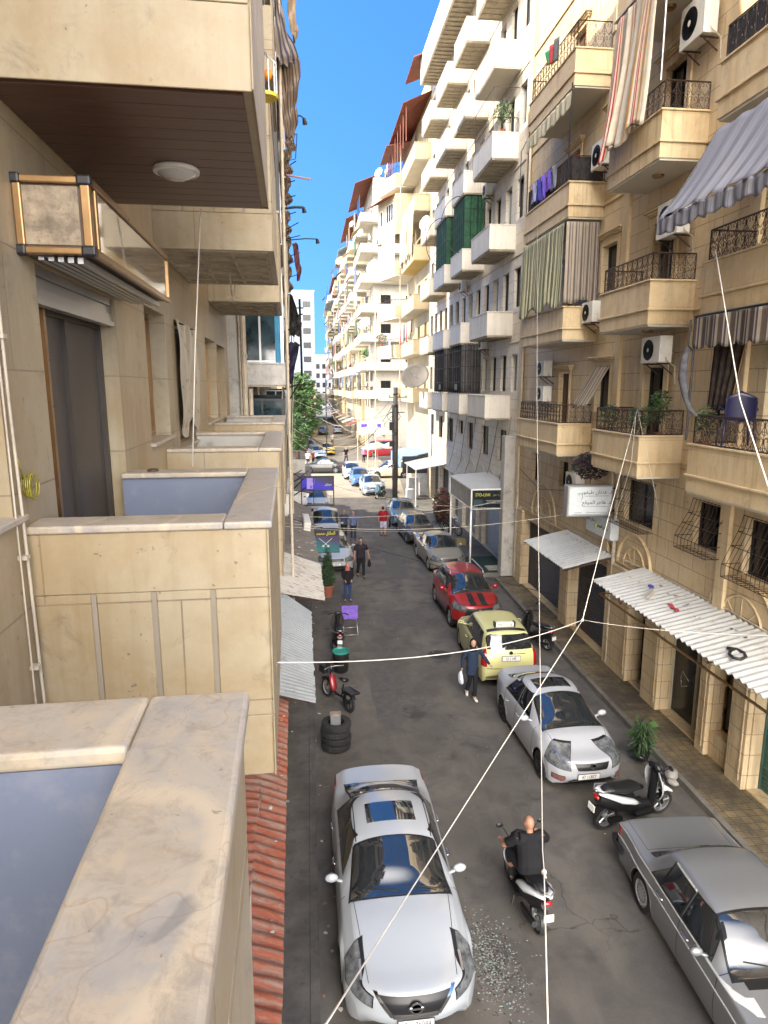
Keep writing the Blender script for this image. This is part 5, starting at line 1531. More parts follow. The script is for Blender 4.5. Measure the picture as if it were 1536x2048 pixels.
# hook with twisted wire under the third balcony
b = MB(); b.tube([(-.62, 9.2, 9.76), (-.61, 9.18, 9.55), (-.6, 9.12, 9.48), (-.56, 9.1, 9.5), (-.55, 9.1, 9.6)], .012, 6)
for a in range(7): b.tube([(-.6, 9.12, 9.48), (-.6 + .1 * math.cos(a), 9.1 + .1 * math.sin(a), 9.44 - .03 * (a % 3))], .003, 3)
b.build('hook', M['pvc'], LB[(7.7, 1)])
# windows
w_ = window(L1, PL, 2.3, 3.5, 7.72, 9.1, .19, 'white', pm('net_curtain', (.5, .52, .58), .7), 1, 0)
b = MB(); pbox(b, PL, 2.2, 3.6, -.04, .18, 7.69, 7.725); b.build('sill', M['marble'], w_, bevel=.006)
d_ = window(L1, PL, 4.14, 5.86, 6.45, 8.86, .17, pm('door_frame_dark', (.05, .04, .032), .45), pm('tinted_glass', (.085, .072, .06), .5, var=.2, vs=1.5), 2, 0, 'sliding_door', .05)
b = MB(); pbox(b, PL, 4.44, 4.48, .08, .115, 6.45, 8.86); pbox(b, PL, 4.40, 4.43, .10, .115, 6.45, 8.86); b.build('door_rail', M['bronze'], d_)
b = MB()
for i in range(3): pbox(b, PL, 4.16, 5.84, .02 + .012 * (i % 2), .06, 8.87 + .06 * i, 8.925 + .06 * i)
pbox(b, PL, 4.16, 5.84, 0.005, .07, 8.83, 8.865)
b.build('roller_slats', M['alu'], d_)
for i, (a, c, e, f, d) in enumerate(opsL[2:]):
 w_ = window(L1, PL, a, c, e, f, d - .02, 'bronze', 'wglass', 2 if i != 3 else 1, 0, 'window' if e > 7 else 'balcony_door')
 if e > 7:
  b = MB(); pbox(b, PL, a - .06, c + .06, -.05, d - .03, e - .035, e + .002); b.build('sill', M['marble'], w_, bevel=.006)
for a, c, e, f, d in ops2 + ops3: window(L1, PL, a, c, e, f, d - .02, 'bronze', 'wglass', 2, 0)
# plastic sheet billowing out of the third window
b = MB()
b.sheet(lambda u, v: (-1.26 + .035 * math.sin(v * 3.1) * (1 + .5 * math.sin(u * 11)) + .015 * math.sin(u * 23 + v * 9), 8.75 + 1.75 * u, 9.16 - .05 * abs(math.sin(u * 6.3)) - (1.35 + .1 * math.sin(u * 9)) * v), 30, 18)
o = b.build('plastic_sheet', pm('plastic_film', (.45, .40, .31), .3, var=.15, vs=5, bump=.2, bs=14), smooth=True)
ltag(o, 'dusty plastic sheet tacked over the window between second and third balconies', 'sheet')
# shutter housing: box with bronze frame, marble end and black plastic corners
S = lthing('shutter_box', 'bronze framed roller shutter box with marbled end above the sliding door', 'shutter box')
b = MB(); b.box(-1.279, -.915, 3.93, 6.16, 9.07, 9.43); b.build('casing', M['wood'], S)
b = MB(); b.box(-1.24, -.96, 3.922, 3.928, 9.105, 9.395); b.build('end_panel', M['travert'], S)
b = MB()
for z in (9.055, 9.405):
 b.box(-1.285, -.905, 3.905, 3.945, z, z + .04)
 b.box(-.92, -.885, 3.95, 6.18, z, z + .04)
b.box(-.945, -.895, 3.9, 3.95, 9.095, 9.405); b.box(-1.279, -1.235, 3.9, 3.95, 9.095, 9.405); b.box(-.92, -.885, 6.14, 6.18, 9.095, 9.405)
b.box(-.92, -.89, 4.0, 4.04, 9.095, 9.405)
b.build('frame', M['bronze'], S, bevel=.008, seg=2)
b = MB()
for x in (-1.275, -.925):
 for z in (9.05, 9.40): b.box(x - .035, x + .04, 3.895, 3.955, z - .003, z + .052)
b.build('corner_caps', M['blackp'], S, bevel=.012, seg=2)
b = MB(); b.box(-.912, -.902, 4.045, 6.135, 9.10, 9.40); b.build('front_glass', pm('mirror_glass_tan', (.30, .24, .16), .07, var=.5, vs=3, coat=1.0), S)
b = MB()
for i in range(5): b.box(-1.2 + .05 * i, -1.17 + .05 * i, 3.97, 6.12, 9.035 - .004 * i, 9.052)
b.build('slat_guide', M['alu'], S)
# pipe beside the balcony, and cables along the wall
b = MB(); b.tube([(-1.25, 3.52, 13), (-1.25, 3.52, 8.3), (-1.25, 3.54, 7.7), (-1.24, 3.56, 6.0), (-1.24, 3.56, .3)], .008, 8); b.tube([(-1.255, 3.47, 13), (-1.255, 3.47, .3)], .005, 6)
for z in (6.9, 7.5, 8.6, 9.3): b.box(-1.28, -1.235, 3.5, 3.545, z, z + .02)
o = b.build('cable_conduit', M['pvc'], smooth=True, angle=40); ltag(o, 'thin cream conduit running down the wall beside the second balcony', 'pipe')
b = MB()
for j in range(5):
 r = .05 + .006 * j
 b.tube([(-1.27 + .012 * j, 3.66 + r * .9 * math.cos(a * .5 + j), 7.86 + r * math.sin(a * .5 + j)) for a in range(14)], .0035, 4)
b.tube([(-1.26, 3.62, 7.9), (-1.25, 3.58, 7.96), (-1.26, 3.56, 8.04)], .004, 4)
o = b.build('wire_coil', M['wire'] if False else pm('yellow_black_wire', (.3, .26, .02), .5, var=.8, vs=30), smooth=True); ltag(o, 'small coil of yellow and black wire on the left wall', 'wire')
# small dark ring on the far coping of the second balcony
b = MB(); b.lathe([(.035, 7.652), (.04, 7.665), (.045, 7.668), (.047, 7.655), (.04, 7.651)], c=(-1.05, 5.8, 0), n=18)
o = b.build('ash_tray', M['wood'], smooth=True); ltag(o, 'small brown dish left on the second balcony coping', 'dish')
# ------------------------------------------------------------------ L2: shabby building further along the left
L2 = lthing('apartment_building', 'shabby grey building on the left beyond ours with glazed-in balconies and exposed pipes', 'building')
P2 = lambda u, d, z: (-1.15 - d, u, z)
ops = []
for k in range(7):
 z = 4.2 + 3.4 * k
 y = 18.6
 while y < 44: ops.append((y, y + 1.5, z, z + 1.9)); y += 3.3
shp = [(18.2 + 3.7 * i, 20.9 + 3.7 * i, .13, 2.7, .5) for i in range(7)]
b = MB()
facade(b, P2, 17.5, 45.5, 0, 27.3, ops + shp, .2)
b.box(-5.5, -2.0, 17.52, 45.4, 0, 27.2)
for y in (17.5, 45.5): b.add([(-1.15, y, 0), (-2.0, y, 0), (-2.0, y, 27.3), (-1.15, y, 27.3)], [(0, 1, 2, 3)])
b.add([(-1.15, 17.5, 27.3), (-2, 17.5, 27.3), (-2, 45.5, 27.3), (-1.15, 45.5, 27.3)], [(0, 1, 2, 3)])
b.build('wall', M['greyr'], L2)
for o in ops: window(L2, P2, *o, .18, 'black', 'wglass', 2, 0)
for i, s in enumerate(shp):
 bb = MB(); pbox(bb, P2, s[0], s[1], .4, .45, s[2], s[3]); bb.build('shop_opening', M['dark'], L2)
rnd = random.Random(4)
for k in range(7):
 z = 8.8 + 3.4 * (k - 1)
 if k == 0: z = 5.4
 for (y0, y1) in ((17.6, 20.8), (22.5, 26.3), (28, 32), (34, 38.5), (40, 44.5)):
  bt = M['greyr'] if rnd.random() < .5 else M['cream2']
  if k == 1 and y0 < 18: bt = pm('veined_grey_slab', (.42, .4, .37), .45, var=.2, vs=4, dirt=((.22, .2, .18), .6))
  o = balcony(L2, -1.15, 0.0, y0, y1, z - .55, z, bt, M['soffit'], thick=.1, cap=.015)
  if rnd.random() < .55 or (k == 1 and y0 < 18):
   # glazed in
   g = MB(); g.box(-1.1, -.09, y0 + .06, y0 + .08, z + .05, z + 2.5); g.box(-.1, -.08, y0 + .1, y1 - .1, z + .05, z + 2.5)
   g.build('glazing', pm('teal_tinted_glass', (.02, .04, .05), .1, var=.6, vs=3, coat=.6), o)
   f = MB()
   for x in (-1.1, -.62, -.1): f.box(x - .025, x + .025, y0 + .03, y0 + .058, z + .05, z + 2.55)
   for zz in (z + .06, z + 1.25, z + 2.5): f.box(-1.1, -.06, y0 + .035, y0 + .055, zz, zz + .05)
   for i in range(4): f.box(-.078, -.05, y0 + .1 + (y1 - y0 - .25) * i / 3, y0 + .15 + (y1 - y0 - .25) * i / 3, z + .05, z + 2.55)
   f.build('window_frame', M['blackp'] if rnd.random() < .5 else M['alu'], o)
   if k == 1 and y0 < 18:
    c = MB(); c.sheet(lambda u, v: (-.24 + .14 * u, y0 + .02 + .012 * math.sin(u * 20), z + .06 + 2.4 * v), 14, 4); c.build('blue_curtain', pm('blue_curtain', (.05, .22, .36), .8, var=.3), o, smooth=True)
  else:
   balcony_rail(o, -1.15, 0.0, y0, y1, z + .05, z + .45, 'picket')
for (x, y, z0, z1, r) in ((-1.02, 17.42, .2, 20, .07), (-.88, 17.4, .2, 8.2, .055), (-1.12, 17.44, .2, 22, .03), (.06, 17.55, .2, 26, .035), (.04, 21.8, .2, 26, .05), (.1, 27.2, 2, 26, .04)):
 bb = MB(); bb.tube([(x, y, z0), (x, y, z1)], r, 8)
 for z in range(1, int(z1), 2): bb.lathe([(r * 1.3, z - .05), (r * 1.3, z + .05)], c=(x, y, 0), n=8)
 bb.build('drain_pipe', M['pvc'], L2, smooth=True, angle=40)
# ------------------------------------------------------------------ tin sheds and awnings on the left, in world space
def corr(name, mat, c00, c10, c01, c11, pitch, amp, label, along=True, group=None, thick=.012, extra=None, jag=0.0):
 """corrugated sheet: c00,c10 along the street at the wall, c01,c11 at the outer edge; waves repeat along the street"""
 c00, c10, c01, c11 = map(Vector, (c00, c10, c01, c11))
 Ln = (c10 - c00).length
 n = int(Ln / pitch * 6)
 rnd = random.Random(len(label))
 ends = [rnd.uniform(-jag, jag) for _ in range(n + 2)]
 def f(u, v):
  a = c00.lerp(c10, u); e = c01.lerp(c11, u)
  p = a.lerp(e, v * (1 + (ends[int(u * n / 6)] if v > .99 else 0)))
  return (p.x, p.y, p.z + amp * math.sin(u * Ln / pitch * 2 * math.pi) + .006 * math.sin(u * 31 + v * 5))
 t = thing(name, label, 'awning', group=group)
 b = MB(); b.sheet(f, n, 5, thick=thick); b.build('corrugated_sheet', mat, t, smooth=True, angle=50)
 b = MB()
 for u in (.02, .35, .66, .98):
  a = c00.lerp(c10, u); e = c01.lerp(c11, u)
  b.bar(a - Vector((0, 0, amp + .04)), e - Vector((0, 0, amp + .04)), .03, .04)
 for v in (.25, .92):
  b.bar(c00.lerp(c01, v) - Vector((0, 0, amp + .045)), c10.lerp(c11, v) - Vector((0, 0, amp + .045)), .03, .03)
 b.build('awning_frame', M['iron'], t)
 return t
M['tinred'] = corrugated('tin_red', (.30, .075, .035), (.24, .19, .15), .95, .7, 0, .75)
M['tingrey'] = corrugated('tin_grey', (.38, .41, .42), (.2, .14, .1), .1, .5, .2, .3)
M['tinwhite'] = corrugated('tin_white', (.56, .54, .49), (.16, .07, .04), .5, .55, .1, .35)
M['tindark'] = corrugated('tin_dark', (.19, .175, .16), (.09, .06, .045), .5, .6, .1, .6)
M['tinpale'] = corrugated('tin_pale_right', (.60, .60, .57), (.2, .15, .1), .25, .5, .15, .35)
corr('tin_awning', M['tinred'], (-.85, -1.5, 3.2), (-.98, 11.7, 3.25), (-.22, -1.5, 2.98), (-.46, 11.7, 3.0), .16, .02, 'rusty red corrugated awning under our balconies', jag=.01)
corr('tin_awning', M['tinred'], (-1.4, -1.5, 3.36), (-1.6, 8.2, 3.38), (-.62, -1.5, 3.235), (-.72, 8.2, 3.26), .16, .02, 'red corrugated sheet lapped over the first against the wall')
corr('tin_awning', M['tingrey'], (-1.3, 10.3, 3.62), (-1.5, 16.9, 3.65), (.02, 10.75, 3.02), (-.02, 15.5, 3.02), .17, .02, 'clean pale grey corrugated awning next to the red one', jag=.01)
corr('tin_awning', M['tinwhite'], (-1.45, 15.6, 3.62), (-1.5, 19.9, 3.65), (.34, 16.4, 3.0), (.28, 19.9, 3.0), .17, .022, 'white corrugated awning with rust streaks above the potted cypress', jag=.01)
corr('tin_awning', M['tindark'], (-1.4, 19.3, 3.35), (-1.5, 29.8, 3.5), (.24, 19.8, 2.93), (.05, 29.8, 2.96), .2, .022, 'long dark weathered corrugated awning behind the barber sign', jag=.01)
corr('tin_awning', M['tindark'], (-1.4, 34, 3.3), (-1.6, 46, 3.4), (.15, 34, 3.0), (.1, 46, 3.0), .24, .025, 'dull corrugated roof beyond the phone billboard')
# cable lying on the red roof
b = MB(); rr = random.Random(2)
pts = [(-.62 + .05 * math.sin(i * .9) - .006 * i, .2 + i * .55, 3.20 + .012 * math.sin(i)) for i in range(15)]
b.tube(pts, .012, 5)
o = b.build('cable', M['wirew'], smooth=True); tag(o, 'pale cable lying along the rusty red awning', 'cable')
M['litl'] = pm('rubble_pale', (.22, .31, .29), .9)
def junk(n, fn, label, mats, cat='rubbish', seed=1, name='rubbish', size=(.03, .12)):
 r = random.Random(seed)
 b = MB()
 for i in range(n):
  x, y, z = fn(r)
  s = r.uniform(*size)
  k = r.randrange(len(mats))
  a = r.uniform(0, 6.28)
  pts = [(x + s * (r.uniform(.6, 1.2)) * math.cos(a + j * 1.05), y + s * r.uniform(.4, 1.1) * math.sin(a + j * 1.05), z + r.uniform(.004, .05) * (s / .1)) for j in range(6)]
  b.add(pts + [(x, y, z + s * .5)], [(j, (j + 1) % 6, 6) for j in range(6)] + [(5, 4, 3, 2, 1, 0)], k)
 o = b.build(name, mats); o['kind'] = 'stuff'
 return tag(o, label, cat)
pw, pg_, pd, pb_ = pm('litter_white', (.5, .49, .45), .8), pm('litter_grey', (.22, .21, .19), .9), pm('litter_dark', (.05, .045, .04), .9), pm('litter_brown', (.2, .13, .08), .9)
junk(70, lambda r: (r.uniform(-.9, -.3), r.uniform(0, 11), 3.26), 'bits of litter and dried plaster on the red awning', [pw, pg_, pg_], seed=3, size=(.008, .035))
junk(34, lambda r: (r.uniform(-.6, .2), r.uniform(20, 26), 3.17), 'scraps of litter on the dark awning', [pw, pg_, pb_], seed=4, size=(.02, .09))
junk(1300, lambda r: (2.55 + r.gauss(0, .2) + (r.random() - .5) * .2, 8.2 + r.gauss(0, .42), .003), 'patch of crushed rubble and broken glass on the asphalt beside the front of the large white saloon', [pg_, pd, pd, pg_, pg_, M['litl']], seed=5, name='rubble', cat='rubble', size=(.005, .021))
junk(170, lambda r: (r.uniform(.2, 7.3), r.uniform(6, 60), .003), 'specks of litter and grit scattered over the road', [pg_, pw, pb_, pd], seed=6, size=(.008, .03))
junk(40, lambda r: (r.uniform(.02, .3), r.uniform(6, 26), .003), 'leaves and paper along the left kerb', [pw, pg_, pb_], seed=7, size=(.015, .06))
# unseen block added behind the gap between the left buildings to cut sunlight
t = thing('apartment_building', 'unseen block added to cut sunlight through the gap between the left buildings', 'building')
b = MB(); b.box(-16, -9, 10, 34, 0, 27.0); b.build('wall', M['cream2'], t)
# ------------------------------------------------------------------ people
def remeshed(name, mb, mat, parent, voxel=.009, smooth_it=4):
 o = mb.build(name, mat)
 _k = o
 m = o.modifiers.new('r', 'REMESH'); m.mode = 'VOXEL'; m.voxel_size = voxel; m.use_smooth_shade = True
 s = o.modifiers.new('s', 'SMOOTH'); s.factor = .5; s.iterations = smooth_it
 dg = bpy.context.evaluated_depsgraph_get()
 me = bpy.data.meshes.new_from_object(o.evaluated_get(dg))
 me.name = name
 old = o.data
 o.modifiers.clear(); o.data = me
 bpy.data.meshes.remove(old)
 if not me.materials: me.materials.append(mat)
 me.shade_smooth()
 o.parent = parent
 _kids.setdefault(parent.name, []).append(o)
 return o
def hand(b, w, d, side, curl=.5, s=1.0):
 """palm and five fingers from wrist w pointing along d; side = direction the thumb leaves to"""
 w = Vector(w); d = Vector(d).normalized(); side = Vector(side); side = (side - d * side.dot(d)).normalized(); n = d.cross(side).normalized()
 palm = w + d * .09 * s
 b.tube([w, w + d * .04 * s, palm], [.024 * s, .036 * s, .038 * s], 8, flat=.55)
 for i, (off, ln) in enumerate(((.027, .068), (.009, .078), (-.009, .072), (-.026, .056))):
  p0 = palm + side * off * s - d * .012 * s
  p1 = p0 + d * ln * .55 * s * math.cos(curl * .5) + n * ln * .55 * math.sin(curl * .6) * s
  p2 = p1 + d * ln * .5 * s * math.cos(curl * 1.6) + n * ln * .5 * math.sin(curl * 1.6) * s
  b.tube([p0, p1, p2], [.0105 * s, .0095 * s, .008 * s], 6)
 t0 = w + d * .03 * s + side * .026 * s
 b.tube([t0, t0 + (d * .03 + side * .03) * s, t0 + (d * .062 + side * .036 + n * .012) * s], [.013 * s, .012 * s, .009 * s], 6)
def person(label, loc, rz, J, skin, top, bottom, shoe, h=1.75, hair=None, group=None, extras=None, voxel=.009, sleeves='short', build=1.0, skirt=None, shorts=False, coat=0.0):
 """J: joints in metres for a 1.75 m figure that faces -y; keys LH RH (hip is fixed), knees, ankles, toes, shoulders, elbows, wrists, head lean"""
 t = thing('person', label, 'person', (loc[0], loc[1], loc[2] if len(loc) > 2 else .004), rz, group)
 t.scale = (h / 1.75,) * 3
 pel = Vector(J.get('pelvis', (0, 0, .95))); ch = Vector(J.get('chest', (0, 0, 1.36))); nk = ch + Vector(J.get('neckv', (0, .0, .14)))
 hd = nk + Vector(J.get('headv', (0, -.02, .14)))
 B = build
 body = MB()
 # head: skull, jaw, nose, ears, neck
 body.sph(hd, .082, .099, .112, n=14)
 fdir = Vector(J.get('face', (0, -1, -.05))).normalized(); sd = fdir.cross(Vector((0, 0, 1))).normalized()
 body.sph(hd + fdir * .022 + Vector((0, 0, -.062)), .054, .062, .055, n=12)
 body.tube([hd + fdir * .082 + Vector((0, 0, .02)), hd + fdir * .108 + Vector((0, 0, -.018))], [.009, .015], 6)
 body.tube([hd + fdir * .083 + sd * .02 + Vector((0, 0, -.052)), hd + fdir * .09 + Vector((0, 0, -.05)), hd + fdir * .083 - sd * .02 + Vector((0, 0, -.052))], .008, 5)
 for s in (-1, 1): body.sph(hd + sd * s * .078 + Vector((0, 0, -.005)), .012, .022, .03, n=8)
 body.tube([hd + Vector((0, .02, -.05)), nk - Vector((0, 0, .03)), ch], [.054, .056, .08], 10)
 body.tube([pel, (pel + ch) / 2, ch], [.10 * B, .09 * B, .11 * B], 10, flat=1.35)
 for s, S in ((1, 'L'), (-1, 'R')):
  sh = Vector(J.get('sh' + S, (s * .185, 0, 1.42))); el = Vector(J['el' + S]); wr = Vector(J['wr' + S])
  hp = pel + Vector((s * .09, 0, -.02)); kn = Vector(J['kn' + S]); an = Vector(J['an' + S]); to = Vector(J.get('to' + S, an + Vector((s * .03, -.18, -.06))))
  body.tube([sh, (sh * .6 + el * .4), el, (el * .55 + wr * .45), wr], [.05 * B, .047 * B, .037 * B, .037 * B, .024], 9)
  hd_ = Vector(J.get('hd' + S, wr - el)); hand(body, wr, hd_, J.get('th' + S, (0, -1, 0)), J.get('curl' + S, .5))
  body.tube([hp, hp.lerp(kn, .4), kn, kn.lerp(an, .4), an], [.085 * B, .076 * B, .052 * B, .052 * B, .034], 9)
  body.tube([an + Vector((0, .03, -.02)), an + (to - an) * .5 + Vector((0, 0, -.01)), to], [.038, .034, .026], 8)
 remeshed('body', body, skin, t, voxel, 3)
 # clothes: shirt
 sh = MB()
 e = .012
 w0 = (pel + Vector((0, 0, -.06 - coat)))
 sh.tube([w0, pel + Vector((0, 0, .06)), (pel * .5 + ch * .5), ch + Vector((0, 0, -.02)), ch + Vector((0, 0, .06)), nk + Vector((0, 0, -.03))], [(.115 + e) * B, (.112 + e) * B, (.108 + e) * B, (.118 + e) * B, .095, .066], 14, flat=1.38)
 for s, S in ((1, 'L'), (-1, 'R')):
  a = Vector(J.get('sh' + S, (s * .185, 0, 1.42))); el = Vector(J['el' + S]); wr = Vector(J['wr' + S])
  sh.tube([ch + Vector((0, 0, .03)), a], [.07, .066 * B], 10)
  if sleeves == 'short': sh.tube([a, a.lerp(el, .4), a.lerp(el, .78)], [.064 * B, .062 * B, .06 * B], 10)
  else: sh.tube([a, a.lerp(el, .5), el, el.lerp(wr, .5), el.lerp(wr, .96)], [.064 * B, .06 * B, .052 * B, .047, .038], 10)
 remeshed('shirt' if sleeves == 'short' else 'jacket', sh, top, t, .012, 3)
 tr = MB()
 tr.tube([pel + Vector((0, 0, .06)), pel + Vector((0, 0, -.02)), pel + Vector((0, 0, -.1))], [(.112) * B, .118 * B, .10 * B], 12, flat=1.36)
 for s, S in ((1, 'L'), (-1, 'R')):
  hp = pel + Vector((s * .085, 0, -.03)); kn = Vector(J['kn' + S]); an = Vector(J['an' + S])
  if shorts: tr.tube([hp, hp.lerp(kn, .5), kn + Vector((0, 0, -.03))], [.098 * B, .09 * B, .078 * B], 10)
  else: tr.tube([hp, hp.lerp(kn, .5), kn, kn.lerp(an, .5), kn.lerp(an, .96)], [.1 * B, .088 * B, .066 * B, .062, .06], 10)
 if skirt: tr.tube([pel, pel + Vector((0, 0, -.3)), pel + Vector((0, 0, -.8))], [.12, .16, .2], 12)
 remeshed('shorts' if shorts else 'trousers', tr, bottom, t, .012, 3)
 for s, S in ((1, 'L'), (-1, 'R')):
  an = Vector(J['an' + S]); to = Vector(J.get('to' + S, an + Vector((s * .03, -.18, -.06))))
  f = MB(); f.tube([an + Vector((0, .05, -.035)), an + (to - an) * .35 + Vector((0, 0, -.018)), to + (to - an).normalized() * .02], [.046, .044, .034], 8, flat=.8)
  f.build('shoe', shoe, t, smooth=True)
 if hair is not None:
  kind, hm = hair
  hb = MB()
  if kind == 'short':
   hb.sph(hd + Vector((0, .012, .026)) - fdir * .012, .084, .096, .104, n=14)
   hb.v = [tuple(Vector(p)) if (Vector(p) - hd).dot(fdir) < .045 or p[2] > hd.z + .065 else tuple(hd + (Vector(p) - hd) * .7) for p in hb.v]
   hb.build('hair', hm, t, smooth=True)
  elif kind == 'scarf':
   hb.sph(hd - fdir * .012 + Vector((0, 0, .01)), .092, .104, .122, n=14)
   hb.v = [tuple(p) if (Vector(p) - hd).dot(fdir) < .06 else tuple(hd + (Vector(p) - hd) * .62) for p in hb.v]
   hb.tube([hd + Vector((0, 0, -.07)) - fdir * .02, nk + Vector((0, -.01, -.02)), ch + Vector((0, -.02, .04))], [.082, .085, .1], 12, flat=1.2)
   hb.build('headscarf', hm, t, smooth=True)
  elif kind == 'stubble':
   pass
 ey = MB()
 for s in (-1, 1): ey.sph(hd + fdir * .079 + sd * s * .032 + Vector((0, 0, .008)), .011, .008, .008, n=8)
 ey.build('eyes', M['hair'], t, smooth=True)
 br = MB()
 for s in (-1, 1): br.tube([hd + fdir * .086 + sd * s * .016 + Vector((0, 0, .03)), hd + fdir * .08 + sd * s * .048 + Vector((0, 0, .03))], .006, 4)
 br.build('eyebrows', M['hair'], t)
 return t, hd
def fab(name, col, var=.2): return pm(name, col, .85, var=var, vs=8, bump=.15, bs=70, spec=.2)
WALK = dict(knL=(.09, -.12, .52), anL=(.09, -.18, .1), toL=(.1, -.36, .05), knR=(-.09, .06, .52), anR=(-.09, .24, .14), toR=(-.1, .1, .04),
   elL=(.27, .06, 1.15), wrL=(.28, -.06, .92), elR=(-.27, -.02, 1.15), wrR=(-.29, -.1, .9))
STAND = dict(knL=(.1, -.01, .52), anL=(.11, .02, .09), knR=(-.1, -.01, .52), anR=(-.11, .02, .09),
    elL=(.26, .03, 1.15), wrL=(.27, -.04, .9), elR=(-.26, .03, 1.15), wrR=(-.27, -.04, .9))
navy = fab('navy_cloth', (.018, .028, .055)); blackc = fab('black_cloth', (.012, .012, .014)); white_sh = fab('white_shoe', (.6, .6, .58))
# woman walking towards us by the taxi
t, hd = person('woman in navy jacket and black headscarf walking beside the yellow taxi with a white bag', (4.30, 16.6), 0,
 dict(WALK, elL=(.34, -.02, 1.18), wrL=(.46, -.12, 1.02), hdL=(.5, -.3, -.6), elR=(-.27, .03, 1.15), wrR=(-.3, .0, .9), knL=(.07, -.1, .52), anL=(.04, -.16, .1), toL=(.06, -.34, .05), knR=(-.05, .05, .52), anR=(-.09, .22, .14), toR=(-.12, .08, .04)),
 M['skin'], navy, blackc, white_sh, 1.70, ('scarf', blackc), sleeves='long', coat=.18)
b = MB()
b.tube([(-.30, -.03, .82), (-.33, -.04, .78), (-.34, -.04, .70), (-.33, -.04, .58), (-.32, -.03, .48), (-.32, -.03, .44)], [.012, .05, .10, .12, .11, .06], 10, flat=.5)
o = b.build('carrier_bag', pm('white_plastic_bag', (.62, .66, .74), .35, var=.12, vs=9, bump=.4, bs=25), smooth=True); o.location = (4.30, 16.6, .004); tag(o, 'white plastic carrier bag held by the woman beside the yellow taxi', 'bag')
# man in dark clothes with a black bag
person('stout man in dark shirt and trousers walking down the middle left with a black bag', (2.2, 28.6), .12,
 dict(WALK, elL=(.31, .02, 1.16), wrL=(.35, -.08, .93)), M['skin2'], fab('dark_plum_cloth', (.022, .018, .028)), blackc, M['blackp'], 1.80, ('short', M['hair']), sleeves='short', build=1.16)
b = MB(); b.tube([(.36, -.1, .86), (.37, -.1, .8), (.37, -.1, .66), (.37, -.1, .54), (.37, -.1, .5)], [.015, .06, .13, .13, .06], 10, flat=.6)
o = b.build('carrier_bag', blackc, smooth=True); o.location = (2.2, 28.6, .004); tag(o, 'black plastic bag held by the stout man in dark clothes', 'bag')
# woman in pink headscarf
person('woman in dark jacket and dusty pink headscarf standing behind the purple chair', (1.42, 25.3), .1,
 dict(STAND, elL=(.24, .0, 1.17), wrL=(.16, -.14, 1.0), elR=(-.24, .0, 1.17), wrR=(-.14, -.15, 1.0)), M['skin'], blackc, fab('blue_jeans', (.03, .05, .12)), M['blackp'], 1.58, ('scarf', fab('pink_cloth', (.42, .12, .11))), sleeves='long', coat=.1)
person('bald older man in dark blue shirt standing beside the pickup', (1.85, 36.0), .3, dict(STAND, elR=(-.3, -.1, 1.2), wrR=(-.42, -.22, 1.22)), M['skin2'], fab('slate_cloth', (.045, .055, .09)), blackc, M['blackp'], 1.72, None, sleeves='short', build=1.08)
plaid = stripes('plaid_cloth', [(0, (.03, .04, .1)), (.4, (.35, .4, .5)), (.6, (.02, .03, .08)), (.85, (.2, .25, .4))], .09)
person('young man in blue checked shirt standing next to the bald man', (2.36, 35.9), -.2, STAND, M['skin'], pm('checked_blue_cloth', (.11, .14, .24), .85, var=.9, vs=26), fab('dark_jeans', (.02, .03, .055)), M['blackp'], 1.66, ('short', M['hair']), sleeves='long')
person('man in red T-shirt and pale shorts seen from behind beside the steel blue car', (4.1, 36.6), math.pi, dict(STAND, chest=(0, -.05, 1.34), headv=(0, -.08, .1), knL=(.1, -.06, .52), anL=(.1, -.08, .09), knR=(-.1, .05, .52), anR=(-.11, .1, .12)), M['skin2'], fab('crimson_cloth', (.24, .012, .02)), fab('pale_checked_cloth', (.42, .4, .52), .35), M['blackp'], 1.78, ('short', M['hair']), sleeves='short', build=1.15, shorts=True)
b = MB(); b.tube([(.28, 0, .86), (.31, 0, .8), (.32, 0, .62), (.3, 0, .5), (.26, 0, .46)], [.015, .05, .09, .1, .05], 10, flat=.6)
o = b.build('carrier_bag', blackc, smooth=True); o.location = (4.15, 36.55, .1); tag(o, 'black bag hanging from the hand of the man in the red T-shirt', 'bag')
person('far walker in dark clothes striding across the sunny street', (4.1, 73.5), .3, dict(WALK, anL=(.09, -.34, .1), anR=(-.09, .34, .16)), M['skin'], blackc, navy, M['blackp'], 1.8, ('short', M['hair']), voxel=.02)
person('far person in a mauve shirt beside the red van', (6.1, 74.0), .5, STAND, M['skin'], fab('mauve_cloth', (.4, .25, .42)), blackc, M['blackp'], 1.7, ('short', M['hair']), voxel=.02)
person('far person in white by the tree on the left', (-.1, 70.5), 0, STAND, M['skin'], fab('white_cloth', (.6, .58, .55)), navy, M['blackp'], 1.7, ('short', M['hair']), voxel=.02)
person('far person in a brown top by the tree on the left', (.45, 71.2), .8, STAND, M['skin'], fab('brown_cloth', (.16, .05, .03)), blackc, M['blackp'], 1.7, ('short', M['hair']), voxel=.02)
person('distant pedestrian in pale clothes past the thin pole', (3.4, 96), 0, WALK, M['skin'], fab('white_cloth', (.6, .58, .55)), navy, M['blackp'], 1.75, ('short', M['hair']), voxel=.02)
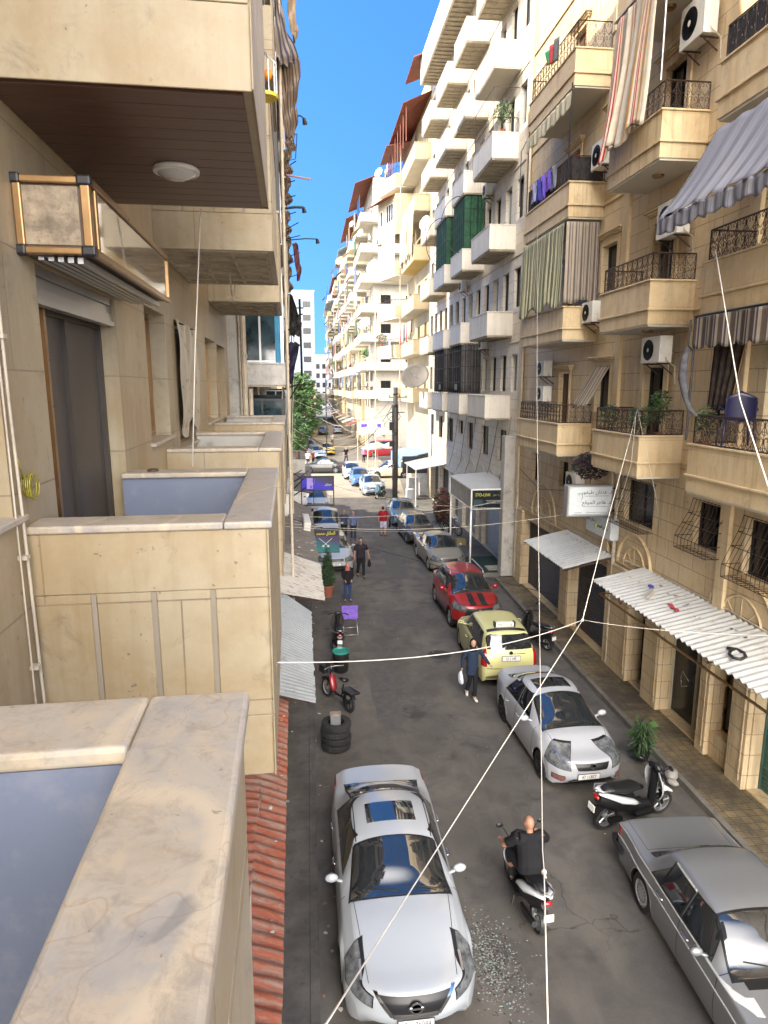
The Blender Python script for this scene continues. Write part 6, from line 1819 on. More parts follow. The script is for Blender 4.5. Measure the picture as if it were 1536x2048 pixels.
# ------------------------------------------------------------------ two-wheelers
def spoked(name, r, w_, parent, loc, rim=M['alu'], spokes=5, disc=False):
 b = MB(); b.lathe([(r * .72, -w_ * .35), (r * .9, -w_ * .5), (r, -w_ * .25), (r, w_ * .25), (r * .9, w_ * .5), (r * .72, w_ * .35)], axis='x', n=24, cap=False)
 o = b.build(name, M['rub'], parent, smooth=True, angle=60); o.location = loc
 g = MB(); g.lathe([(r * .74, -w_ * .36), (r * .68, -w_ * .3), (r * .68, w_ * .3), (r * .74, w_ * .36)], axis='x', n=24, cap=False)
 g.lathe([(r * .2, -w_ * .4), (r * .2, w_ * .4)], axis='x', n=10)
 for j in range(spokes):
  a = 2 * math.pi * j / spokes
  g.tube([(0, r * .15 * math.cos(a), r * .15 * math.sin(a)), (0, r * .7 * math.cos(a + .1), r * .7 * math.sin(a + .1))], r * (.06 if spokes < 10 else .012), 4)
 g.build('rim', rim, o, smooth=True, angle=40)
 return o
def scooter(label, loc, rz, paint, dark=M['blackp'], lean=0.0, mirrors=True, group='scooters and mopeds', seat_k=1.0, tail=True, L=1.78, steer=0.0, name='motor_scooter'):
 """heads towards +y of its own space; origin on the ground under the middle"""
 t = thing(name, label, 'scooter', (loc[0], loc[1], .004), rz, group)
 t.rotation_euler = (0, lean, rz)
 r = .235
 yf, yr = L / 2 - r - .02, -(L / 2 - r - .1)
 spoked('wheel', r, .11, t, (0, yf, r)); spoked('wheel', r, .13, t, (0, yr, r))
 b = MB()      # white/colour panels: nose shield and rear flanks
 b.sheet(lambda u, v: ((.02 + .20 * math.sin(math.pi * (.15 + .7 * v)) ** .8) * (u * 2 - 1), yf - .18 - .13 * v + .17 * (1 - (u * 2 - 1) ** 2) * (1 - .3 * v), .42 + .58 * v), 14, 10, thick=.02)
 b.tube([(0, yf + .2, .42), (0, yf + .03, .53), (0, yf - .17, .5)], [.05, .085, .05], 10, flat=.5)
 b.build('front_shield', paint, t, smooth=True, angle=60)
 b = MB()
 for s in (-1, 1):
  b.tube([(s * .10, .05, .44), (s * .15, -.15, .56), (s * .15, -.42, .66), (s * .10, -.66, .76), (s * .05, -.82, .80)], [.03, .085, .10, .07, .03], 8, flat=.55)
 b.build('side_panel', paint, t, smooth=True)
 b = MB()      # dark body
 b.tube([(0, .34, .27), (0, .0, .27), (0, -.1, .42), (0, -.5, .55), (0, -.78, .66)], [.10, .12, .17, .17, .08], 12)
 b.box(-.19, .19, -.05, yf - .30, .22, .28)
 b.tube([(0, yf - .22, .30), (0, yf - .26, .96)], .07, 8)
 b.tube([(-.05, yf, r), (-.05, yf - .12, .55)], .025, 6); b.tube([(.05, yf, r), (.05, yf - .12, .55)], .025, 6)
 b.tube([(.1, yr + .25, .2), (.11, yr, r)], .06, 6)
 b.tube([(-.15, yr + .35, .22), (-.17, yr + .1, .26), (-.17, yr - .22, .34)], [.03, .055, .05], 8)
 b.sheet(lambda u, v: (.075 * (2 * u - 1), yr + (r + .04) * math.cos(.3 + 2.0 * v) * -1, r + (r + .04) * math.sin(.3 + 2.0 * v)), 3, 10, thick=.01)
 b.build('chassis', dark, t, smooth=True, angle=50)
 b = MB(); b.tube([(0, .12, .70), (0, -.05, .76), (0, -.3, .76), (0, -.55, .82), (0, -.72, .84)], [.07, .13 * seat_k, .15 * seat_k, .13, .06], 12, flat=.42)
 b.build('seat', M['blackp'], t, smooth=True)
 hb = MB()
 hy = yf - .30
 hb.tube([(-.34, hy - .12, 1.04), (-.2, hy - .03, 1.05), (0, hy + .02, 1.04), (.2, hy - .03, 1.05), (.34, hy - .12, 1.04)], .014, 6)
 for s in (-1, 1): hb.tube([(s * .22, hy - .04, 1.05), (s * .35, hy - .12, 1.04)], .021, 8)
 hb.tube([(-.11, hy + .02, 1.02), (0, hy + .06, 1.05), (.11, hy + .02, 1.02)], .055, 8)
 h = hb.build('handlebar', dark, t, smooth=True)
 hl = MB(); hl.sph((0, hy + .11, 1.0), .07, .04, .05, n=10); hl.build('headlight', M['lens'], t, smooth=True)
 if mirrors:
  for s in (-1, 1):
   m = MB(); m.tube([(s * .2, hy - .02, 1.06), (s * .27, hy + .0, 1.18), (s * .33, hy - .01, 1.25)], .007, 5)
   m.sph((s * .36, hy - .01, 1.27), .065, .018, .042, n=10)
   m.build('mirror', M['blackp'], h, smooth=True)
 if tail:
  tl = MB(); tl.sph((0, -.83, .72), .085, .035, .04, n=10); tl.build('tail_light', M['red'], t, smooth=True)
  b = MB(); b.tube([(-.1, -.55, .84), (-.11, -.8, .88), (0, -.9, .89), (.11, -.8, .88), (.1, -.55, .84)], .014, 6); b.build('grab_rail', M['alu'], t, smooth=True)
 b = MB(); b.box(-.08, .08, -.90, -.885, .46, .58); b.build('number_plate', M['whitef'], t)
 b = MB(); b.tube([(-.12, .1, .25), (-.22, .0, .03)], .012, 5); b.build('stand', M['black'], t)
 return t
SCW = car_paint('scooter_white', (.68, .70, .72), 0, .3, .04)
SCK = car_paint('scooter_black', (.015, .015, .018), .1, .3, .1)
scooter('white and black scooter being ridden away by the bald man', (3.38, 9.25), .07, SCW)
glow = pm('lit_tail_lens', (.5, .01, .01), .3, emit=((1, .02, .01), 6))
b = MB(); b.sph((3.44, 8.375, .735), .05, .02, .022, n=10)
# rider: seated, arms forward to the bars, facing +y
RJ = dict(pelvis=(0, .02, .93), chest=(0, -.05, 1.33), neckv=(0, -.03, .13), headv=(0, -.035, .13),
   knL=(.17, -.42, .86), anL=(.13, -.42, .42), toL=(.14, -.6, .36), knR=(-.17, -.42, .86), anR=(-.13, -.42, .42), toR=(-.14, -.6, .36),
   shL=(.19, -.06, 1.4), shR=(-.19, -.06, 1.4), elL=(.36, -.22, 1.17), wrL=(.33, -.44, 1.10), elR=(-.36, -.22, 1.17), wrR=(-.33, -.44, 1.10), hdL=(-.1, -1, -.1), hdR=(.1, -1, -.1), curlL=1.3, curlR=1.3, thL=(-1, 0, 0), thR=(1, 0, 0))
person('bald man in black T-shirt riding the scooter away from the viewer', (3.39, 9.10, -.07), math.pi + .07, RJ, M['skin2'], blackc, fab('dark_shorts', (.02, .02, .022)), M['blackp'], 1.76, None, build=1.34, voxel=.008)
scooter('white and black scooter parked between the white saloon and the old silver saloon', (6.12, 11.12), -1.32, SCW, lean=.12).scale = (1.12, 1.12, 1.12)
scooter('dark scooter parked on its stand behind the pale yellow taxi by the kerb', (7.35, 20.1), .35, SCK, lean=-.1)
scooter('grey moped seen end-on beside the green-lined bin', (.80, 20.6), .02, car_paint('scooter_grey', (.06, .06, .065), .2, .4, .2), lean=.05, mirrors=False)
scooter('motorbike parked in the sun at the foot of the utility pole', (5.35, 49.9), 2.6, car_paint('scooter_teal', (.05, .12, .14), .2, .3, .1))
# red pedal moped on the left
def moped(label, loc, rz):
 t = thing('moped', label, 'moped', (loc[0], loc[1], .004), rz, 'scooters and mopeds')
 t.rotation_euler = (0, .06, rz)
 r = .27
 spoked('wheel', r, .06, t, (0, .56, r), M['alu'], 16); spoked('wheel', r, .07, t, (0, -.56, r), M['blackp'], 3)
 b = MB()
 b.tube([(0, .56, r), (0, .44, .62), (0, .38, .9)], .02, 6); b.tube([(0, .42, .66), (0, .30, .34), (0, .05, .27), (0, -.3, .3), (0, -.56, r)], .032, 8)
 b.tube([(0, -.2, .3), (0, -.27, .66)], .02, 6); b.tube([(0, -.25, .5), (0, -.8, .58)], .015, 6); b.tube([(0, -.56, .27), (0, -.74, .56)], .012, 6)
 b.box(-.13, .13, -.86, -.34, .58, .60)
 for s in (-1, 1): b.tube([(s * .13, -.36, .6), (s * .13, -.88, .62)], .012, 5)
 b.tube([(-.13, -.88, .62), (.13, -.88, .62)], .012, 5)
 b.sheet(lambda u, v: (.045 * (2 * u - 1), .56 + (r + .03) * math.cos(.5 + 2.0 * v), r + (r + .03) * math.sin(.5 + 2.0 * v)), 2, 10, thick=.006)
 b.sheet(lambda u, v: (.05 * (2 * u - 1), -.56 + (r + .03) * math.cos(.4 + 2.2 * v), r + (r + .03) * math.sin(.4 + 2.2 * v)), 2, 10, thick=.006)
 b.build('frame', M['black'], t, smooth=True, angle=50)
 b = MB(); b.tube([(0, .36, .72), (0, .28, .56), (0, .2, .38), (0, .16, .3)], [.07, .11, .10, .05], 10, flat=.6); b.build('battery_fairing', car_paint('moped_red', (.30, .01, .02), .2, .3, .08), t, smooth=True)
 b = MB(); b.tube([(0, -.05, .76), (0, -.22, .79), (0, -.38, .80)], [.03, .09, .10], 10, flat=.5); b.build('seat', M['blackp'], t, smooth=True)
 b = MB(); b.tube([(-.3, .22, .95), (-.12, .36, .92), (.12, .36, .92), (.3, .22, .95)], .013, 6); b.tube([(0, .38, .85), (0, .37, .94)], .02, 6)
 b.sph((0, .5, .84), .06, .05, .06, n=10); b.build('handlebar', M['alu'], t, smooth=True)
 b = MB(); b.tube([(0, .50, .74), (0, .52, .95), (0, .4, .99)], [.08, .09, .05], 8); b.box(-.16, .16, .5, .76, .7, .9); b.build('front_basket', M['black'], t)
 b = MB(); b.tube([(.02, -.1, .27), (.2, -.2, .02)], .012, 5); b.build('stand', M['black'], t)
moped('red and black pedal moped parked by the grey awning', (.62, 16.65), .50)
# ------------------------------------------------------------------ small street things on the left
def tyre_ring(z, R=.33, r=.095, x=0.0, y=0.0):
 b = MB()
 b.lathe([(R - r * 1.75, z - r * .7), (R - r * .5, z - r), (R, z - r * .75), (R + .006, z - r * .3), (R + .006, z + r * .3), (R, z + r * .75), (R - r * .5, z + r), (R - r * 1.75, z + r * .7), (R - r * 1.6, z), (R - r * 1.75, z - r * .7)], c=(x, y, 0), n=32)
 for j in range(32):
  a = 2 * math.pi * j / 32
  b.bar((x + (R + .004) * math.cos(a), y + (R + .004) * math.sin(a), z - r * .6), (x + (R + .004) * math.cos(a + .06), y + (R + .004) * math.sin(a + .06), z + r * .6), .012, .012)
 return b
for i, (dx, dy) in enumerate(((0, 0), (.015, .01), (-.012, .012), (.01, -.01))):
 o = tyre_ring(.10 + .17 * i, .34, .085).build('tyre', M['rub'], smooth=True, angle=50); o.location = (.50 + dx, 14.45 + dy, .004)
 tag(o, ['old tyre lying flat on the road, lowest in the stack of four', 'old tyre second from the bottom of the stack of four', 'old tyre second from the top of the stack of four', 'old tyre on top of the stack of four, round the grey tub'][i], 'tyre', 'stack of old tyres')
t = thing('battery_tub', 'small grey tub with a marbled lid standing in the stack of tyres', 'tub', (.49, 14.45, .45))
b = MB(); b.box(-.12, .12, -.09, .09, 0, .40); b.build('tub', pm('tub_grey', (.16, .16, .17), .5), t, bevel=.015)
b = MB(); b.box(-.13, .13, -.1, .1, .40, .43); b.build('lid', M['travert'], t, bevel=.008)
t = thing('rubbish_bin', 'round black bin lined in green beside the red moped', 'bin', (.82, 18.75, .004))
b = MB(); b.lathe([(.0, 0), (.2, .0), (.23, .05), (.25, .62), (.235, .62), (.215, .06), (0, .04)], n=24); b.build('bin_body', M['blackp'], t, smooth=True, angle=50)
b = MB(); b.lathe([(.258, .60), (.27, .64), (.25, .655), (.228, .63), (.212, .1), (.0, .08)], n=24); b.build('bin_liner', pm('green_liner', (.03, .22, .17), .4, var=.2), t, smooth=True, angle=50)
# folding chair with purple cloth
t = thing('folding_chair', 'folding garden chair with a purple cloth thrown over it', 'chair', (1.28, 22.0, .004), .08)
b = MB()
for s in (-1, 1):
 b.tube([(s * .27, .28, 0), (s * .27, -.02, .45), (s * .26, -.2, .98)], .014, 6); b.tube([(s * .24, -.42, 0), (s * .24, -.1, .42), (s * .24, .2, .45)], .014, 6)
b.tube([(-.27, .28, .02), (.27, .28, .02)], .014, 6); b.tube([(-.24, -.42, .02), (.24, -.42, .02)], .014, 6); b.tube([(-.26, -.2, .98), (.26, -.2, .98)], .014, 6); b.tube([(-.24, -.24, .22), (.24, -.24, .22)], .012, 6)
b.build('chair_frame', M['alu'], t, smooth=True)
b = MB(); b.sheet(lambda u, v: (-.25 + .5 * u, [-.2, -.22, -.14, -.06, .18][int(min(v * 4, 3.99))] + ([-.22, -.14, -.06, .18, .18][int(min(v * 4, 3.99))] - [-.2, -.22, -.14, -.06, .18][int(min(v * 4, 3.99))]) * (v * 4 % 1 if v < 1 else 1), [.99, .8, .62, .47, .47][int(min(v * 4, 3.99))] + ([.8, .62, .47, .47, .47][int(min(v * 4, 3.99))] - [.99, .8, .62, .47, .47][int(min(v * 4, 3.99))]) * (v * 4 % 1 if v < 1 else 1) + .01 * math.sin(u * 12)), 12, 16, thick=.01)
b.build('seat_cloth', pm('maroon_cloth', (.08, .02, .03), .8), t, smooth=True)
b = MB(); b.sheet(lambda u, v: (-.28 + .56 * u, -.235 - .05 * v + .02 * math.sin(u * 9 + v * 4), 1.01 - .48 * v), 14, 10, thick=.012)
o = b.build('cloth', fab('purple_cloth', (.17, .10, .42)), smooth=True); o.location = (1.28, 22.0, .004); tag(o, 'purple cloth hung over the back of the folding chair', 'cloth')
# potted cypress
def leaf_cloud(b, centre, rad, n, size, rnd, shape='ball', k=0, tilt=None):
 cx, cy, cz = centre; rx, ry, rz_ = rad
 for _ in range(n):
  while True:
   p = Vector((rnd.uniform(-1, 1), rnd.uniform(-1, 1), rnd.uniform(-1, 1)))
   if shape == 'cone':
    h = (p.z + 1) / 2
    if math.hypot(p.x, p.y) < (1 - h) ** .8 * (1.0 if h > .08 else .6): break
   elif p.length < 1 and p.length > .35 * rnd.random(): break
  q = Vector((cx + p.x * rx, cy + p.y * ry, cz + p.z * rz_))
  a = Vector((rnd.gauss(0, 1), rnd.gauss(0, 1), rnd.gauss(0, .7))).normalized()
  c = a.orthogonal().normalized(); s = size * rnd.uniform(.6, 1.4)
  kk = k if isinstance(k, int) else rnd.choice(k)
  m = c * s * .35
  b.add([q - a * s, q + m, q + a * s, q - m], [(0, 1, 2, 3)], kk)
leafm = [pm('leaf_dark', (.018, .042, .015), .6, var=.35, vs=3), pm('leaf_mid', (.04, .085, .025), .55, var=.35, vs=3), pm('leaf_bright', (.07, .14, .035), .55, var=.3, vs=3)]
t = thing('potted_cypress', 'slim dark potted cypress beside the white rust-streaked awning', 'potted plant', (.66, 26.0, .004))
b = MB(); b.lathe([(.17, 0), (.24, .42), (.27, .44), (.27, .48), (.22, .48), (.2, .4), (0, .38)], n=20); b.build('pot', M['terra'], t, smooth=True, angle=50)
b = MB(); leaf_cloud(b, (0, 0, 1.42), (.36, .36, 1.0), 2600, .045, random.Random(1), 'cone', (0, 0, 0, 1)); b.build('foliage', leafm, t)
b = MB(); b.tube([(0, 0, .4), (0, 0, 2.0)], [.03, .01], 6); b.build('trunk', pm('bark', (.09, .06, .04), .9, var=.3, vs=10), t)
M['bark'] = _mc['bark']
# strappy plant at the kerb among stones
t = thing('pot_plant', 'bushy strap-leaved plant standing on the pavement in front of the white saloon', 'plant', (7.32, 13.0, .13))
b = MB(); rr = random.Random(5)
for i in range(420):
 a = rr.uniform(0, 6.28); l = rr.uniform(.12, .40); z0 = rr.uniform(.15, .75); up = rr.uniform(-.05, .28)
 p0 = Vector((.03 * math.cos(a), .03 * math.sin(a), z0)); p1 = p0 + Vector((math.cos(a) * l * .55, math.sin(a) * l * .55, up)); p2 = p0 + Vector((math.cos(a) * l, math.sin(a) * l, up - .1))
 w_ = Vector((-math.sin(a), math.cos(a), rr.uniform(-1.5, 1.5))).normalized() * .011
 b.add([p0 - w_ * .5, p0 + w_ * .5, p1 + w_, p2, p1 - w_], [(0, 1, 2, 3, 4)], rr.choice((0, 0, 1, 1, 2)))
b.build('foliage', leafm, t)
b = MB(); b.lathe([(.15, 0), (.2, .26), (.17, .26), (0, .22)], n=14); b.build('pot', M['blackp'], t)
for i, (x, y, s) in enumerate(((7.25, 12.35, .2), (7.62, 12.25, .24), (7.5, 12.0, .15))):
 b = MB(); b.sph((0, 0, s * .3), s, s * .6, s * .42, n=10)
 rr = random.Random(i); b.v = [tuple(Vector(p) * rr.uniform(.88, 1.1)) for p in b.v]
 o = b.build('stone', M['conc'], smooth=True, bevel=0); o.location = (x, y, .12); o.rotation_euler = (0, 0, i)
 tag(o, ['pale boulder nearest the strap-leaved plant', 'largest pale boulder on the pavement edge', 'smallest pale boulder towards the silver saloon'][i], 'stone', 'boulders round the kerbside plant')
# heap of bicycles and reddish leaves outside the shops
t = thing('hanging_goods', 'tall rack of brownish red artificial plants outside the far shops', 'shop display', (7.9, 38.6, .16))
b = MB(); leaf_cloud(b, (0, 0, 1.15), (.55, .8, 1.15), 1700, .10, random.Random(8), 'ball', (0, 1, 2)); b.build('leaves', [pm('red_leaf', (.16, .03, .03), .6, var=.4, vs=6), leafm[0], pm('brown_leaf', (.14, .08, .05), .7, var=.4, vs=6)], t)
b = MB(); b.tube([(0, 0, 0), (0, 0, 2.2)], .03, 6); b.build('rack_pole', M['black'], t)
for i, (x, y) in enumerate(((7.75, 36.6), (7.95, 36.0))):
 t = thing('bicycle', ['bicycle leaning by the rack of red plants', 'second bicycle nearer the pale shutter'][i], 'bicycle', (x, y, .16), .3 + i * .3, 'bicycles outside the shops')
 spoked('wheel', .3, .04, t, (0, .48, .3), M['alu'], 14); spoked('wheel', .3, .04, t, (0, -.48, .3), M['alu'], 14)
 b = MB(); b.tube([(0, .48, .3), (0, .36, .85), (0, -.15, .78), (0, -.05, .3), (0, .36, .75)], .016, 5); b.tube([(0, -.48, .3), (0, -.05, .3)], .013, 5); b.tube([(0, -.48, .3), (0, -.15, .78), (0, -.18, .9)], .012, 5); b.tube([(-.25, .32, .95), (.25, .32, .95)], .012, 5); b.tube([(0, .36, .85), (0, .33, .95)], .012, 5)
 b.build('frame', M['black'], t)
 b = MB(); b.tube([(0, -.06, .92), (0, -.3, .93)], [.03, .06], 8, flat=.5); b.build('saddle', M['blackp'], t, smooth=True)
t = thing('crate', 'small yellowish crate on the forecourt by the pale shutter', 'crate', (7.9, 33.6, .16))
b = MB(); b.box(-.25, .25, -.2, .2, 0, .03)
for z in (.05, .15, .25): b.box(-.25, .25, -.2, -.18, z, z + .07); b.box(-.25, .25, .18, .2, z, z + .07); b.box(-.25, -.23, -.18, .18, z, z + .07); b.box(.23, .25, -.18, .18, z, z + .07)
b.build('crate_body', pm('crate_yellow', (.35, .28, .12), .7), t)
o = MB(); o.box(6.35, 8.9, 28.15, 31.0, .162, .175); o = o.build('green_mat', pm('green_carpet', (.012, .035, .028), .95, var=.25, vs=6, bump=.3)); tag(o, 'dark green carpet laid on the forecourt outside the black-signed shop', 'mat')
t = thing('step_grate', 'ribbed steps at the shop entrance on the green carpet', 'steps', (8.3, 28.9, .17))
b = MB()
for i in range(7): b.box(-.3, .5, -.45 + i * .1, -.38 + i * .1, 0, .05 + .0 * i)
b.build('slats', M['conc'], t)
# ------------------------------------------------------------------ signs
def shape_ar(s):
 """join Arabic letters into their presentation forms and put them in visual order"""
 F = {'ا': ('\uFE8D', '\uFE8E', None, None), 'د': ('\uFEA9', '\uFEAA', None, None), 'ر': ('\uFEAD', '\uFEAE', None, None), 'و': ('\uFEED', '\uFEEE', None, None),
   'ع': ('\uFEC9', '\uFECA', '\uFECB', '\uFECC'), 'ن': ('\uFEE5', '\uFEE6', '\uFEE7', '\uFEE8'), 'ط': ('\uFEC1', '\uFEC2', '\uFEC3', '\uFEC4'), 'ي': ('\uFEF1', '\uFEF2', '\uFEF3', '\uFEF4'),
   'ف': ('\uFED1', '\uFED2', '\uFED3', '\uFED4'), 'ه': ('\uFEE9', '\uFEEA', '\uFEEB', '\uFEEC'), 'ج': ('\uFE9D', '\uFE9E', '\uFE9F', '\uFEA0'), 'ل': ('\uFEDD', '\uFEDE', '\uFEDF', '\uFEE0'),
   'م': ('\uFEE1', '\uFEE2', '\uFEE3', '\uFEE4'), 'ق': ('\uFED5', '\uFED6', '\uFED7', '\uFED8'), 'ح': ('\uFEA1', '\uFEA2', '\uFEA3', '\uFEA4'), 'س': ('\uFEB1', '\uFEB2', '\uFEB3', '\uFEB4'), 'ب': ('\uFE8F', '\uFE90', '\uFE91', '\uFE92'), 'ص': ('\uFEB9', '\uFEBA', '\uFEBB', '\uFEBC')}
 out = []
 for i, c in enumerate(s):
  if c not in F: out.append(c); continue
  prev = i > 0 and s[i - 1] in F and F[s[i - 1]][2] is not None
  nxt = i < len(s) - 1 and s[i + 1] in F
  f = F[c]
  if f[2] is None: out.append(f[1] if prev else f[0])
  else: out.append(f[3] if prev and nxt else (f[1] if prev else (f[2] if nxt else f[0])))
 return ''.join(reversed(out))
ink = pm('sign_ink', (.03, .03, .035), .6); sgw = pm('sign_face_white', (.60, .64, .66), .35, var=.06, vs=2, dirt=((.4, .38, .33), .3))
RX = (math.pi / 2, 0, 0)
t = thing('clinic_sign', 'large white double-line Arabic box sign sticking out of the beige building', 'sign', (8.02, 18.25, 4.68))
b = MB(); b.box(-.68, .70, -.14, .14, 0, .93); b.build('sign_case', M['alu'], t, bevel=.02)
b = MB(); b.box(-.62, .64, -.148, -.141, .06, .87); f_ = b.build('sign_face', sgw, t)
text_mesh('lettering', shape_ar('د. عدنان طيفور'), .155, ink, f_, (.20, -.150, .72), RX)
text_mesh('lettering', shape_ar('د. هاجر الموقع'), .155, ink, f_, (.20, -.150, .42), RX)
b = MB()
for z, a, c in ((.60, -.16, .56), (.295, -.18, .56), (.12, -.1, .55), (.12, -.45, -.24), (.06 + .012, -.5, .6)): b.box(a, c, -.1495, -.1482, z, z + .012)
b.build('small_print', pm('grey_ink', (.16, .17, .19), .6), f_)
b = MB(); b.tube([(-.30, -.15, .62), (-.36, -.15, .68), (-.26, -.15, .70), (-.22, -.15, .58), (-.27, -.15, .46)], [.004, .03, .03, .022, .006], 8, flat=.2); b.build('emblem', pm('emblem_green', (.05, .3, .2), .6), f_, smooth=True)
for z in (.8, .15):
 b = MB(); b.bar((.7, 0, z), (.9, 0, z), .04, .04); b.build('bracket', M['black'], t)
t = thing('wall_sign', 'smaller white Arabic light box flat on the wall below the large sign', 'sign', (8.76, 18.9, 3.98))
b = MB(); b.box(-.14, .13, -.95, .75, 0, .62); b.build('sign_case', sgw, t, bevel=.015)
text_mesh('lettering', shape_ar('د. عدنان طيفور'), .13, ink, t, (-.145, .35, .40), (math.pi / 2, 0, -math.pi / 2))
text_mesh('lettering', shape_ar('د. هاجر الموقع'), .13, ink, t, (-.145, -.45, .30), (math.pi / 2, 0, -math.pi / 2))
b = MB(); b.tube([(-.145, -.02, .14), (-.145, .05, .3), (-.145, -.05, .44)], [.01, .035, .01], 8); b.build('emblem', pm('emblem_yellow', (.5, .5, .1), .5), t)
# shop box of the phone shop
t = thing('shop_canopy', 'white flat canopy box with black lettered fascia over the shop entrance', 'shop sign', (8.0, 30.0, 3.1))
b = MB(); b.add([(-.98, -1.9, .88), (1.0, -1.9, .92), (1.0, 2.6, 1.05), (-.98, 2.6, .9), (-.98, -1.9, .82), (1.0, -1.9, .86), (1.0, 2.6, .99), (-.98, 2.6, .84)], [(0, 1, 2, 3), (7, 6, 5, 4), (0, 4, 5, 1), (1, 5, 6, 2), (2, 6, 7, 3), (3, 7, 4, 0)]); b.build('canopy_top', M['tinpale'], t)
b = MB(); b.box(-.94, .98, -1.86, -1.82, 0, .81, 0); b.build('fascia', pm('fascia_black', (.012, .016, .02), .3, var=.2), t)
b = MB(); b.box(-.94, -.90, -1.80, 2.55, .0, .82, 0); b.build('side_panel', pm('translucent_panel', (.30, .28, .24), .5, var=.25, vs=3, dirt=((.15, .12, .1), .5)), t)
b = MB()
for (x, y) in ((-.96, -1.88), (-.96, 2.58), (.98, -1.88)): b.box(x - .03, x + .03, y - .03, y + .03, -.02, .86)
b.box(-.97, 1.0, -1.9, -1.87, -.03, .0); b.box(-.98, -.95, -1.85, 2.6, -.03, .0); b.box(-.99, -.95, -1.85, 2.6, .83, .88); b.box(-.97, 1.0, -1.91, -1.87, .82, .88)
b.build('canopy_frame', M['whitef'], t)
text_mesh('lettering', 'STO-LINK', .19, pm('yellow_letters', (.65, .6, .05), .5), t, (-.44, -1.865, .60), RX, sx=.82)
text_mesh('lettering', shape_ar('ستور'), .14, pm('green_grey_letters', (.35, .4, .3), .5), t, (.22, -1.865, .61), RX)
b = MB()
for z, a, c in ((.34, -.3, .75), (.22, -.3, .8), (.28, -.25, .7)): b.box(a, c, -1.866, -1.861, z, z + .025)
b.box(-.85, -.45, -1.866, -1.861, .1, .4, 1)
for (x, z) in ((.55, .62), (.68, .52), (.63, .68)): b.lathe([(.065, 0), (.0, -.004)], c=(x, -1.863, z), axis='y', n=14, k=2)
b.build('small_print', [M['alu'], pm('dark_teal', (.02, .05, .06), .5), pm('pale_disc', (.5, .45, .5), .4)], t)
for y in (28.2, 32.4):
 b = MB(); b.tube([(7.06, y, .16), (7.06, y, 3.1)], .045, 8); o = b.build('canopy_post', M['whitef'], smooth=True)
 o['label'] = 'white post under the near corner of the shop canopy' if y < 30 else 'white post under the far end of the shop canopy'; o['category'] = 'post'
# barber sign and phone billboard on the left
t = thing('barber_sign', 'dark green and purple barber sign with crossed scissors and yellow lettering', 'sign', (.60, 26.0, 1.86))
def barber_mat():
 t_ = NT('barber_face'); tc_ = t_.n('ShaderNodeTexCoord'); s_ = t_.n('ShaderNodeSeparateXYZ'); t_.l(tc_.outputs['Object'], s_.inputs[0])
 f = t_.math('MULTIPLY_ADD', s_.outputs[0], .25, s_.outputs[2])
 return t_.fin(t_.ramp(f, [(.0, (.015, .16, .15)), (.35, (.02, .09, .12)), (.6, (.05, .02, .09)), (.95, (.03, .03, .04))]), .4)
b = MB(); b.box(-.55, .55, -.05, .05, 0, .98); b.build('sign_board', barber_mat(), t, bevel=.01)
b = MB(); b.box(-.56, .56, -.06, -.052, .93, .985); b.box(-.56, .56, -.06, .06, -.02, 0.0); b.build('sign_edge', M['black'], t)
b = MB(); b.box(-.5, .5, -.054, -.051, .68, .88); b.build('banner', pm('near_black', (.01, .01, .01), .5), t)
text_mesh('lettering', shape_ar('الحلاق محمد'), .19, pm('yellow_letters', (.65, .6, .05), .5), t, (0, -.057, .78), RX, sx=.8)
text_mesh('lettering', shape_ar('حلاق'), .17, ink, t, (.05, -.055, .12), RX)
b = MB()
for s in (-1, 1):
 b.bar((s * .26, -.056, .58), (-s * .06, -.056, .30), .012, .03, up=(0, 1, 0)); b.lathe([(.045, 0), (.045, .004), (.03, .004), (.03, 0)], c=(-s * .1, -.06, .26), axis='y', n=12)
b.build('scissors', M['whitef'], t)
b = MB(); b.tube([(.5, 26.04, 2.84), (-.9, 26.04, 3.3)], .025, 6); b.tube([(.1, 26.04, 2.84), (.1, 26.04, 3.0), (-.6, 26.04, 3.2)], .02, 6); o = b.build('sign_arm', M['black']); tag(o, 'black bracket arm carrying the barber sign out from the shopfront', 'bracket')
t = thing('phone_billboard', 'bright purple-blue phone advertisement in a black frame hung over the left kerb', 'sign', (.38, 31.0, 2.85))
b = MB()
b.box(-.78, -.73, -.05, .05, 0, 1.42); b.box(.72, .77, -.05, .05, 0, 1.42); b.box(-.73, .72, -.05, .05, 1.37, 1.42); b.box(-.73, .72, -.05, .05, .72, .76); b.box(-.73, .72, -.05, .05, 0, .06); b.tube([(-.2, 0, 0), (-.2, 0, .7)], .015, 5)
b.build('frame', M['black'], t)
def bb_mat():
 t_ = NT('phone_ad'); p = t_.pos(); tc_ = t_.n('ShaderNodeTexCoord'); s_ = t_.n('ShaderNodeSeparateXYZ'); t_.l(tc_.outputs['Object'], s_.inputs[0])
 f = t_.math('MULTIPLY_ADD', s_.outputs[0], .35, s_.outputs[2])
 c = t_.ramp(t_.math('SUBTRACT', f, .5), [(.0, (.02, .01, .35)), (.45, (.03, .02, .5)), (.8, (.03, .02, .09)), (1, (.02, .02, .05))])
 return t_.fin(c, .3)
b = MB(); b.box(-.73, .72, -.03, .03, .762, 1.368); b.build('advert', bb_mat(), t)
b = MB(); b.box(-.5, -.22, -.036, -.031, .82, 1.33); b.build('phone_picture', pm('lilac', (.35, .25, .7), .3), t, bevel=.01)
b = MB(); b.box(-.36, -.26, -.041, -.037, .86, .98); b.build('phone_camera', pm('lilac_dark', (.1, .06, .3), .3), t)
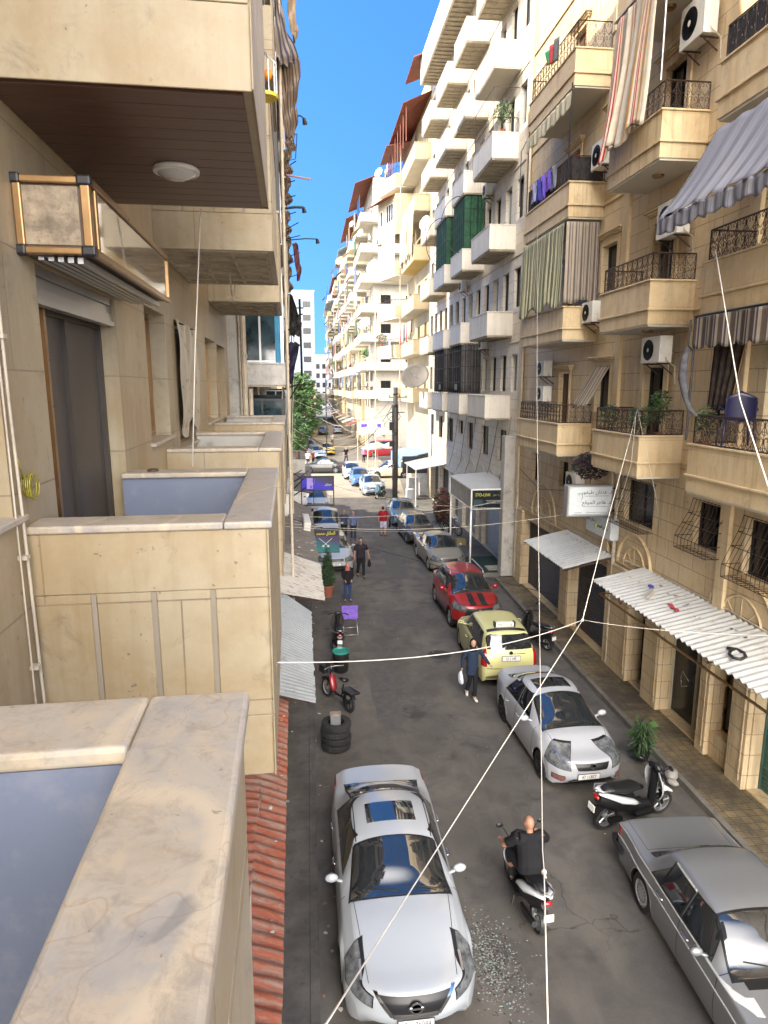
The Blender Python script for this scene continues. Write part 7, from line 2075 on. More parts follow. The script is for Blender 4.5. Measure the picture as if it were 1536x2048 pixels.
b = MB(); b.tube([(-.12, -.035, 1.3), (-.16, -.035, 1.1), (-.3, -.035, .95), (-.45, -.035, .8)], .012, 5, flat=.3); b.build('swoosh', M['whitef'], t)
text_mesh('lettering', shape_ar('موبايل').strip(), .13, M['whitef'], t, (.5, -.035, 1.02), RX)
b = MB(); b.tube([(-.4, 31.02, 2.9), (-1.1, 31.02, 3.3)], .03, 6); b.tube([(-.4, 31.02, 4.2), (-1.1, 31.02, 3.8)], .03, 6); o = b.build('sign_arm', M['black']); tag(o, 'pair of black struts holding the phone billboard to the left facade', 'bracket')
t = thing('blank_light_box', 'blank dirty white light box seen edge-on above the dark awning', 'sign', (-.18, 25.5, 2.95))
b = MB(); b.box(-.13, .13, -.9, .9, .0, .42); b.build('sign_case', M['white'], t, bevel=.02)
t.rotation_euler = (0, .1, .05)
b = MB(); b.box(.12, .1301, -.8, .8, .04, .38); b.build('sign_face', pm('faded_blue_face', (.1, .13, .22), .4), t)
t = thing('grey_panel_sign', 'blank grey metal panel on black brackets beyond the balconies on the left', 'sign', (-.58, 34, 4.05))
b = MB(); b.box(-.38, .38, -.03, .03, 0, .68); b.build('panel', M['greyr'], t)
b = MB(); b.bar((-.4, 0, .1), (.5, 0, -.5), .04, .04); b.bar((-.4, 0, -.6), (.55, 0, .1), .04, .04); b.bar((-.38, 0, -.9), (-.38, 0, 1.2), .05, .05); b.build('bracket', M['black'], t)
# ------------------------------------------------------------------ things fixed to the facades
CAMP = Vector((0, 0, 8.4))
_F = Vector(fw); _Rt = _F.cross(Vector((0, 0, 1))).normalized(); _Up = _Rt.cross(_F)
def at(px, py, axis, val):
 """photo pixel -> point of the scene on the plane axis = val"""
 d = _Rt * (px - 768) + _Up * (1024 - py) + _F * 1330
 i = 'xyz'.index(axis)
 return CAMP + d * ((val - CAMP[i]) / d[i])
def ac_unit(label, loc, rz=0.0, s=1.0, tall=.62, wide=.85, group='air conditioner units on the facades', mat='white'):
 """outdoor unit; fan faces -x, origin at the bottom middle of its back"""
 t = thing('air_conditioner', label, 'air conditioner', loc, rz, group)
 w_, h, d = wide * s, tall * s, .32 * s
 b = MB(); b.box(-d - .12, -.12, -w_ / 2, w_ / 2, 0, h); b.build('casing', M[mat], t, bevel=.015, seg=2)
 b = MB()
 r = min(h, w_ * .8) * .40
 b.lathe([(r, -d - .121), (r, -d - .127), (r * .94, -d - .131), (r * .94, -d - .122)], c=(0, w_ * .10, h / 2), axis='x', n=24)
 for k in (.75, .55, .35): b.lathe([(r * k, -d - .130), (r * k - .008, -d - .133), (r * k - .016, -d - .130)], c=(0, w_ * .10, h / 2), axis='x', n=24)
 for j in range(8): b.bar((-d - .13, w_ * .10, h / 2), (-d - .13, w_ * .10 + r * math.cos(j * .785), h / 2 + r * math.sin(j * .785)), .008, .006)
 b.build('fan_grille', M['blackp'] if s > .9 else M['black'], t)
 b = MB(); b.lathe([(r * .93, -d - .1205), (r * .2, -d - .122), (0, -d - .122)], c=(0, w_ * .10, h / 2), axis='x', n=24); b.build('fan_recess', pm('fan_dark', (.05, .045, .04), .7), t)
 b = MB(); b.lathe([(r * .2, -d - .134), (0, -d - .137)], c=(0, w_ * .10, h / 2), axis='x', n=14); b.build('fan_hub', M['white'], t)
 for y in (-w_ * .35, w_ * .35):
  b = MB(); b.bar((0, y, -.02), (-d - .1, y, -.02), .03, .03); b.bar((0, y, -.28), (-d - .02, y, -.035), .02, .025); b.build('bracket', M['iron'], t)
 b = MB(); b.tube([(-.12 - d * .5, -w_ / 2 - .01, .12), (-.12 - d * .5, -w_ / 2 - .05, .05), (-.06, -w_ / 2 - .05, -.1), (-.02, -w_ / 2 - .03, -.5)], .014, 5); b.build('pipe', M['wire'] if False else M['pvc'], t)
 return t
for lab, loc, tall, wide in (
 ('air conditioner above the balcony door of the middle beige balcony, second floor up', (8.9, 15.75, 11.85), .80, .95),
 ('air conditioner above the door of the lowest middle beige balcony', (8.72, 15.75, 8.95), .62, .9),
 ('air conditioner high at the top right under the frame edge', (8.9, 15.3, 15.75), .85, .95),
 ('air conditioner at the near end of the curtained balcony', (8.75, 19.75, 10.25), .6, .8),
 ('air conditioner at the near end of the balcony with purple laundry', (8.75, 19.6, 14.5), .7, .85),
 ('upper of two air conditioners in the far lowest beige balcony', (8.88, 24.0, 8.75), .55, .8),
 ('lower of two air conditioners in the far lowest beige balcony', (8.88, 23.95, 7.85), .55, .8)):
 ac_unit(lab, loc, 0, 1.0, tall, wide)
ac_unit('small air conditioner on the cream corner bay below the red tin canopy', (6.62, 60.2, 20.3), .35, .8)
p_ = None
for i, (x, y, z) in enumerate(AC_SPOTS):
 if p_ is None: p_ = q_ = ac_unit('small air conditioner fixed among the balconies of the far blocks on the right', (x, y, z), 0, .95, group='air conditioners on the far blocks')
 else:
  q_ = copy_tree(p_); q_.location = (x, y, z)
for i, (x, y, z) in enumerate(((9.0, 33.4, 10.2), (9.0, 38.1, 13.6), (9.0, 43.2, 10.3), (9.0, 33.3, 17.3), (9.0, 43.1, 17.2))):
 ac_unit('air conditioner on the white building wall, %s' % ['lowest and nearest', 'between the second and third balcony columns', 'low by the furthest dark cage', 'beside the green netting', 'far end above the green netting'][i], (x, y, z), 0, .9)
ac_unit('air conditioner on the mezzanine wall beside the large Arabic sign', (8.9, 20.7, 5.0), 0, 1.0)
def cloth(name, label, cat, fn, nu, nv, width, mat, group=None, thick=.006):
 """hanging cloth with its stripes measured in metres along u"""
 vs = []; fs = []; uv = []
 for i in range(nu + 1):
  for j in range(nv + 1): vs.append(tuple(fn(i / nu, j / nv))); uv.append((i / nu * width, j / nv))
 for i in range(nu):
  for j in range(nv):
   a = i * (nv + 1) + j; fs.append((a, a + nv + 1, a + nv + 2, a + 1))
 me = bpy.data.meshes.new(name); me.from_pydata(vs, [], fs)
 ul = me.uv_layers.new(name='UVMap')
 for l in me.loops: ul.data[l.index].uv = uv[l.vertex_index]
 me.materials.append(mat); me.shade_smooth()
 o = bpy.data.objects.new(name, me); C.objects.link(o)
 so = o.modifiers.new('solid', 'SOLIDIFY'); so.thickness = thick
 if label: tag(o, label, cat, group)
 return o
st_red = stripes('striped_red_cream', [(0, (.62, .54, .42)), (.30, (.5, .3, .12)), (.38, (.62, .55, .45)), (.46, (.42, .03, .03)), (.50, (.62, .55, .45)), (.54, (.42, .03, .03)), (.58, (.6, .5, .36)), (.64, (.55, .33, .14)), (.70, (.40, .36, .30)), (.94, (.5, .3, .12))], .8, trans=.15)
st_green = stripes('striped_green_beige', [(0, (.46, .44, .31)), (.4, (.13, .15, .09)), (.62, (.46, .44, .31)), (.82, (.2, .2, .13))], .24, trans=.1)
st_brown = stripes('striped_grey_brown', [(0, (.40, .34, .27)), (.45, (.13, .10, .09)), (.65, (.38, .33, .27)), (.84, (.17, .14, .12))], .2, trans=.1)
st_blue = stripes('striped_blue_grey', [(0, (.22, .225, .27)), (.35, (.15, .16, .20)), (.5, (.28, .27, .28)), (.62, (.13, .14, .18)), (.8, (.24, .235, .26))], .12)
st_val = stripes('striped_valance', [(0, (.10, .075, .07)), (.3, (.42, .38, .30)), (.42, (.08, .06, .12)), (.58, (.44, .40, .30)), (.72, (.42, .36, .28)), (.85, (.12, .09, .07))], .30)
st_orange = stripes('striped_orange_black', [(0, (.03, .022, .018)), (.4, (.32, .15, .05)), (.5, (.38, .30, .2)), (.58, (.30, .13, .04)), (.68, (.03, .022, .02))], .34)
st_cream = stripes('striped_cream', [(0, (.60, .52, .38)), (.4, (.42, .33, .2)), (.52, (.62, .55, .42)), (.8, (.5, .42, .28))], .35, trans=.15)
st_dk = stripes('striped_dark_grey', [(0, (.05, .05, .055)), (.4, (.11, .11, .115)), (.5, (.04, .04, .045)), (.8, (.09, .085, .085))], .3)
def folds(x, n, a, ph=0): return a * math.sin(x * n * 2 * math.pi + ph) + a * .4 * math.sin(x * n * 4.3 * math.pi + ph * 2)
# curtained balcony (far column, second)
cloth('curtain', 'green and beige striped curtain closing the front of the far beige balcony', 'curtain',
  lambda u, v: (7.72 + folds(u, 11, .025) * (.4 + v) - .06 * v + (.05 * math.sin(u * 40) * max(0, v - .75)), 20.35 + 3.9 * u + .02 * math.sin(v * 7 + u * 9), 13.2 - (2.35 + .12 * math.sin(u * 17) + .2 * (u > .8) * (u - .8) * 5) * v), 150, 22, 3.9, st_green, 'curtains on the balconies')
cloth('curtain', 'grey and brown striped curtain on the near side of the same far balcony', 'curtain',
  lambda u, v: (7.75 + 1.02 * u, 20.24 + folds(u, 5, .03) * (.5 + v) - .03 * v, 13.2 - (2.3 + .06 * math.sin(u * 8)) * v), 60, 16, 1.02, st_brown, 'curtains on the balconies')
# the long red striped curtain
def rc(u, v):
 y = 17.5 - 2.05 * u
 return (7.74 - .14 * v - .22 * v * v * (1 - .7 * u) + folds(u, 5, .05, .6) * (.3 + v), y + .05 * math.sin(v * 5 + u * 7), 17.15 - (2.9 + .35 * (1 - u) + .12 * math.sin(u * 14)) * v)
cloth('curtain', 'long red, orange and cream striped curtain billowing from the top middle balcony', 'curtain', rc, 100, 24, 2.6, st_red, 'curtains on the balconies')
b = MB(); b.tube([(7.74, 17.65, 17.2), (7.74, 15.0, 17.2)], .025, 6); b.tube([(7.74, 15.1, 14.9), (7.74, 15.1, 20)], .02, 6); o = b.build('curtain_pole', M['alu']); tag(o, 'pale metal post and rail beside the long red striped curtain', 'pole')
# slanted blue grey awning on the near column
def aw(u, v):
 return (7.80 - 1.05 * v + .03 * math.sin(u * 60) * v, 12.9 - 4.4 * u, 13.15 - 1.62 * v - .10 * math.sin(math.pi * v) + .02 * math.sin(u * 45 + v * 3))
aw_t = thing('fabric_awning', 'slanted blue-grey striped fabric awning with frilled valance at the upper right', 'awning')
o = cloth('canopy', None, None, aw, 150, 14, 4.4, st_blue); o.parent = aw_t; _kids.setdefault(aw_t.name, []).append(o)
o = cloth('valance', None, None, lambda u, v: (6.75 + .012 * math.sin(u * 110) + .02 * v * math.sin(u * 60), 12.9 - 4.4 * u + .02 * math.sin(v * 3), 11.52 - (.26 + .05 * abs(math.sin(u * 40))) * v + .02 * math.sin(u * 45)), 180, 6, 4.4, st_blue); o.parent = aw_t; _kids.setdefault(aw_t.name, []).append(o)
b = MB()
for y in (12.85, 8.5): b.tube([(7.8, y, 12.2), (6.78, y, 11.5)], .018, 6); b.tube([(7.8, y, 13.1), (6.78, y, 11.5)], .015, 6)
b.tube([(6.77, 12.9, 11.5), (6.77, 8.5, 11.5)], .018, 6)
b.build('awning_arm', M['black'], aw_t)
# lower valance, rolled cloth, orange stripes and the blue chair
def vl(u, v): return (7.66 + .03 * math.sin(u * 25), 12.9 - 4.3 * u, 9.72 - (.52 + .09 * abs(math.sin(u * math.pi * 9.5)) ** .6) * v)
vt = thing('fabric_awning', 'scalloped cream, brown and purple striped valance over the lowest near balcony', 'awning')
o = cloth('valance', None, None, vl, 160, 8, 4.3, st_val); o.parent = vt; _kids.setdefault(vt.name, []).append(o)
b = MB(); b.tube([(7.68, 12.92, 9.75), (7.68, 8.5, 9.75)], .02, 6); b.tube([(7.7, 12.9, 9.75), (7.7, 12.9, 7.3)], .022, 6); b.tube([(7.62, 12.95, 9.7), (7.6, 12.95, 9.2), (7.68, 12.92, 9.1)], .018, 6); b.build('awning_frame', M['black'], vt)
b = MB(); b.tube([(7.62, 12.98, 9.15), (7.58, 13.02, 8.9), (7.6, 13.05, 8.55), (7.66, 12.98, 8.2), (7.72, 12.9, 7.95), (7.8, 12.75, 7.8)], [.04, .075, .085, .07, .05, .03], 12)
o = b.build('rolled_cloth', stripes('roll_stripes', [(0, (.2, .2, .2)), (1, (.2, .2, .2))], .3) if False else pm('rolled_grey_cloth', (.09, .09, .10), .9, var=.6, vs=9, bump=.4, bs=30), smooth=True)
tag(o, 'grey cloth rolled up and tied at the corner post of the lowest near balcony', 'cloth')
cloth('curtain', 'dark curtain with orange stripes gathered behind the blue plastic chair', 'curtain',
  lambda u, v: (8.05 + .05 * math.sin(u * 30), 12.75 - (1.15 - .35 * v) * u + .08 * v, 9.7 - 1.75 * v), 70, 12, 1.6, st_orange, 'curtains on the balconies')
t = thing('plastic_chair', 'dark blue plastic armchair standing behind the scroll railing of the lowest near balcony', 'chair', (8.2, 12.05, 7.25), math.pi - .4)
t.scale = (1.1, 1.1, 1.15)
blu = pm('blue_plastic', (.012, .012, .045), .35, var=.15)
b = MB(); b.sheet(lambda u, v: (.26 * math.sin((u - .5) * 2.6), .22 - .12 * math.cos((u - .5) * 2.6) + .05 * v, .42 + .5 * v * (1 - .25 * abs(u - .5) * 2)), 14, 8, thick=.012); b.build('backrest', blu, t, smooth=True)
b = MB(); b.sheet(lambda u, v: (-.24 + .48 * u, -.24 + .44 * v, .43 + .02 * math.cos(u * 6.28)), 8, 6, thick=.015); b.build('seat', blu, t, smooth=True)
for sx in (-1, 1):
 b = MB(); b.tube([(sx * .27, .14, .62), (sx * .28, -.1, .64), (sx * .26, -.25, .6), (sx * .25, -.26, .42)], .022, 6, flat=1.4); b.build('armrest', blu, t, smooth=True)
 for sy in (-1, 1):
  b = MB(); b.tube([(sx * .23, sy * .22, .43), (sx * .26, sy * .27, 0)], [.03, .018], 6); b.build('leg', blu, t, smooth=True)
# cream frill and laundry on the far column
cloth('valance', 'small cream scalloped valance over the balcony with purple towels', 'awning', lambda u, v: (7.72 + .02 * math.sin(u * 60), 20.3 + 3.9 * u, 16.75 - (.38 + .1 * abs(math.sin(u * 14))) * v), 110, 6, 3.9, stripes('cream_frill', [(0, (.5, .46, .34)), (.6, (.4, .36, .26))], .25))
cols = [(.30, .30, .45), (.05, .06, .32), (.16, .1, .5), (.14, .09, .45), (.16, .17, .2), (.12, .14, .18), (.2, .02, .05)]
for i, cc in enumerate(cols):
 y = 23.3 - i * .47
 lab = ['pale lilac patterned towel hung out at the far end of the row', 'deep blue towel second from the far end of the row', 'purple towel in the middle of the row, beside the blue one', 'purple towel nearer the corner post', 'grey garment just past the corner post', 'dark grey garment on the line', 'maroon garment nearest the air conditioner'][i]
 x = 7.78 if i < 5 else 8.1
 cloth('towel', lab, 'laundry', lambda u, v, y=y, x=x: (x + .03 * math.sin(u * 7 + v * 3), y + .42 * u, 15.15 - (.62 + .08 * (i % 3)) * v), 8, 8, .4, fab('laundry_%d' % i if False else 'laundry_' + ('lilac', 'deepblue', 'purple', 'violet', 'grey', 'charcoal', 'maroon')[i], cc), 'laundry under the cream valance')
b = MB(); b.tube([(7.79, 24.2, 15.17), (7.79, 20.4, 15.17)], .008, 4)
for y in (20.4, 24.2): b.tube([(7.78, y, 14.3), (7.78, y, 17.0)], .018, 5)
b.tube([(7.7, 24.25, 16.7), (7.55, 24.3, 16.4), (7.55, 24.3, 14.6)], .018, 5)
o = b.build('drying_rack', M['black']); tag(o, 'black posts and line carrying the purple towels', 'frame')
for i, (cc, y, l) in enumerate((((.03, .25, .10), 22.3, .5), ((.4, .06, .07), 21.9, .55), ((.12, .12, .12), 21.5, .65))):
 cloth('garment', ['green cloth hanging over the topmost far beige railing', 'red garment hanging over the topmost far beige railing', 'dark garment hanging over the topmost far beige railing'][i], 'laundry',
   lambda u, v: (7.72 + .04 * math.sin(u * 6), y + .4 * u - (.3 * v if i == 0 else 0), 18.75 - l * v), 6, 6, .4, fab('top_laundry_' + 'abc'[i], cc), 'laundry on the topmost railing')
# grey shade in front of a middle window
cloth('window_shade', 'grey-brown striped shade propped out from the window between the two lowest balconies', 'awning', lambda u, v: (8.84 - .55 * v + .02 * math.sin(u * 40), 19.1 + 1.05 * u + .35 * v, 9.0 - 1.25 * v + .04 * math.sin(u * 20) * v), 40, 10, 1.05, st_brown)
# ------------------------------------------------------------------ mesh cages and curtains on the white building
def cage(label, y0, y1, z0, z1, mat, grid=True, bulge=True):
 t = thing('balcony_cage', label, 'balcony cage')
 b = MB(); b.sheet(lambda u, v: (7.97 + .01 * math.sin(u * 50), y0 + .1 + (y1 - y0 - .2) * u, z0 + (z1 - z0) * v), 20, 4, thick=.01)
 b.sheet(lambda u, v: (7.97 + .98 * u, y0 + .1 + .01 * math.sin(u * 30), z0 + (z1 - z0) * v), 10, 4, thick=.01)
 b.build('mesh_cloth', mat, t)
 g = MB()
 for i in range(7): y = y0 + .06 + (y1 - y0 - .12) * i / 6; g.tube([(7.9, y, z0), (7.9, y, z1)], .012, 4)
 for i in range(4): x = 7.9 + 1.08 * i / 3; g.tube([(x, y0 + .06, z0), (x, y0 + .06, z1)], .012, 4)
 for i in range(5): z = z0 + (z1 - z0) * i / 4; g.tube([(8.98, y0 + .06, z), (7.9, y0 + .06, z), (7.9, y1 - .06, z)], .012, 4)
 if bulge: g.tube([(7.9, y0 + .5 + .0 * a, (z0 + z1) / 2 + 1.35 * math.cos(a / 12 * math.pi)) if False else (7.9 - 1.0 * math.sin(a / 12 * math.pi), y0 + .7, (z0 + z1) / 2 + 1.35 * math.cos(a / 12 * math.pi)) for a in range(13)], .02, 5)
 g.build('bars', M['black'], t)
gm_ = pm('green_netting', (.012, .065, .03), .8, var=.5, vs=6, bump=.3, bs=40)
cage('green netting cage on the balcony of the white building, nearer of the two', 34.5, 37.25, 15.2, 17.7, gm_)
cage('green netting cage on the white building, further of the two', 38.95, 42.2, 15.2, 17.7, gm_)
for y0, y1, lab in ((34.5, 37.25, 'nearer'), (38.95, 42.2, 'further')):
 t = thing('balcony_cage', 'dark striped curtain cage low on the white building, ' + lab + ' of the two', 'balcony cage')
 o = cloth('curtain', None, None, lambda u, v: (7.96 + .03 * math.sin(u * 60), y0 + .08 + (y1 - y0 - .16) * u, 10.55 - 2.5 * v), 60, 6, 3, st_dk); o.parent = t; _kids.setdefault(t.name, []).append(o)
 o = cloth('curtain', None, None, lambda u, v: (7.95 + 1.0 * u, y0 + .08 + .03 * math.sin(u * 30), 10.55 - 2.5 * v), 20, 6, 1, st_dk); o.parent = t; _kids.setdefault(t.name, []).append(o)
 g = MB()
 for i in range(6): y = y0 + .04 + (y1 - y0 - .08) * i / 5; g.tube([(7.88, y, 8.0), (7.88, y, 10.6)], .016, 4)
 for z in (8.6, 9.4, 10.2, 10.6): g.tube([(8.98, y0 + .04, z), (7.88, y0 + .04, z), (7.88, y1 - .04, z)], .014, 4)
 g.box(7.86, 7.9, y0 + .6, y0 + 1.2, 8.2, 8.5); g.build('bars', M['black'], t)
# rail and plants on one balcony of the white building
t = thing('plant_rail', 'thin rail frame with potted plants on the white building balcony near the top', 'railing')
b = MB(); picket_panel(b, lambda u, z: (7.9, u, z), 29.4, 32.5, 18.8, 19.35, .15); picket_panel(b, lambda u, z: (u, 29.4, z), 7.9, 8.95, 18.8, 19.35, .15)
for y in (29.4, 32.5): b.tube([(7.9, y, 18.8), (7.9, y, 20.5)], .016, 5)
b.tube([(8.95, 29.4, 20.5), (7.9, 29.4, 20.5), (7.9, 32.5, 20.5)], .016, 5); b.build('rail', M['iron'], t)
def small_plant(label, loc, h, n, rnd, spread=.3, mats=None, size=.06, pot=True, cat='potted plant', group=None):
 t = thing('potted_plant', label, cat, loc, group=group)
 b = MB(); leaf_cloud(b, (0, 0, h * .62 + .1), (spread, spread, h * .42), n, size, random.Random(rnd), 'ball', (0, 1, 1, 2)); b.build('foliage', mats or leafm, t)
 if pot:
  b = MB(); b.lathe([(.09, -.05), (.12, .14), (.1, .14), (0, .12)], n=12); b.build('pot', M['terra'], t)
 b = MB(); b.tube([(0, 0, .1), (.02, 0, h * .8)], .012, 5); b.build('stem', M['bark'], t)
 return t
small_plant('leafy plant behind the thin rail near the top of the white building', (8.4, 29.7, 18.85), 1.1, 260, 1, .42, size=.09)
small_plant('leafy pot plant at the railing of the middle lowest beige balcony', (8.45, 15.4, 7.15), 1.05, 320, 2, .28)
small_plant('trailing plant inside the scroll railing of the middle lowest beige balcony', (8.1, 15.6, 7.1), .7, 260, 3, .35)
small_plant('bushy plant at the far end of the middle lowest beige balcony', (8.1, 17.2, 7.1), .7, 220, 4, .3)
small_plant('plant beside the blue chair on the lowest near balcony', (8.0, 12.7, 7.15), .8, 160, 6, .2)
small_plant('dark purple-leaved shrub above the large Arabic sign', (8.35, 18.9, 5.35), 1.0, 900, 5, .55, [pm('purple_leaf', (.035, .012, .025), .6, var=.5, vs=8), pm('dark_leaf2', (.02, .03, .015), .6, var=.4), pm('purple_leaf2', (.06, .02, .04), .6, var=.4)], .07, False)
small_plant('bright green plants on a far balcony across the side street', (7.0, 82.0, 11.4), 1.3, 160, 7, .6, [leafm[2]] * 3, .16)
small_plant('bright plants at the corner balcony rail above the junction', (6.6, 60.0, 11.9), .9, 160, 9, .5, [leafm[2], leafm[1], pm('pink_flower', (.6, .08, .2), .6)], .1)
# laundry and curtains on C, and down the far row
far_cols = [('white', (.6, .58, .54)), ('navy', (.03, .05, .12)), ('pink', (.5, .22, .24)), ('grey', (.25, .25, .27)), ('black', (.02, .02, .022)), ('blue', (.08, .14, .3)), ('red', (.4, .05, .05)), ('beige', (.45, .37, .25))]
cm = {k: fab('far_laundry_' + k, v) for k, v in far_cols}
def washing(label, x, y0, y1, z, n, seed, l=.9, group='washing lines on the far balconies', axis='y'):
 r = random.Random(seed); t = thing('washing_line', label, 'laundry', group=group)
 b = MB()
 b.tube([(x, y0, z), (x, y1, z)] if axis == 'y' else [(y0, x, z), (y1, x, z)], .01, 4); b.build('line', M['wire'], t)
 for i in range(n):
  a = y0 + (y1 - y0) * (i + .1) / n; wd = (y1 - y0) / n * .8; ll = l * r.uniform(.6, 1.15)
  f = (lambda u, v: (x + .03 * math.sin(u * 5), a + wd * u * (1 - .15 * v), z - ll * v)) if axis == 'y' else (lambda u, v: (a + wd * u * (1 - .15 * v), x + .03 * math.sin(u * 5), z - ll * v))
  o = cloth('garment', None, None, f, 3, 3, .4, cm[r.choice(far_cols)[0]]); o.parent = t; _kids.setdefault(t.name, []).append(o)
washing('row of dark and pink washing on the lower cream balcony behind the dish', 7.75, 50.2, 56.4, 13.2, 13, 1, 1.3)
washing('dark garments hanging from the corner of the cream building', 7.0, 57.2, 59.8, 12.2, 4, 2, 1.4)
washing('washing on the uppermost cream balcony under the tin roof', 6.9, 58, 60.5, 26.3, 5, 3, .9)
washing('pink washing on the balcony across the side street', 6.4, 84, 87, 15.9, 3, 4, .9)
rr = random.Random(11)
for i in range(14):
 Y = 97 + i * 6.2; X = (6.1 if Y < 112 else 5.8 if Y < 130 else 5.4 if Y < 152 else 4.8) - .12; k = rr.randrange(5)
 washing('far washing line %s on the cream blocks down the right side' % ['beside the corner', 'with pale sheets', 'under a tin roof', 'low over the shops', 'with dark shirts', 'high up', 'with pink cloth', 'past the third block', 'near the drain pipe', 'at mid height', 'with a blue sheet', 'by the last block', 'over the far pavement', 'furthest away'][i], X, Y, Y + 3.4, 8.2 + 3.4 * k, 5, 20 + i, 1.3)
for (y0, y1, x, lab) in ((50.3, 52.6, 7.78, 'cream curtain on the cream corner building beside the white wall'), (53.4, 56.4, 7.78, 'second cream curtain on the corner building')):
 cloth('curtain', lab, 'curtain', lambda u, v: (x - .1 * v + folds(u, 5, .06), y0 + (y1 - y0) * u, 20.7 - (2.7 + .3 * math.sin(u * 9)) * v), 60, 12, 3, st_cream, 'curtains on the cream corner building')
cloth('curtain', 'cream curtain bulging from the splayed corner bay', 'curtain', lambda u, v: (7.35 - 1.0 * u + folds(u, 4, .05), 57.1 + 3.4 * u, 20.6 - (2.6 + .4 * math.sin(u * 7 + 1)) * v), 50, 12, 3, st_cream, 'curtains on the cream corner building')
# ------------------------------------------------------------------ satellite dishes
def dish(label, loc, r, face, mat, stem=None, group='satellite dishes'):
 t = thing('satellite_dish', label, 'satellite dish', loc, group=group)
 n = Vector(face).normalized(); q = n.to_track_quat('Z', 'Y').to_matrix().to_4x4()
 b = MB(); b.lathe([(0, -.18 * r), (r * .5, -.13 * r), (r * .85, -.03 * r), (r, .03 * r), (r * .98, .05 * r), (r * .84, -.01 * r), (r * .5, -.11 * r), (0, -.16 * r)], n=26); b.xf(q); b.build('reflector', mat, t, smooth=True)
 b = MB(); b.tube([(0, -r * .9, .02), (0, -r * .3, r * .75)], .018, 5); b.tube([(0, -r * .28, r * .72), (0, -r * .2, r * .85)], .04, 6); b.xf(q)
 b.tube([(0, 0, -.1 * r), (.1, .1, -r * 1.1)] if stem is None else [(0, 0, 0), stem], .03, 6); b.build('feed_arm', M['alu'], t)
dgrey = pm('dish_grey', (.11, .10, .09), .6, var=.2, dirt=((.12, .1, .09), .5)); drust = pm('dish_rust', (.40, .26, .17), .7, var=.3, vs=3); dwhite = pm('dish_white', (.62, .6, .56), .5)
dish('large dull grey satellite dish beside the top of the utility pole', tuple(at(830, 752, 'x', 7.3)), .98, (-.35, -.75, .55), dgrey, (.5, .3, -.5))
dish('white satellite dish on a stalk below the beige curtained balconies', tuple(at(743, 533, 'x', 6.5)), .72, (-.75, -.5, .4), dwhite, (.9, .5, -.9))
dish('rusty satellite dish sticking out into the sky over the street', tuple(at(681, 521, 'x', 5.6)), .85, (-.4, -.7, .6), drust, (1.2, .3, -.1))
dish('pale pink satellite dish on the corner building across the side street', tuple(at(728, 646, 'x', 6.6)), .8, (-.6, -.6, .5), drust)
dish('small white satellite dish high under the tin roof', tuple(at(703, 448, 'x', 6.3)), .42, (-.7, -.6, .3), dwhite)
dish('small white satellite dish beside the patched red roof', tuple(at(720, 466, 'x', 6.4)), .45, (-.7, -.6, .3), dwhite)
dish('small white satellite dish among the pink washing', tuple(at(757, 345, 'x', 6.4)), .42, (-.7, -.6, .3), dwhite)
dish('white satellite dish in front of the cream curtains by the white building', tuple(at(849, 445, 'x', 7.5)), .45, (-.8, -.5, .3), dwhite)
# ------------------------------------------------------------------ poles, posts and street lamps
t = thing('utility_pole', 'thick dark utility pole wound with cables at the edge of the junction', 'utility pole', (6.36, 48.9, 0))
b = MB(); b.tube([(0, 0, 0), (.0, 0, 4), (.02, 0, 8.3)], [.21, .19, .165], 14); b.build('pole', pm('pole_dark', (.05, .045, .045), .7, var=.3, vs=3, dirt=((.13, .12, .11), .4)), t, smooth=True)
b = MB()
for z in (2.4, 2.6, 4.9, 5.0, 6.9, 7.0, 7.8): b.lathe([(.23, z), (.25, z + .04), (.23, z + .08)], n=12)
b.bar((-.5, 0, 7.6), (.9, 0, 7.6), .08, .08)
for x in (-.4, .3, .8): b.bar((x, 0, 7.56), (x, 0, 7.8), .06, .06)
b.build('crossarm', M['black'], t)
b = MB(); b.bar((-.4, 0, 6.5), (.7, 0, 6.5), .07, .07); b.build('crossarm', M['black'], t)
for a in ((5.2, 5.8), (4.0, 4.4)):
 b = MB(); b.box(-.42, -.17, -.14, .14, *a); b.build('junction_box', M['black'], t)
b = MB(); rr = random.Random(3)
for i in range(9):
 a = rr.uniform(0, 6.28); b.tube([(.22 * math.cos(a + .2 * math.sin(j)), .22 * math.sin(a + .2 * math.sin(j)), 1.5 + j * .9) for j in range(7)], .018, 4)
b.tube([(-.1 + .5 * math.cos(j * .7), .1 * math.sin(j), 6.2 + .35 * math.sin(j * .7)) for j in range(10)], .02, 4)
b.build('cable_bundle', M['wire'], t)
for lab, x, y, h, r in (('thin dark pole under the wires far down the street', 2.15, 79.6, 9.2, .07), ('very tall thin rusty post rising past the junction corner', 6.15, 61.2, 16, .045), ('pale slim post in front of the cream estate car', 5.9, 66.5, 7.2, .06), ('pale flagpole by the red van', 5.0, 68, 5.8, .05)):
 b = MB(); b.tube([(x, y, 0), (x, y, h)], r, 8); o = b.build('post', M['pvc'] if 'pale' in lab or 'rusty' in lab else M['wire']); tag(o, lab, 'post')
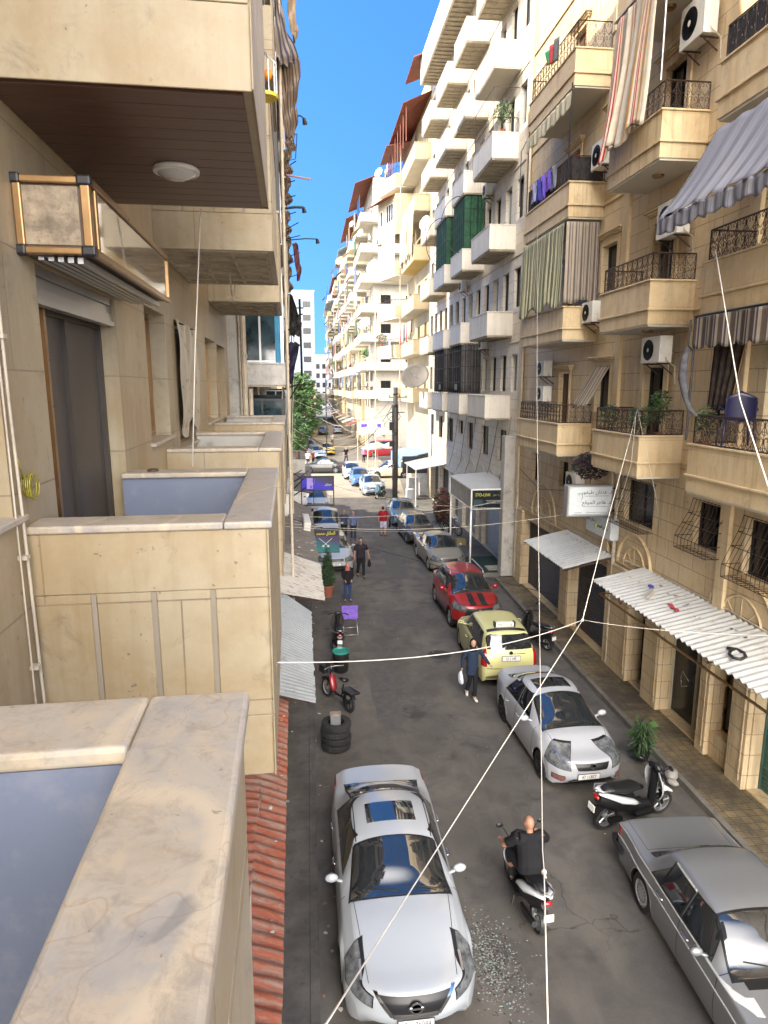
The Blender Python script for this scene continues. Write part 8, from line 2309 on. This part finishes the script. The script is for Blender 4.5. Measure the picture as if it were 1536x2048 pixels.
# left facade: pole, struts and rods jutting over the street
b = MB(); b.tube([at(599, 598, 'y', 27), at(604, 752, 'y', 27)], .05, 6); o = b.build('post', M['black']); tag(o, 'dark upright post beyond the left balconies against the far white tower', 'post')
for i, (a, c, Y) in enumerate((((575, 616), (607, 616), 27), ((560, 668), (604, 646), 24), ((558, 640), (606, 628), 26), ((572, 706), (600, 690), 24), ((575, 806), (603, 757), 24), ((560, 780), (600, 768), 22), ((575, 990), (610, 955), 30), ((566, 1005), (612, 975), 28), ((570, 960), (604, 940), 33))):
 b = MB(); b.tube([at(a[0], a[1], 'y', Y), at(c[0], c[1], 'y', Y)], .025, 5); o = b.build('strut', M['black'])
 tag(o, 'thin black iron strut jutting from the left facade, %s' % ['by the tall dark post', 'lower of the crossed pair', 'upper of the crossed pair', 'above the dark washing', 'running down beside the tree', 'below the dark washing', 'under the phone billboard bracket', 'crossing under the billboard', 'beside the grey panel'][i], 'strut', 'iron struts on the left facade')
for i, (a, c, Y, lab) in enumerate((((594, 233), (608, 237), 22, 'short black lamp arm high on the left facade'), ((574, 420), (607, 415), 24, 'thick green-black lamp arm at mid height on the left facade'), ((586, 482), (634, 478), 27, 'long thin lamp arm reaching over the street on the left'))):
 A_, B_ = at(a[0], a[1], 'y', Y), at(c[0], c[1], 'y', Y)
 t = thing('street_lamp', lab, 'street lamp', tuple(A_), group='lamp arms on the left facade')
 d = B_ - A_
 b = MB(); b.tube([(-.4, 0, 0), d * .5 + Vector((0, 0, .05)), d], .045 if i == 1 else .025, 6); b.build('arm', pm('lamp_green', (.02, .06, .06), .5), t)
 b = MB(); b.tube([d, d + Vector((.03, 0, -.16))], [.05, .08], 8); b.build('lamp_head', M['black'], t)
b = MB(); b.tube([at(572, 350, 'y', 23), at(622, 359, 'y', 23)], .03, 6); o = b.build('rod', pm('pink_rod', (.4, .22, .2), .6)); tag(o, 'pinkish rod sticking out over the street on the left', 'rod')
rr = random.Random(21)
rods = [(580, 330, 592, 322), (576, 365, 590, 361), (576, 395, 591, 391), (580, 428, 592, 424), (570, 460, 597, 445), (572, 478, 600, 471), (580, 512, 600, 505), (575, 530, 594, 520), (572, 300, 588, 296), (578, 555, 598, 548)]
for i, (x0, y0, x1, y1) in enumerate(rods):
 Y = 22 + i * .9
 b = MB(); b.tube([at(x0, y0, 'y', Y), at(x1, y1, 'y', Y)], .016, 4); o = b.build('clothes_rod', M['black'])
 tag(o, 'thin clothes rod over the street on the left facade, %s' % ['just under the torn awning', 'beside the pink rod', 'above the thick lamp arm', 'below the thick lamp arm', 'above the long lamp arm', 'level with the long lamp arm', 'beside the hanging maroon cloth', 'under the long lamp arm', 'highest of the row', 'lowest of the row'][i], 'rod', 'clothes rods on the left facade')
# torn striped awnings high on the left
st_navy = stripes('striped_navy_cream', [(0, (.22, .19, .16)), (.36, (.04, .035, .08)), (.6, (.24, .21, .17)), (.82, (.03, .025, .06))], .75)
st_bwn = stripes('striped_brown_cream', [(0, (.20, .15, .11)), (.38, (.035, .025, .03)), (.62, (.24, .19, .14)), (.85, (.04, .03, .03))], .45)
def hung(lab, pts, Y0, Y1, mat, nu=20, nv=24, name='torn_awning', grp='torn awnings on the left facade'):
 # pts: outer silhouette in the photo from top to bottom; the sheet runs from the facade to it
 def f(u, v):
  i = min(int(v * (len(pts) - 1)), len(pts) - 2); k = v * (len(pts) - 1) - i
  px0 = pts[i][0] + (pts[i + 1][0] - pts[i][0]) * k; px1 = pts[i][1] + (pts[i + 1][1] - pts[i][1]) * k; py = pts[i][2] + (pts[i + 1][2] - pts[i][2]) * k
  p = at(px0 + (px1 - px0) * u, py, 'y', Y0 + (Y1 - Y0) * (1 - u))
  return (p.x + .03 * math.sin(u * 14 + v * 8), p.y + .12 * math.sin(v * 19 + u * 5), p.z + .04 * math.sin(u * 17 + v * 3))
 return cloth(name, lab, 'awning', f, nu, nv, 2.2, mat, grp, .01)
hung('navy and cream striped awning sheet jutting into the sky at the top left', [(552, 556, -40), (550, 562, 10), (552, 575, 60), (553, 594, 112), (556, 592, 128)], 19, 16.5, st_navy)
hung('crumpled brown striped awning below the navy one on the left', [(553, 597, 118), (553, 600, 150), (556, 598, 180), (560, 592, 215), (562, 594, 243), (570, 584, 275)], 20, 18, st_bwn)
hung('tan cloth flapping high over the left facade', [(573, 592, -30), (575, 591, 20), (582, 596, 62), (588, 589, 82)], 26, 24, pm('tan_cloth', (.26, .19, .12), .85, var=.4))
hung('small striped scrap of awning beside the wire frame on the left', [(571, 587, 262), (572, 590, 285), (572, 590, 303)], 24, 22, st_bwn)
rag = pm('ragged_brown', (.11, .08, .055), .9, var=.6, vs=4)
for i, (x0, x1, ya, yb, lab) in enumerate(((560, 583, 300, 352, 'just under the wire drying frame'), (562, 582, 356, 410, 'above the thick lamp arm'), (563, 581, 424, 470, 'below the thick lamp arm'), (564, 583, 474, 530, 'beside the maroon cloth'), (566, 584, 534, 585, 'lowest, above the slanting sheet'))):
 hung('ragged brown awning strip close to the left facade, ' + lab, [(x0, x1 - 3, ya), (x0, x1, ya + 14), (x0, x1 - 5, (ya + yb) / 2), (x0, x1 + 2, yb - 10), (x0 + 4, x1 - 4, yb)], 25 + i, 24 + i, rag if i % 2 else st_bwn)
hung('maroon cloth caught on the clothes rods on the left', [(584, 594, 488), (588, 598, 510), (592, 602, 535), (594, 599, 560)], 27, 26.5, pm('maroon_rag', (.10, .03, .04), .85, var=.4))
hung('grey corrugated-looking sheet slanting from the left facade towards the thin post', [(575, 583, 590), (574, 593, 612), (574, 600, 632), (575, 602, 650), (576, 600, 672)], 25, 26, st_dk)
hung('dark navy clothes hanging low on the left facade', [(570, 596, 686), (571, 594, 715), (574, 590, 738), (577, 585, 760), (577, 583, 766)], 24, 23.5, fab('navy_laundry', (.02, .02, .045)), name='washing', grp=None)
b = MB(); b.tube([at(592, 268, 'y', 24), at(594, 270, 'y', 24), at(591, 318, 'y', 24), at(572, 322, 'y', 24)], .014, 4); b.tube([at(594, 268, 'y', 24), at(572, 272, 'y', 25)], .014, 4); o = b.build('drying_rack', M['black']); tag(o, 'thin black wire drying frame high on the left facade', 'frame')
# bird cage on the upper balcony at the left
t = thing('bird_cage', 'wire cage with orange and yellow bits on the high left balcony edge', 'cage', tuple(at(531, 150, 'y', 7.0)))
b = MB()
for i in range(10):
 a = i * .628; b.tube([(.1 * math.cos(a), .1 * math.sin(a), -.18), (.1 * math.cos(a), .1 * math.sin(a), .1), (0, 0, .2)], .003, 3)
b.build('bars', M['alu'], t)
b = MB(); b.sph((.02, 0, .0), .05, n=8); b.build('perch_fruit', pm('orange_fruit', (.7, .25, .02), .6), t, smooth=True)
b = MB(); b.lathe([(.11, -.2), (.11, -.17), (0, -.17)], n=12); b.build('tray', pm('yellow_tray', (.7, .55, .03), .5), t)
# ------------------------------------------------------------------ ropes and wires
def catenary(p, q, sag, n=20):
 p, q = Vector(p), Vector(q)
 return [p.lerp(q, i / n) - Vector((0, 0, sag * 4 * (i / n) * (1 - i / n))) for i in range(n + 1)]
def rope(pts, r, mat, label, name='rope', cat='rope', group=None, n=6):
 b = MB(); b.tube(pts, r, n); o = b.build(name, M[mat], smooth=True)
 return tag(o, label, cat, group)
K = at(1165, 1240, 'y', 8.2)
rope([at(640, 2062, 'y', 2.4)] + [at(652 + (1165 - 652) * i / 10, 2048 + (1240 - 2048) * i / 10, 'y', 2.4 + (8.2 - 2.4) * i / 10) for i in range(11)], .0055, 'rope', 'white rope from the near lower edge up to the knot over the right pavement', group='white balcony ropes')
top = Vector((7.78, 15.2, 7.85))
rope([K, K.lerp(top, .35) + Vector((-.02, 0, -.02)), K.lerp(top, .7), top], .0055, 'rope', 'white rope from the knot up to the middle lowest balcony corner', group='white balcony ropes')
rope(catenary(at(556, 1325, 'y', 4.6), K, .16), .0048, 'rope', 'white rope sagging across the street from our balcony to the knot', group='white balcony ropes')
rope(catenary(K, at(1560, 1271, 'y', 6.2), .05), .004, 'rope', 'white rope from the knot running off to the right', group='white balcony ropes')
b = MB(); b.sph(tuple(K), .022, n=8); o = b.build('rope_knot', M['rope'], smooth=True); tag(o, 'knot where the white ropes meet', 'knot')
rope([at(1431, 500, 'x', 7.0), at(1480, 800, 'y', 8.4), at(1560, 1045, 'y', 5.5)], .009, 'rope', 'thick white rope hanging from the blue-grey awning past the near railing', group='white balcony ropes')
rope([at(1075, 440, 'x', 7.8), at(1074, 800, 'y', 15), at(1079, 1250, 'y', 7.5), at(1085, 1700, 'y', 3.6), at(1088, 1742, 'y', 3.4), at(1096, 2060, 'y', 2.4)], .0042, 'rope', 'thin white pulley rope crossing the middle of the view from top to bottom', group='white balcony ropes')
b = MB(); b.sph(tuple(at(1088, 1744, 'y', 3.4)), .017, n=8); b.tube([at(1088, 1744, 'y', 3.4), at(1092, 1756, 'y', 3.4)], .006, 5); o = b.build('rope_knot', M['rope'], smooth=True); tag(o, 'small knot in the pulley rope above the scooter rider', 'knot')
UL_ = lambda x, y, z: LM @ Vector((x, y, z))
rope([UL_(-.57, 5.95, 9.78), UL_(-.68, 5.97, 8.6), UL_(-.75, 5.98, 7.66)], .006, 'rope', 'white cord hanging from the soffit down to the coping on the left', group='white balcony ropes')
rope([Vector((7.76, 15.2, 7.8)), at(1262, 930, 'x', 7.7), at(1215, 1085, 'y', 15.8)], .006, 'wirew', 'pale cord from the middle lowest railing down to the tin awning', group=None)
rope([Vector((7.76, 15.15, 7.85)), at(1310, 985, 'x', 7.75), at(1325, 1085, 'x', 8.8)], .006, 'wirew', 'second pale cord hanging beside the bulging window grille')
bl = [((560, 1045), 24, (1240, 1008), 19.5, .5, 'wirew', 'pale wire slung low across the street to the large Arabic sign'),
  ((560, 1030), 27, (1010, 1000), 27, .35, 'wirew', 'pale wire slung across to the shop canopy'),
  ((560, 1052), 22, (850, 1062), 34, .1, 'wirew', 'pale wire towards the champagne saloon'),
  ((640, 1068), 27, (1110, 1190), 20.5, .05, 'wire', 'black cable crossing the street low behind the red crossover'),
  ((575, 935), 40, (1160, 1010), 22, .9, 'wirew', 'pale sagging wire over the parked cars')]
for i, (a, ya, c, yc, s, m, lab) in enumerate(bl):
 rope(catenary(at(*a, 'y', ya), at(*c, 'y', yc), s), .010, m, lab, 'wire', 'wire', 'wires across the street', 4)
P0 = Vector((6.36, 48.9, 0))
arcs = [((572, 790), 48, 7.6, 1.2), ((574, 830), 48, 7.6, 2.2), ((575, 850), 48, 7.2, 1.8), ((576, 870), 47, 6.6, 2.4), ((577, 900), 47, 6.5, 1.0), ((574, 812), 46, 7.0, 3.2), ((575, 842), 45, 6.4, 2.0), ((640, 835), 79.6, 7.6, 1.5), ((655, 800), 79.6, 7.0, 1.8), ((655, 812), 79.6, 6.5, 1.0), ((660, 822), 79.6, 7.4, 2.4)]
names = ['highest', 'second', 'third', 'fourth', 'lowest on the left', 'most sagging', 'thin middle', 'from the far pole, highest', 'from the far pole, second', 'from the far pole, tight', 'from the far pole, most sagging']
for i, (a, ya, z, s) in enumerate(arcs):
 rope(catenary(at(*a, 'y', ya), P0 + Vector((-.3 + .1 * (i % 4), 0, z)), s), .022 if i in (5,) else .012, 'wire' if i in (1, 5, 6, 9) else 'wirew', 'slack wire over the junction to the utility pole, ' + names[i], 'wire', 'wire', 'wires over the junction', 4)
for i in range(12):
 rr = random.Random(50 + i); Y = 84 + i * 5
 rope(catenary((1.0, Y, 8.5 - rr.uniform(0, 3)), (6.3, Y + rr.uniform(-3, 4), 8.6 - rr.uniform(0, 3)), rr.uniform(.3, 1.5)), .015, 'wirew' if i % 3 else 'wire', 'far slack wire strung between the two sides of the street beyond the junction', 'wire', 'wire', 'far wires down the street', 4)
for i in range(9):
 y = 29 + i * 2.1; rr = random.Random(i)
 rope([(8.98, y, 6.9 + rr.uniform(-.2, .2)), (8.9, y + .3, 5.6), (8.85, y + .8, 4.3 + rr.uniform(-.3, .3)), (8.7, y + 1.2, 3.5)], .012, 'wire', 'black cable looping down the white wall over the shops, %s' % ['nearest the beige building', 'second', 'third', 'fourth', 'fifth', 'sixth', 'seventh', 'eighth', 'furthest'][i], 'wire', 'wire', 'cables looping down the white wall', 4)
rope([(8.86, 27.2, 3.5), (8.8, 22, 3.62), (8.8, 18.2, 3.55), (8.85, 12.9, 3.7), (8.85, 8.8, 3.6)], .014, 'wirew', 'long pale cable running above the tin awnings of the beige building', 'wire', 'wire')
rope([(8.8, 27.0, 5.0), (8.78, 24.5, 4.5), (8.82, 21.5, 4.9), (8.8, 19.6, 4.4), (8.8, 18.1, 3.7)], .012, 'wire', 'black cable drooping across the mezzanine of the beige building', 'wire', 'wire')
# bundle of cables running down the far left facade
for i in range(7):
 rr = random.Random(70 + i)
 rope([at(565 + i * 3.5 + 2 * math.sin(j + i), 590 + j * 62, 'y', 20 + i * 1.2) for j in range(7)], .018, 'wire' if i % 2 else 'wirew', 'cable running down the shabby left facade, %s' % ['closest to our balconies', 'second out', 'third out', 'middle', 'fifth out', 'sixth out', 'outermost'][i], 'wire', 'wire', 'cables down the shabby left facade', 4)
# ------------------------------------------------------------------ awnings and junk on the right
corr('tin_awning', M['tinpale'], (8.85, 21.65, 3.5), (8.85, 18.0, 3.5), (7.55, 22.4, 2.98), (7.55, 18.6, 2.98), .19, .025, 'white corrugated awning over the first shutters of the beige building', jag=.008)
corr('tin_awning', M['tinpale'], (8.85, 16.3, 3.62), (8.85, 8.4, 3.62), (7.45, 16.4, 3.3), (7.45, 8.4, 3.3), .19, .025, 'long white corrugated awning littered with junk over the near shops', jag=.01)
junk(60, lambda r: (r.uniform(8.1, 8.75), r.uniform(9, 15.8), 3.62 - (8.85 - 8.5) * .2), 'litter and dry leaves on the long white awning', [pd, pg_, pw, pb_], seed=12, size=(.012, .06))
junk(40, lambda r: (r.uniform(8.5, 8.8), r.uniform(18.3, 21.5), 3.47), 'dry leaves caught along the wall on the smaller white awning', [pd, pb_, pd], seed=13, size=(.012, .04))
b = MB(); b.sheet(lambda u, v: (8.0 + .08 * u + .1 * v, 13.25 + .5 * u, 3.49 + .02 * math.sin(u * 9)), 8, 3, thick=.01); o = b.build('rag', pm('red_rag', (.4, .04, .06), .8)); tag(o, 'red rag lying on the long white awning', 'rag')
b = MB(); b.sph((8.3, 14.9, 3.56), .07, .12, .035, n=8); o = b.build('rag', pm('blue_rag', (.05, .05, .3), .8), smooth=True); tag(o, 'crumpled blue bag on the far end of the long white awning', 'rag')
rope([Vector((7.9 + .18 * math.sin(j * .9), 11.0 + .25 * math.cos(j * .8) - j * .01, 3.46)) for j in range(9)], .03, 'wire', 'black hose coiled on the long white awning', 'hose', 'hose')
b = MB(); b.tube([(7.9, 14.3, 3.47), (8.2, 14.6, 3.53)], .04, 8); o = b.build('tube', pm('cardboard_tube', (.4, .36, .28), .8)); tag(o, 'short pale cardboard tube on the long white awning', 'tube')
b = MB(); b.bar((7.6, 16.2, 2.98), (7.6, 8.5, 2.98), .04, .04); b.bar((7.6, 16.2, 3.0), (8.85, 16.2, 2.9), .03, .03); o = b.build('awning_rail', M['bronze']); tag(o, 'rusty yellow rail below the edge of the long white awning', 'rail')
# far shop awnings beyond the black-signed shop
t = thing('shop_awning', 'flat grey metal canopy on thin posts over the far shops', 'awning')
b = MB(); b.add([(7.15, 44.2, 2.85), (9.0, 43.0, 3.35), (9.0, 48.0, 3.35), (7.0, 48.6, 2.85), (7.15, 44.2, 2.80), (9.0, 43.0, 3.30), (9.0, 48.0, 3.30), (7.0, 48.6, 2.80)], [(0, 1, 2, 3), (7, 6, 5, 4), (0, 4, 5, 1), (1, 5, 6, 2), (2, 6, 7, 3), (3, 7, 4, 0)]); b.build('canopy', M['roofgrey'], t)
b = MB()
for y in (44.3, 48.4): b.tube([(7.2, y, .16), (7.2, y, 2.82)], .05, 6)
b.build('post', M['whitef'], t)
t = thing('shop_awning', 'blue-white cloth awning with a dark side curtain at the corner shop', 'awning')
b = MB(); b.sheet(lambda u, v: (6.9 + 2.1 * u, 49.6 + 6 * v, 3.0 + .45 * u + .05 * math.sin(v * 20)), 6, 20, thick=.02); b.sheet(lambda u, v: (6.9, 49.6 + 6 * u, 3.0 - .7 * v + .04 * math.sin(u * 26)), 20, 3, thick=.02); b.build('canopy', pm('blue_awning', (.2, .3, .5), .7, var=.25), t)
b = MB(); b.box(7.0, 8.9, 49.5, 49.53, 1.9, 3.2); b.build('side_curtain', fab('dark_green_grey', (.05, .055, .06)), t)
t = thing('white_goods', 'white plastic-wrapped goods stacked at the corner shop', 'goods', (8.0, 49.4, .14))
for i, (x, y, w_, h) in enumerate(((-.2, 0, .8, 1.5), (.7, .6, .7, 1.9), (-.6, -1.2, .6, .8))):
 b = MB(); b.box(x - w_ / 2, x + w_ / 2, y - .3, y + .3, 0, h); b.build('wrapped_bale', pm('plastic_wrap', (.55, .56, .6), .35, var=.2, vs=5, bump=.4, bs=20), t, bevel=.06, seg=2)
t = thing('shop_sign', 'white shop sign with two purple squares on the corner across the side street', 'sign', (7.0, 82.8, 3.0))
b = MB(); b.box(-.9, 2.3, -.06, .06, 0, 1.0); b.build('sign_board', M['whitef'], t)
b = MB(); b.box(-.5, .4, -.07, -.065, .2, .8); b.build('purple_square', pm('purple_ink', (.1, .05, .45), .5), t); b = MB(); b.box(1.5, 2.0, -.07, -.065, .2, .8); b.build('purple_square', _mc['purple_ink'], t)
for i, (x, y, s) in enumerate(((7.6, 79.5, 1.5), (9.0, 78.5, 1.3), (6.9, 81.0, 1.1))):
 b = MB(); b.sheet(lambda u, v: (x + s * math.cos(u * math.pi) * (1 - .1 * v), y - s * .7 * v, 2.9 + s * .55 * math.sin(u * math.pi) * (1 - .4 * v) - .5 * v), 16, 8, thick=.03)
 o = b.build('dome_awning', pm('dome_cloth', (.4, .34, .24), .8, var=.15), smooth=True); tag(o, ['cream domed awning over the shop behind the red van', 'second domed awning right of the red van', 'small domed awning next to the purple-squared sign'][i], 'awning', 'domed awnings at the junction')
for i, (x, y) in enumerate(((6.6, 69.0), (7.3, 70.5), (8.6, 70))):
 b = MB(); b.lathe([(0, 2.6), (.4, 2.45), (1.1, 2.1), (1.15, 2.0), (.4, 2.38), (0, 2.5)], c=(x, y, 0), n=10); b.tube([(x, y, 0), (x, y, 2.6)], .03, 5)
 o = b.build('parasol', pm('parasol_cloth', (.4, .36, .28), .8, var=.15)); tag(o, ['pale parasol nearest the tall rusty post', 'pale parasol behind the cream estate car', 'pale parasol furthest to the right at the junction'][i], 'parasol', 'parasols at the junction')
rr = random.Random(9)
for i in range(10):
 Y = 98 + i * 8
 b = MB(); x0 = 5.6 - .012 * (Y - 98) * 2
 b.sheet(lambda u, v: (x0 + 1.9 * u, Y + 4.2 * v, 2.7 + .7 * u), 2, 2, thick=.05); o = b.build('shop_awning', [M['cream'], M['tingrey'], M['cream2']][i % 3] if i % 4 else M['roofred'])
 tag(o, 'far shop awning over the right pavement, %s' % ['first past the corner', 'second', 'third', 'fourth', 'fifth', 'sixth', 'seventh', 'eighth', 'ninth', 'last'][i], 'awning', 'far shop awnings')
# ------------------------------------------------------------------ far left: trees, tower, blocks
def tree(label, x, y, h, rad, n, seed, size, trunk=.25, zc_=.62):
 t = thing('street_tree', label, 'tree', (x, y, 0), group='trees at the junction')
 r = random.Random(seed)
 b = MB(); b.tube([(0, 0, 0), (.1, 0, h * .3), (.0, .1, h * .55), (.15, 0, h * .8)], [trunk, trunk * .8, trunk * .5, trunk * .15], 8)
 for j in range(7):
  a = r.uniform(0, 6.28); z = h * r.uniform(.28, .6)
  b.tube([(0, 0, z), (rad * .4 * math.cos(a), rad * .4 * math.sin(a), z + h * .12), (rad * .75 * math.cos(a), rad * .75 * math.sin(a), z + h * .2)], [trunk * .4, trunk * .25, .03], 5)
 b.build('trunk', M['bark'], t, smooth=True)
 b = MB()
 for j in range(n):
  a = r.uniform(0, 6.28); q = r.random() ** .6; z = r.uniform(-1, 1)
  rr_ = math.sqrt(max(0, 1 - z * z)) * rad * q
  c = (rr_ * math.cos(a), rr_ * math.sin(a), h * zc_ + z * h * .38)
  s = rad * r.uniform(.14, .26)
  leaf_cloud(b, c, (s, s, s * .8), 34, size, r, 'ball', (0, 1, 1, 2) if r.random() > .4 else (1, 2, 2))
 b.build('crown', leafm, t)
tree('tall dense green tree on the left just past the junction', -.25, 84.5, 9.6, 2.1, 170, 1, .20)
tree('second darker green tree behind the first on the left', -1.2, 91, 10.0, 2.4, 110, 2, .24)
tree('low green tree between the dark saloon and the left shops', -1.3, 77.5, 5.2, 1.7, 90, 3, .17)
t = thing('tower_block', 'slim white tower block with few small windows at the far left', 'building')
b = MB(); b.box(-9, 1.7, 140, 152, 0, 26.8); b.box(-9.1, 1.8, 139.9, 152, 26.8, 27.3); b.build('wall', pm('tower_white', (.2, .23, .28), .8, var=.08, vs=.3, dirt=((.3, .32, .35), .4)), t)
PT = lambda u, d, z: (u, 140 + d, z)
for z in (24, 21.4, 18.8, 16, 13.2, 10.4, 7.6, 4.8):
 window(t, PT, -.6, .9, z, z + 1.1, -.02, 'black', 'wglass', 2, 0)
 if z > 12: window(t, PT, -4.5, -3.2, z, z + 1.1, -.02, 'black', 'wglass', 2, 0)
t = thing('apartment_building', 'low orange-beige building behind the tree on the left', 'building')
b = MB(); b.box(-8, 1.3, 112, 128, 0, 9.3); b.build('wall', pm('orange_render', (.32, .22, .13), .85, var=.15), t)
PO = lambda u, d, z: (u, 112 + d, z)
for x in (-5, -2.5, -.3): window(t, PO, x, x + 1.2, 5.5, 7.2, -.02, 'black', 'wglass', 2, 0)
t = thing('apartment_building', 'grey block with many windows closing the far end of the street', 'building')
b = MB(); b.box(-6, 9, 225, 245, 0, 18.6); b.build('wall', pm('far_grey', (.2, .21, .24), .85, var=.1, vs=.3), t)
PF = lambda u, d, z: (u, 225 + d, z)
for x in range(-5, 9, 2):
 for z in (2, 5, 8, 11, 14): window(t, PF, x, x + 1.1, z, z + 1.5, -.02, 'black', 'wglass', 1, 0)
t = thing('footbridge', 'dark covered passage over the far end of the street', 'building')
b = MB(); b.box(1.2, 7.2, 165, 180, 4.2, 6.5); b.box(1.0, 1.6, 165, 180, 0, 4.2); b.build('span', M['greyr'], t)
lt, LP_ = None, None
t = thing('apartment_building', 'run of low shops on the left beyond the trees', 'building')
b = MB(); b.box(-9, .2, 96, 111, 0, 6.2); b.box(-9, 1.0, 129, 139, 0, 7.5); b.box(-10, 1.6, 152.5, 190, 0, 9); b.build('wall', M['cream2'], t)
PS = lambda u, d, z: (.2 - d, u, z)
for y in (97, 100, 103, 106): window(t, PS, y, y + 2.2, .2, 2.8, -.02, 'black', 'wglass', 2, 0, 'shop_window')
for y in (97, 100, 103, 106): window(t, PS, y, y + 1.2, 4, 5.4, -.02, 'black', 'wglass', 2, 0)
# flats left of the junction, out of the light's way
t = thing('apartment_building', 'pale block on the far side of the side street, left of the trees', 'building')
b = MB(); b.box(-20, -4.2, 79, 95, 0, 11); b.build('wall', M['cream2'], t)
# ------------------------------------------------------------------ set each empty at the foot of its thing
bpy.context.view_layer.update()
def _desc(o):
 for c in _kids.get(o.name, []):
  yield c
  yield from _desc(c)
for o in [x for x in C.objects if x.parent is None and x.type == 'EMPTY' and x.matrix_world.translation.length < 12 and _kids.get(x.name)]:
 pts = []
 inv = o.matrix_world.inverted()
 for c in _desc(o):
  if c.type == 'MESH' and c.data.vertices:
   Mx = inv @ c.matrix_world
   pts += [Mx @ Vector(v) for v in c.bound_box]
 if not pts: continue
 mn = Vector([min(p[i] for p in pts) for i in range(3)]); mx = Vector([max(p[i] for p in pts) for i in range(3)])
 d = Vector(((mn.x + mx.x) / 2, (mn.y + mx.y) / 2, mn.z))
 if d.length < 1.5: continue
 loc = o.matrix_world @ d
 o.location = loc
 for c in _kids[o.name]: c.location = c.location - d
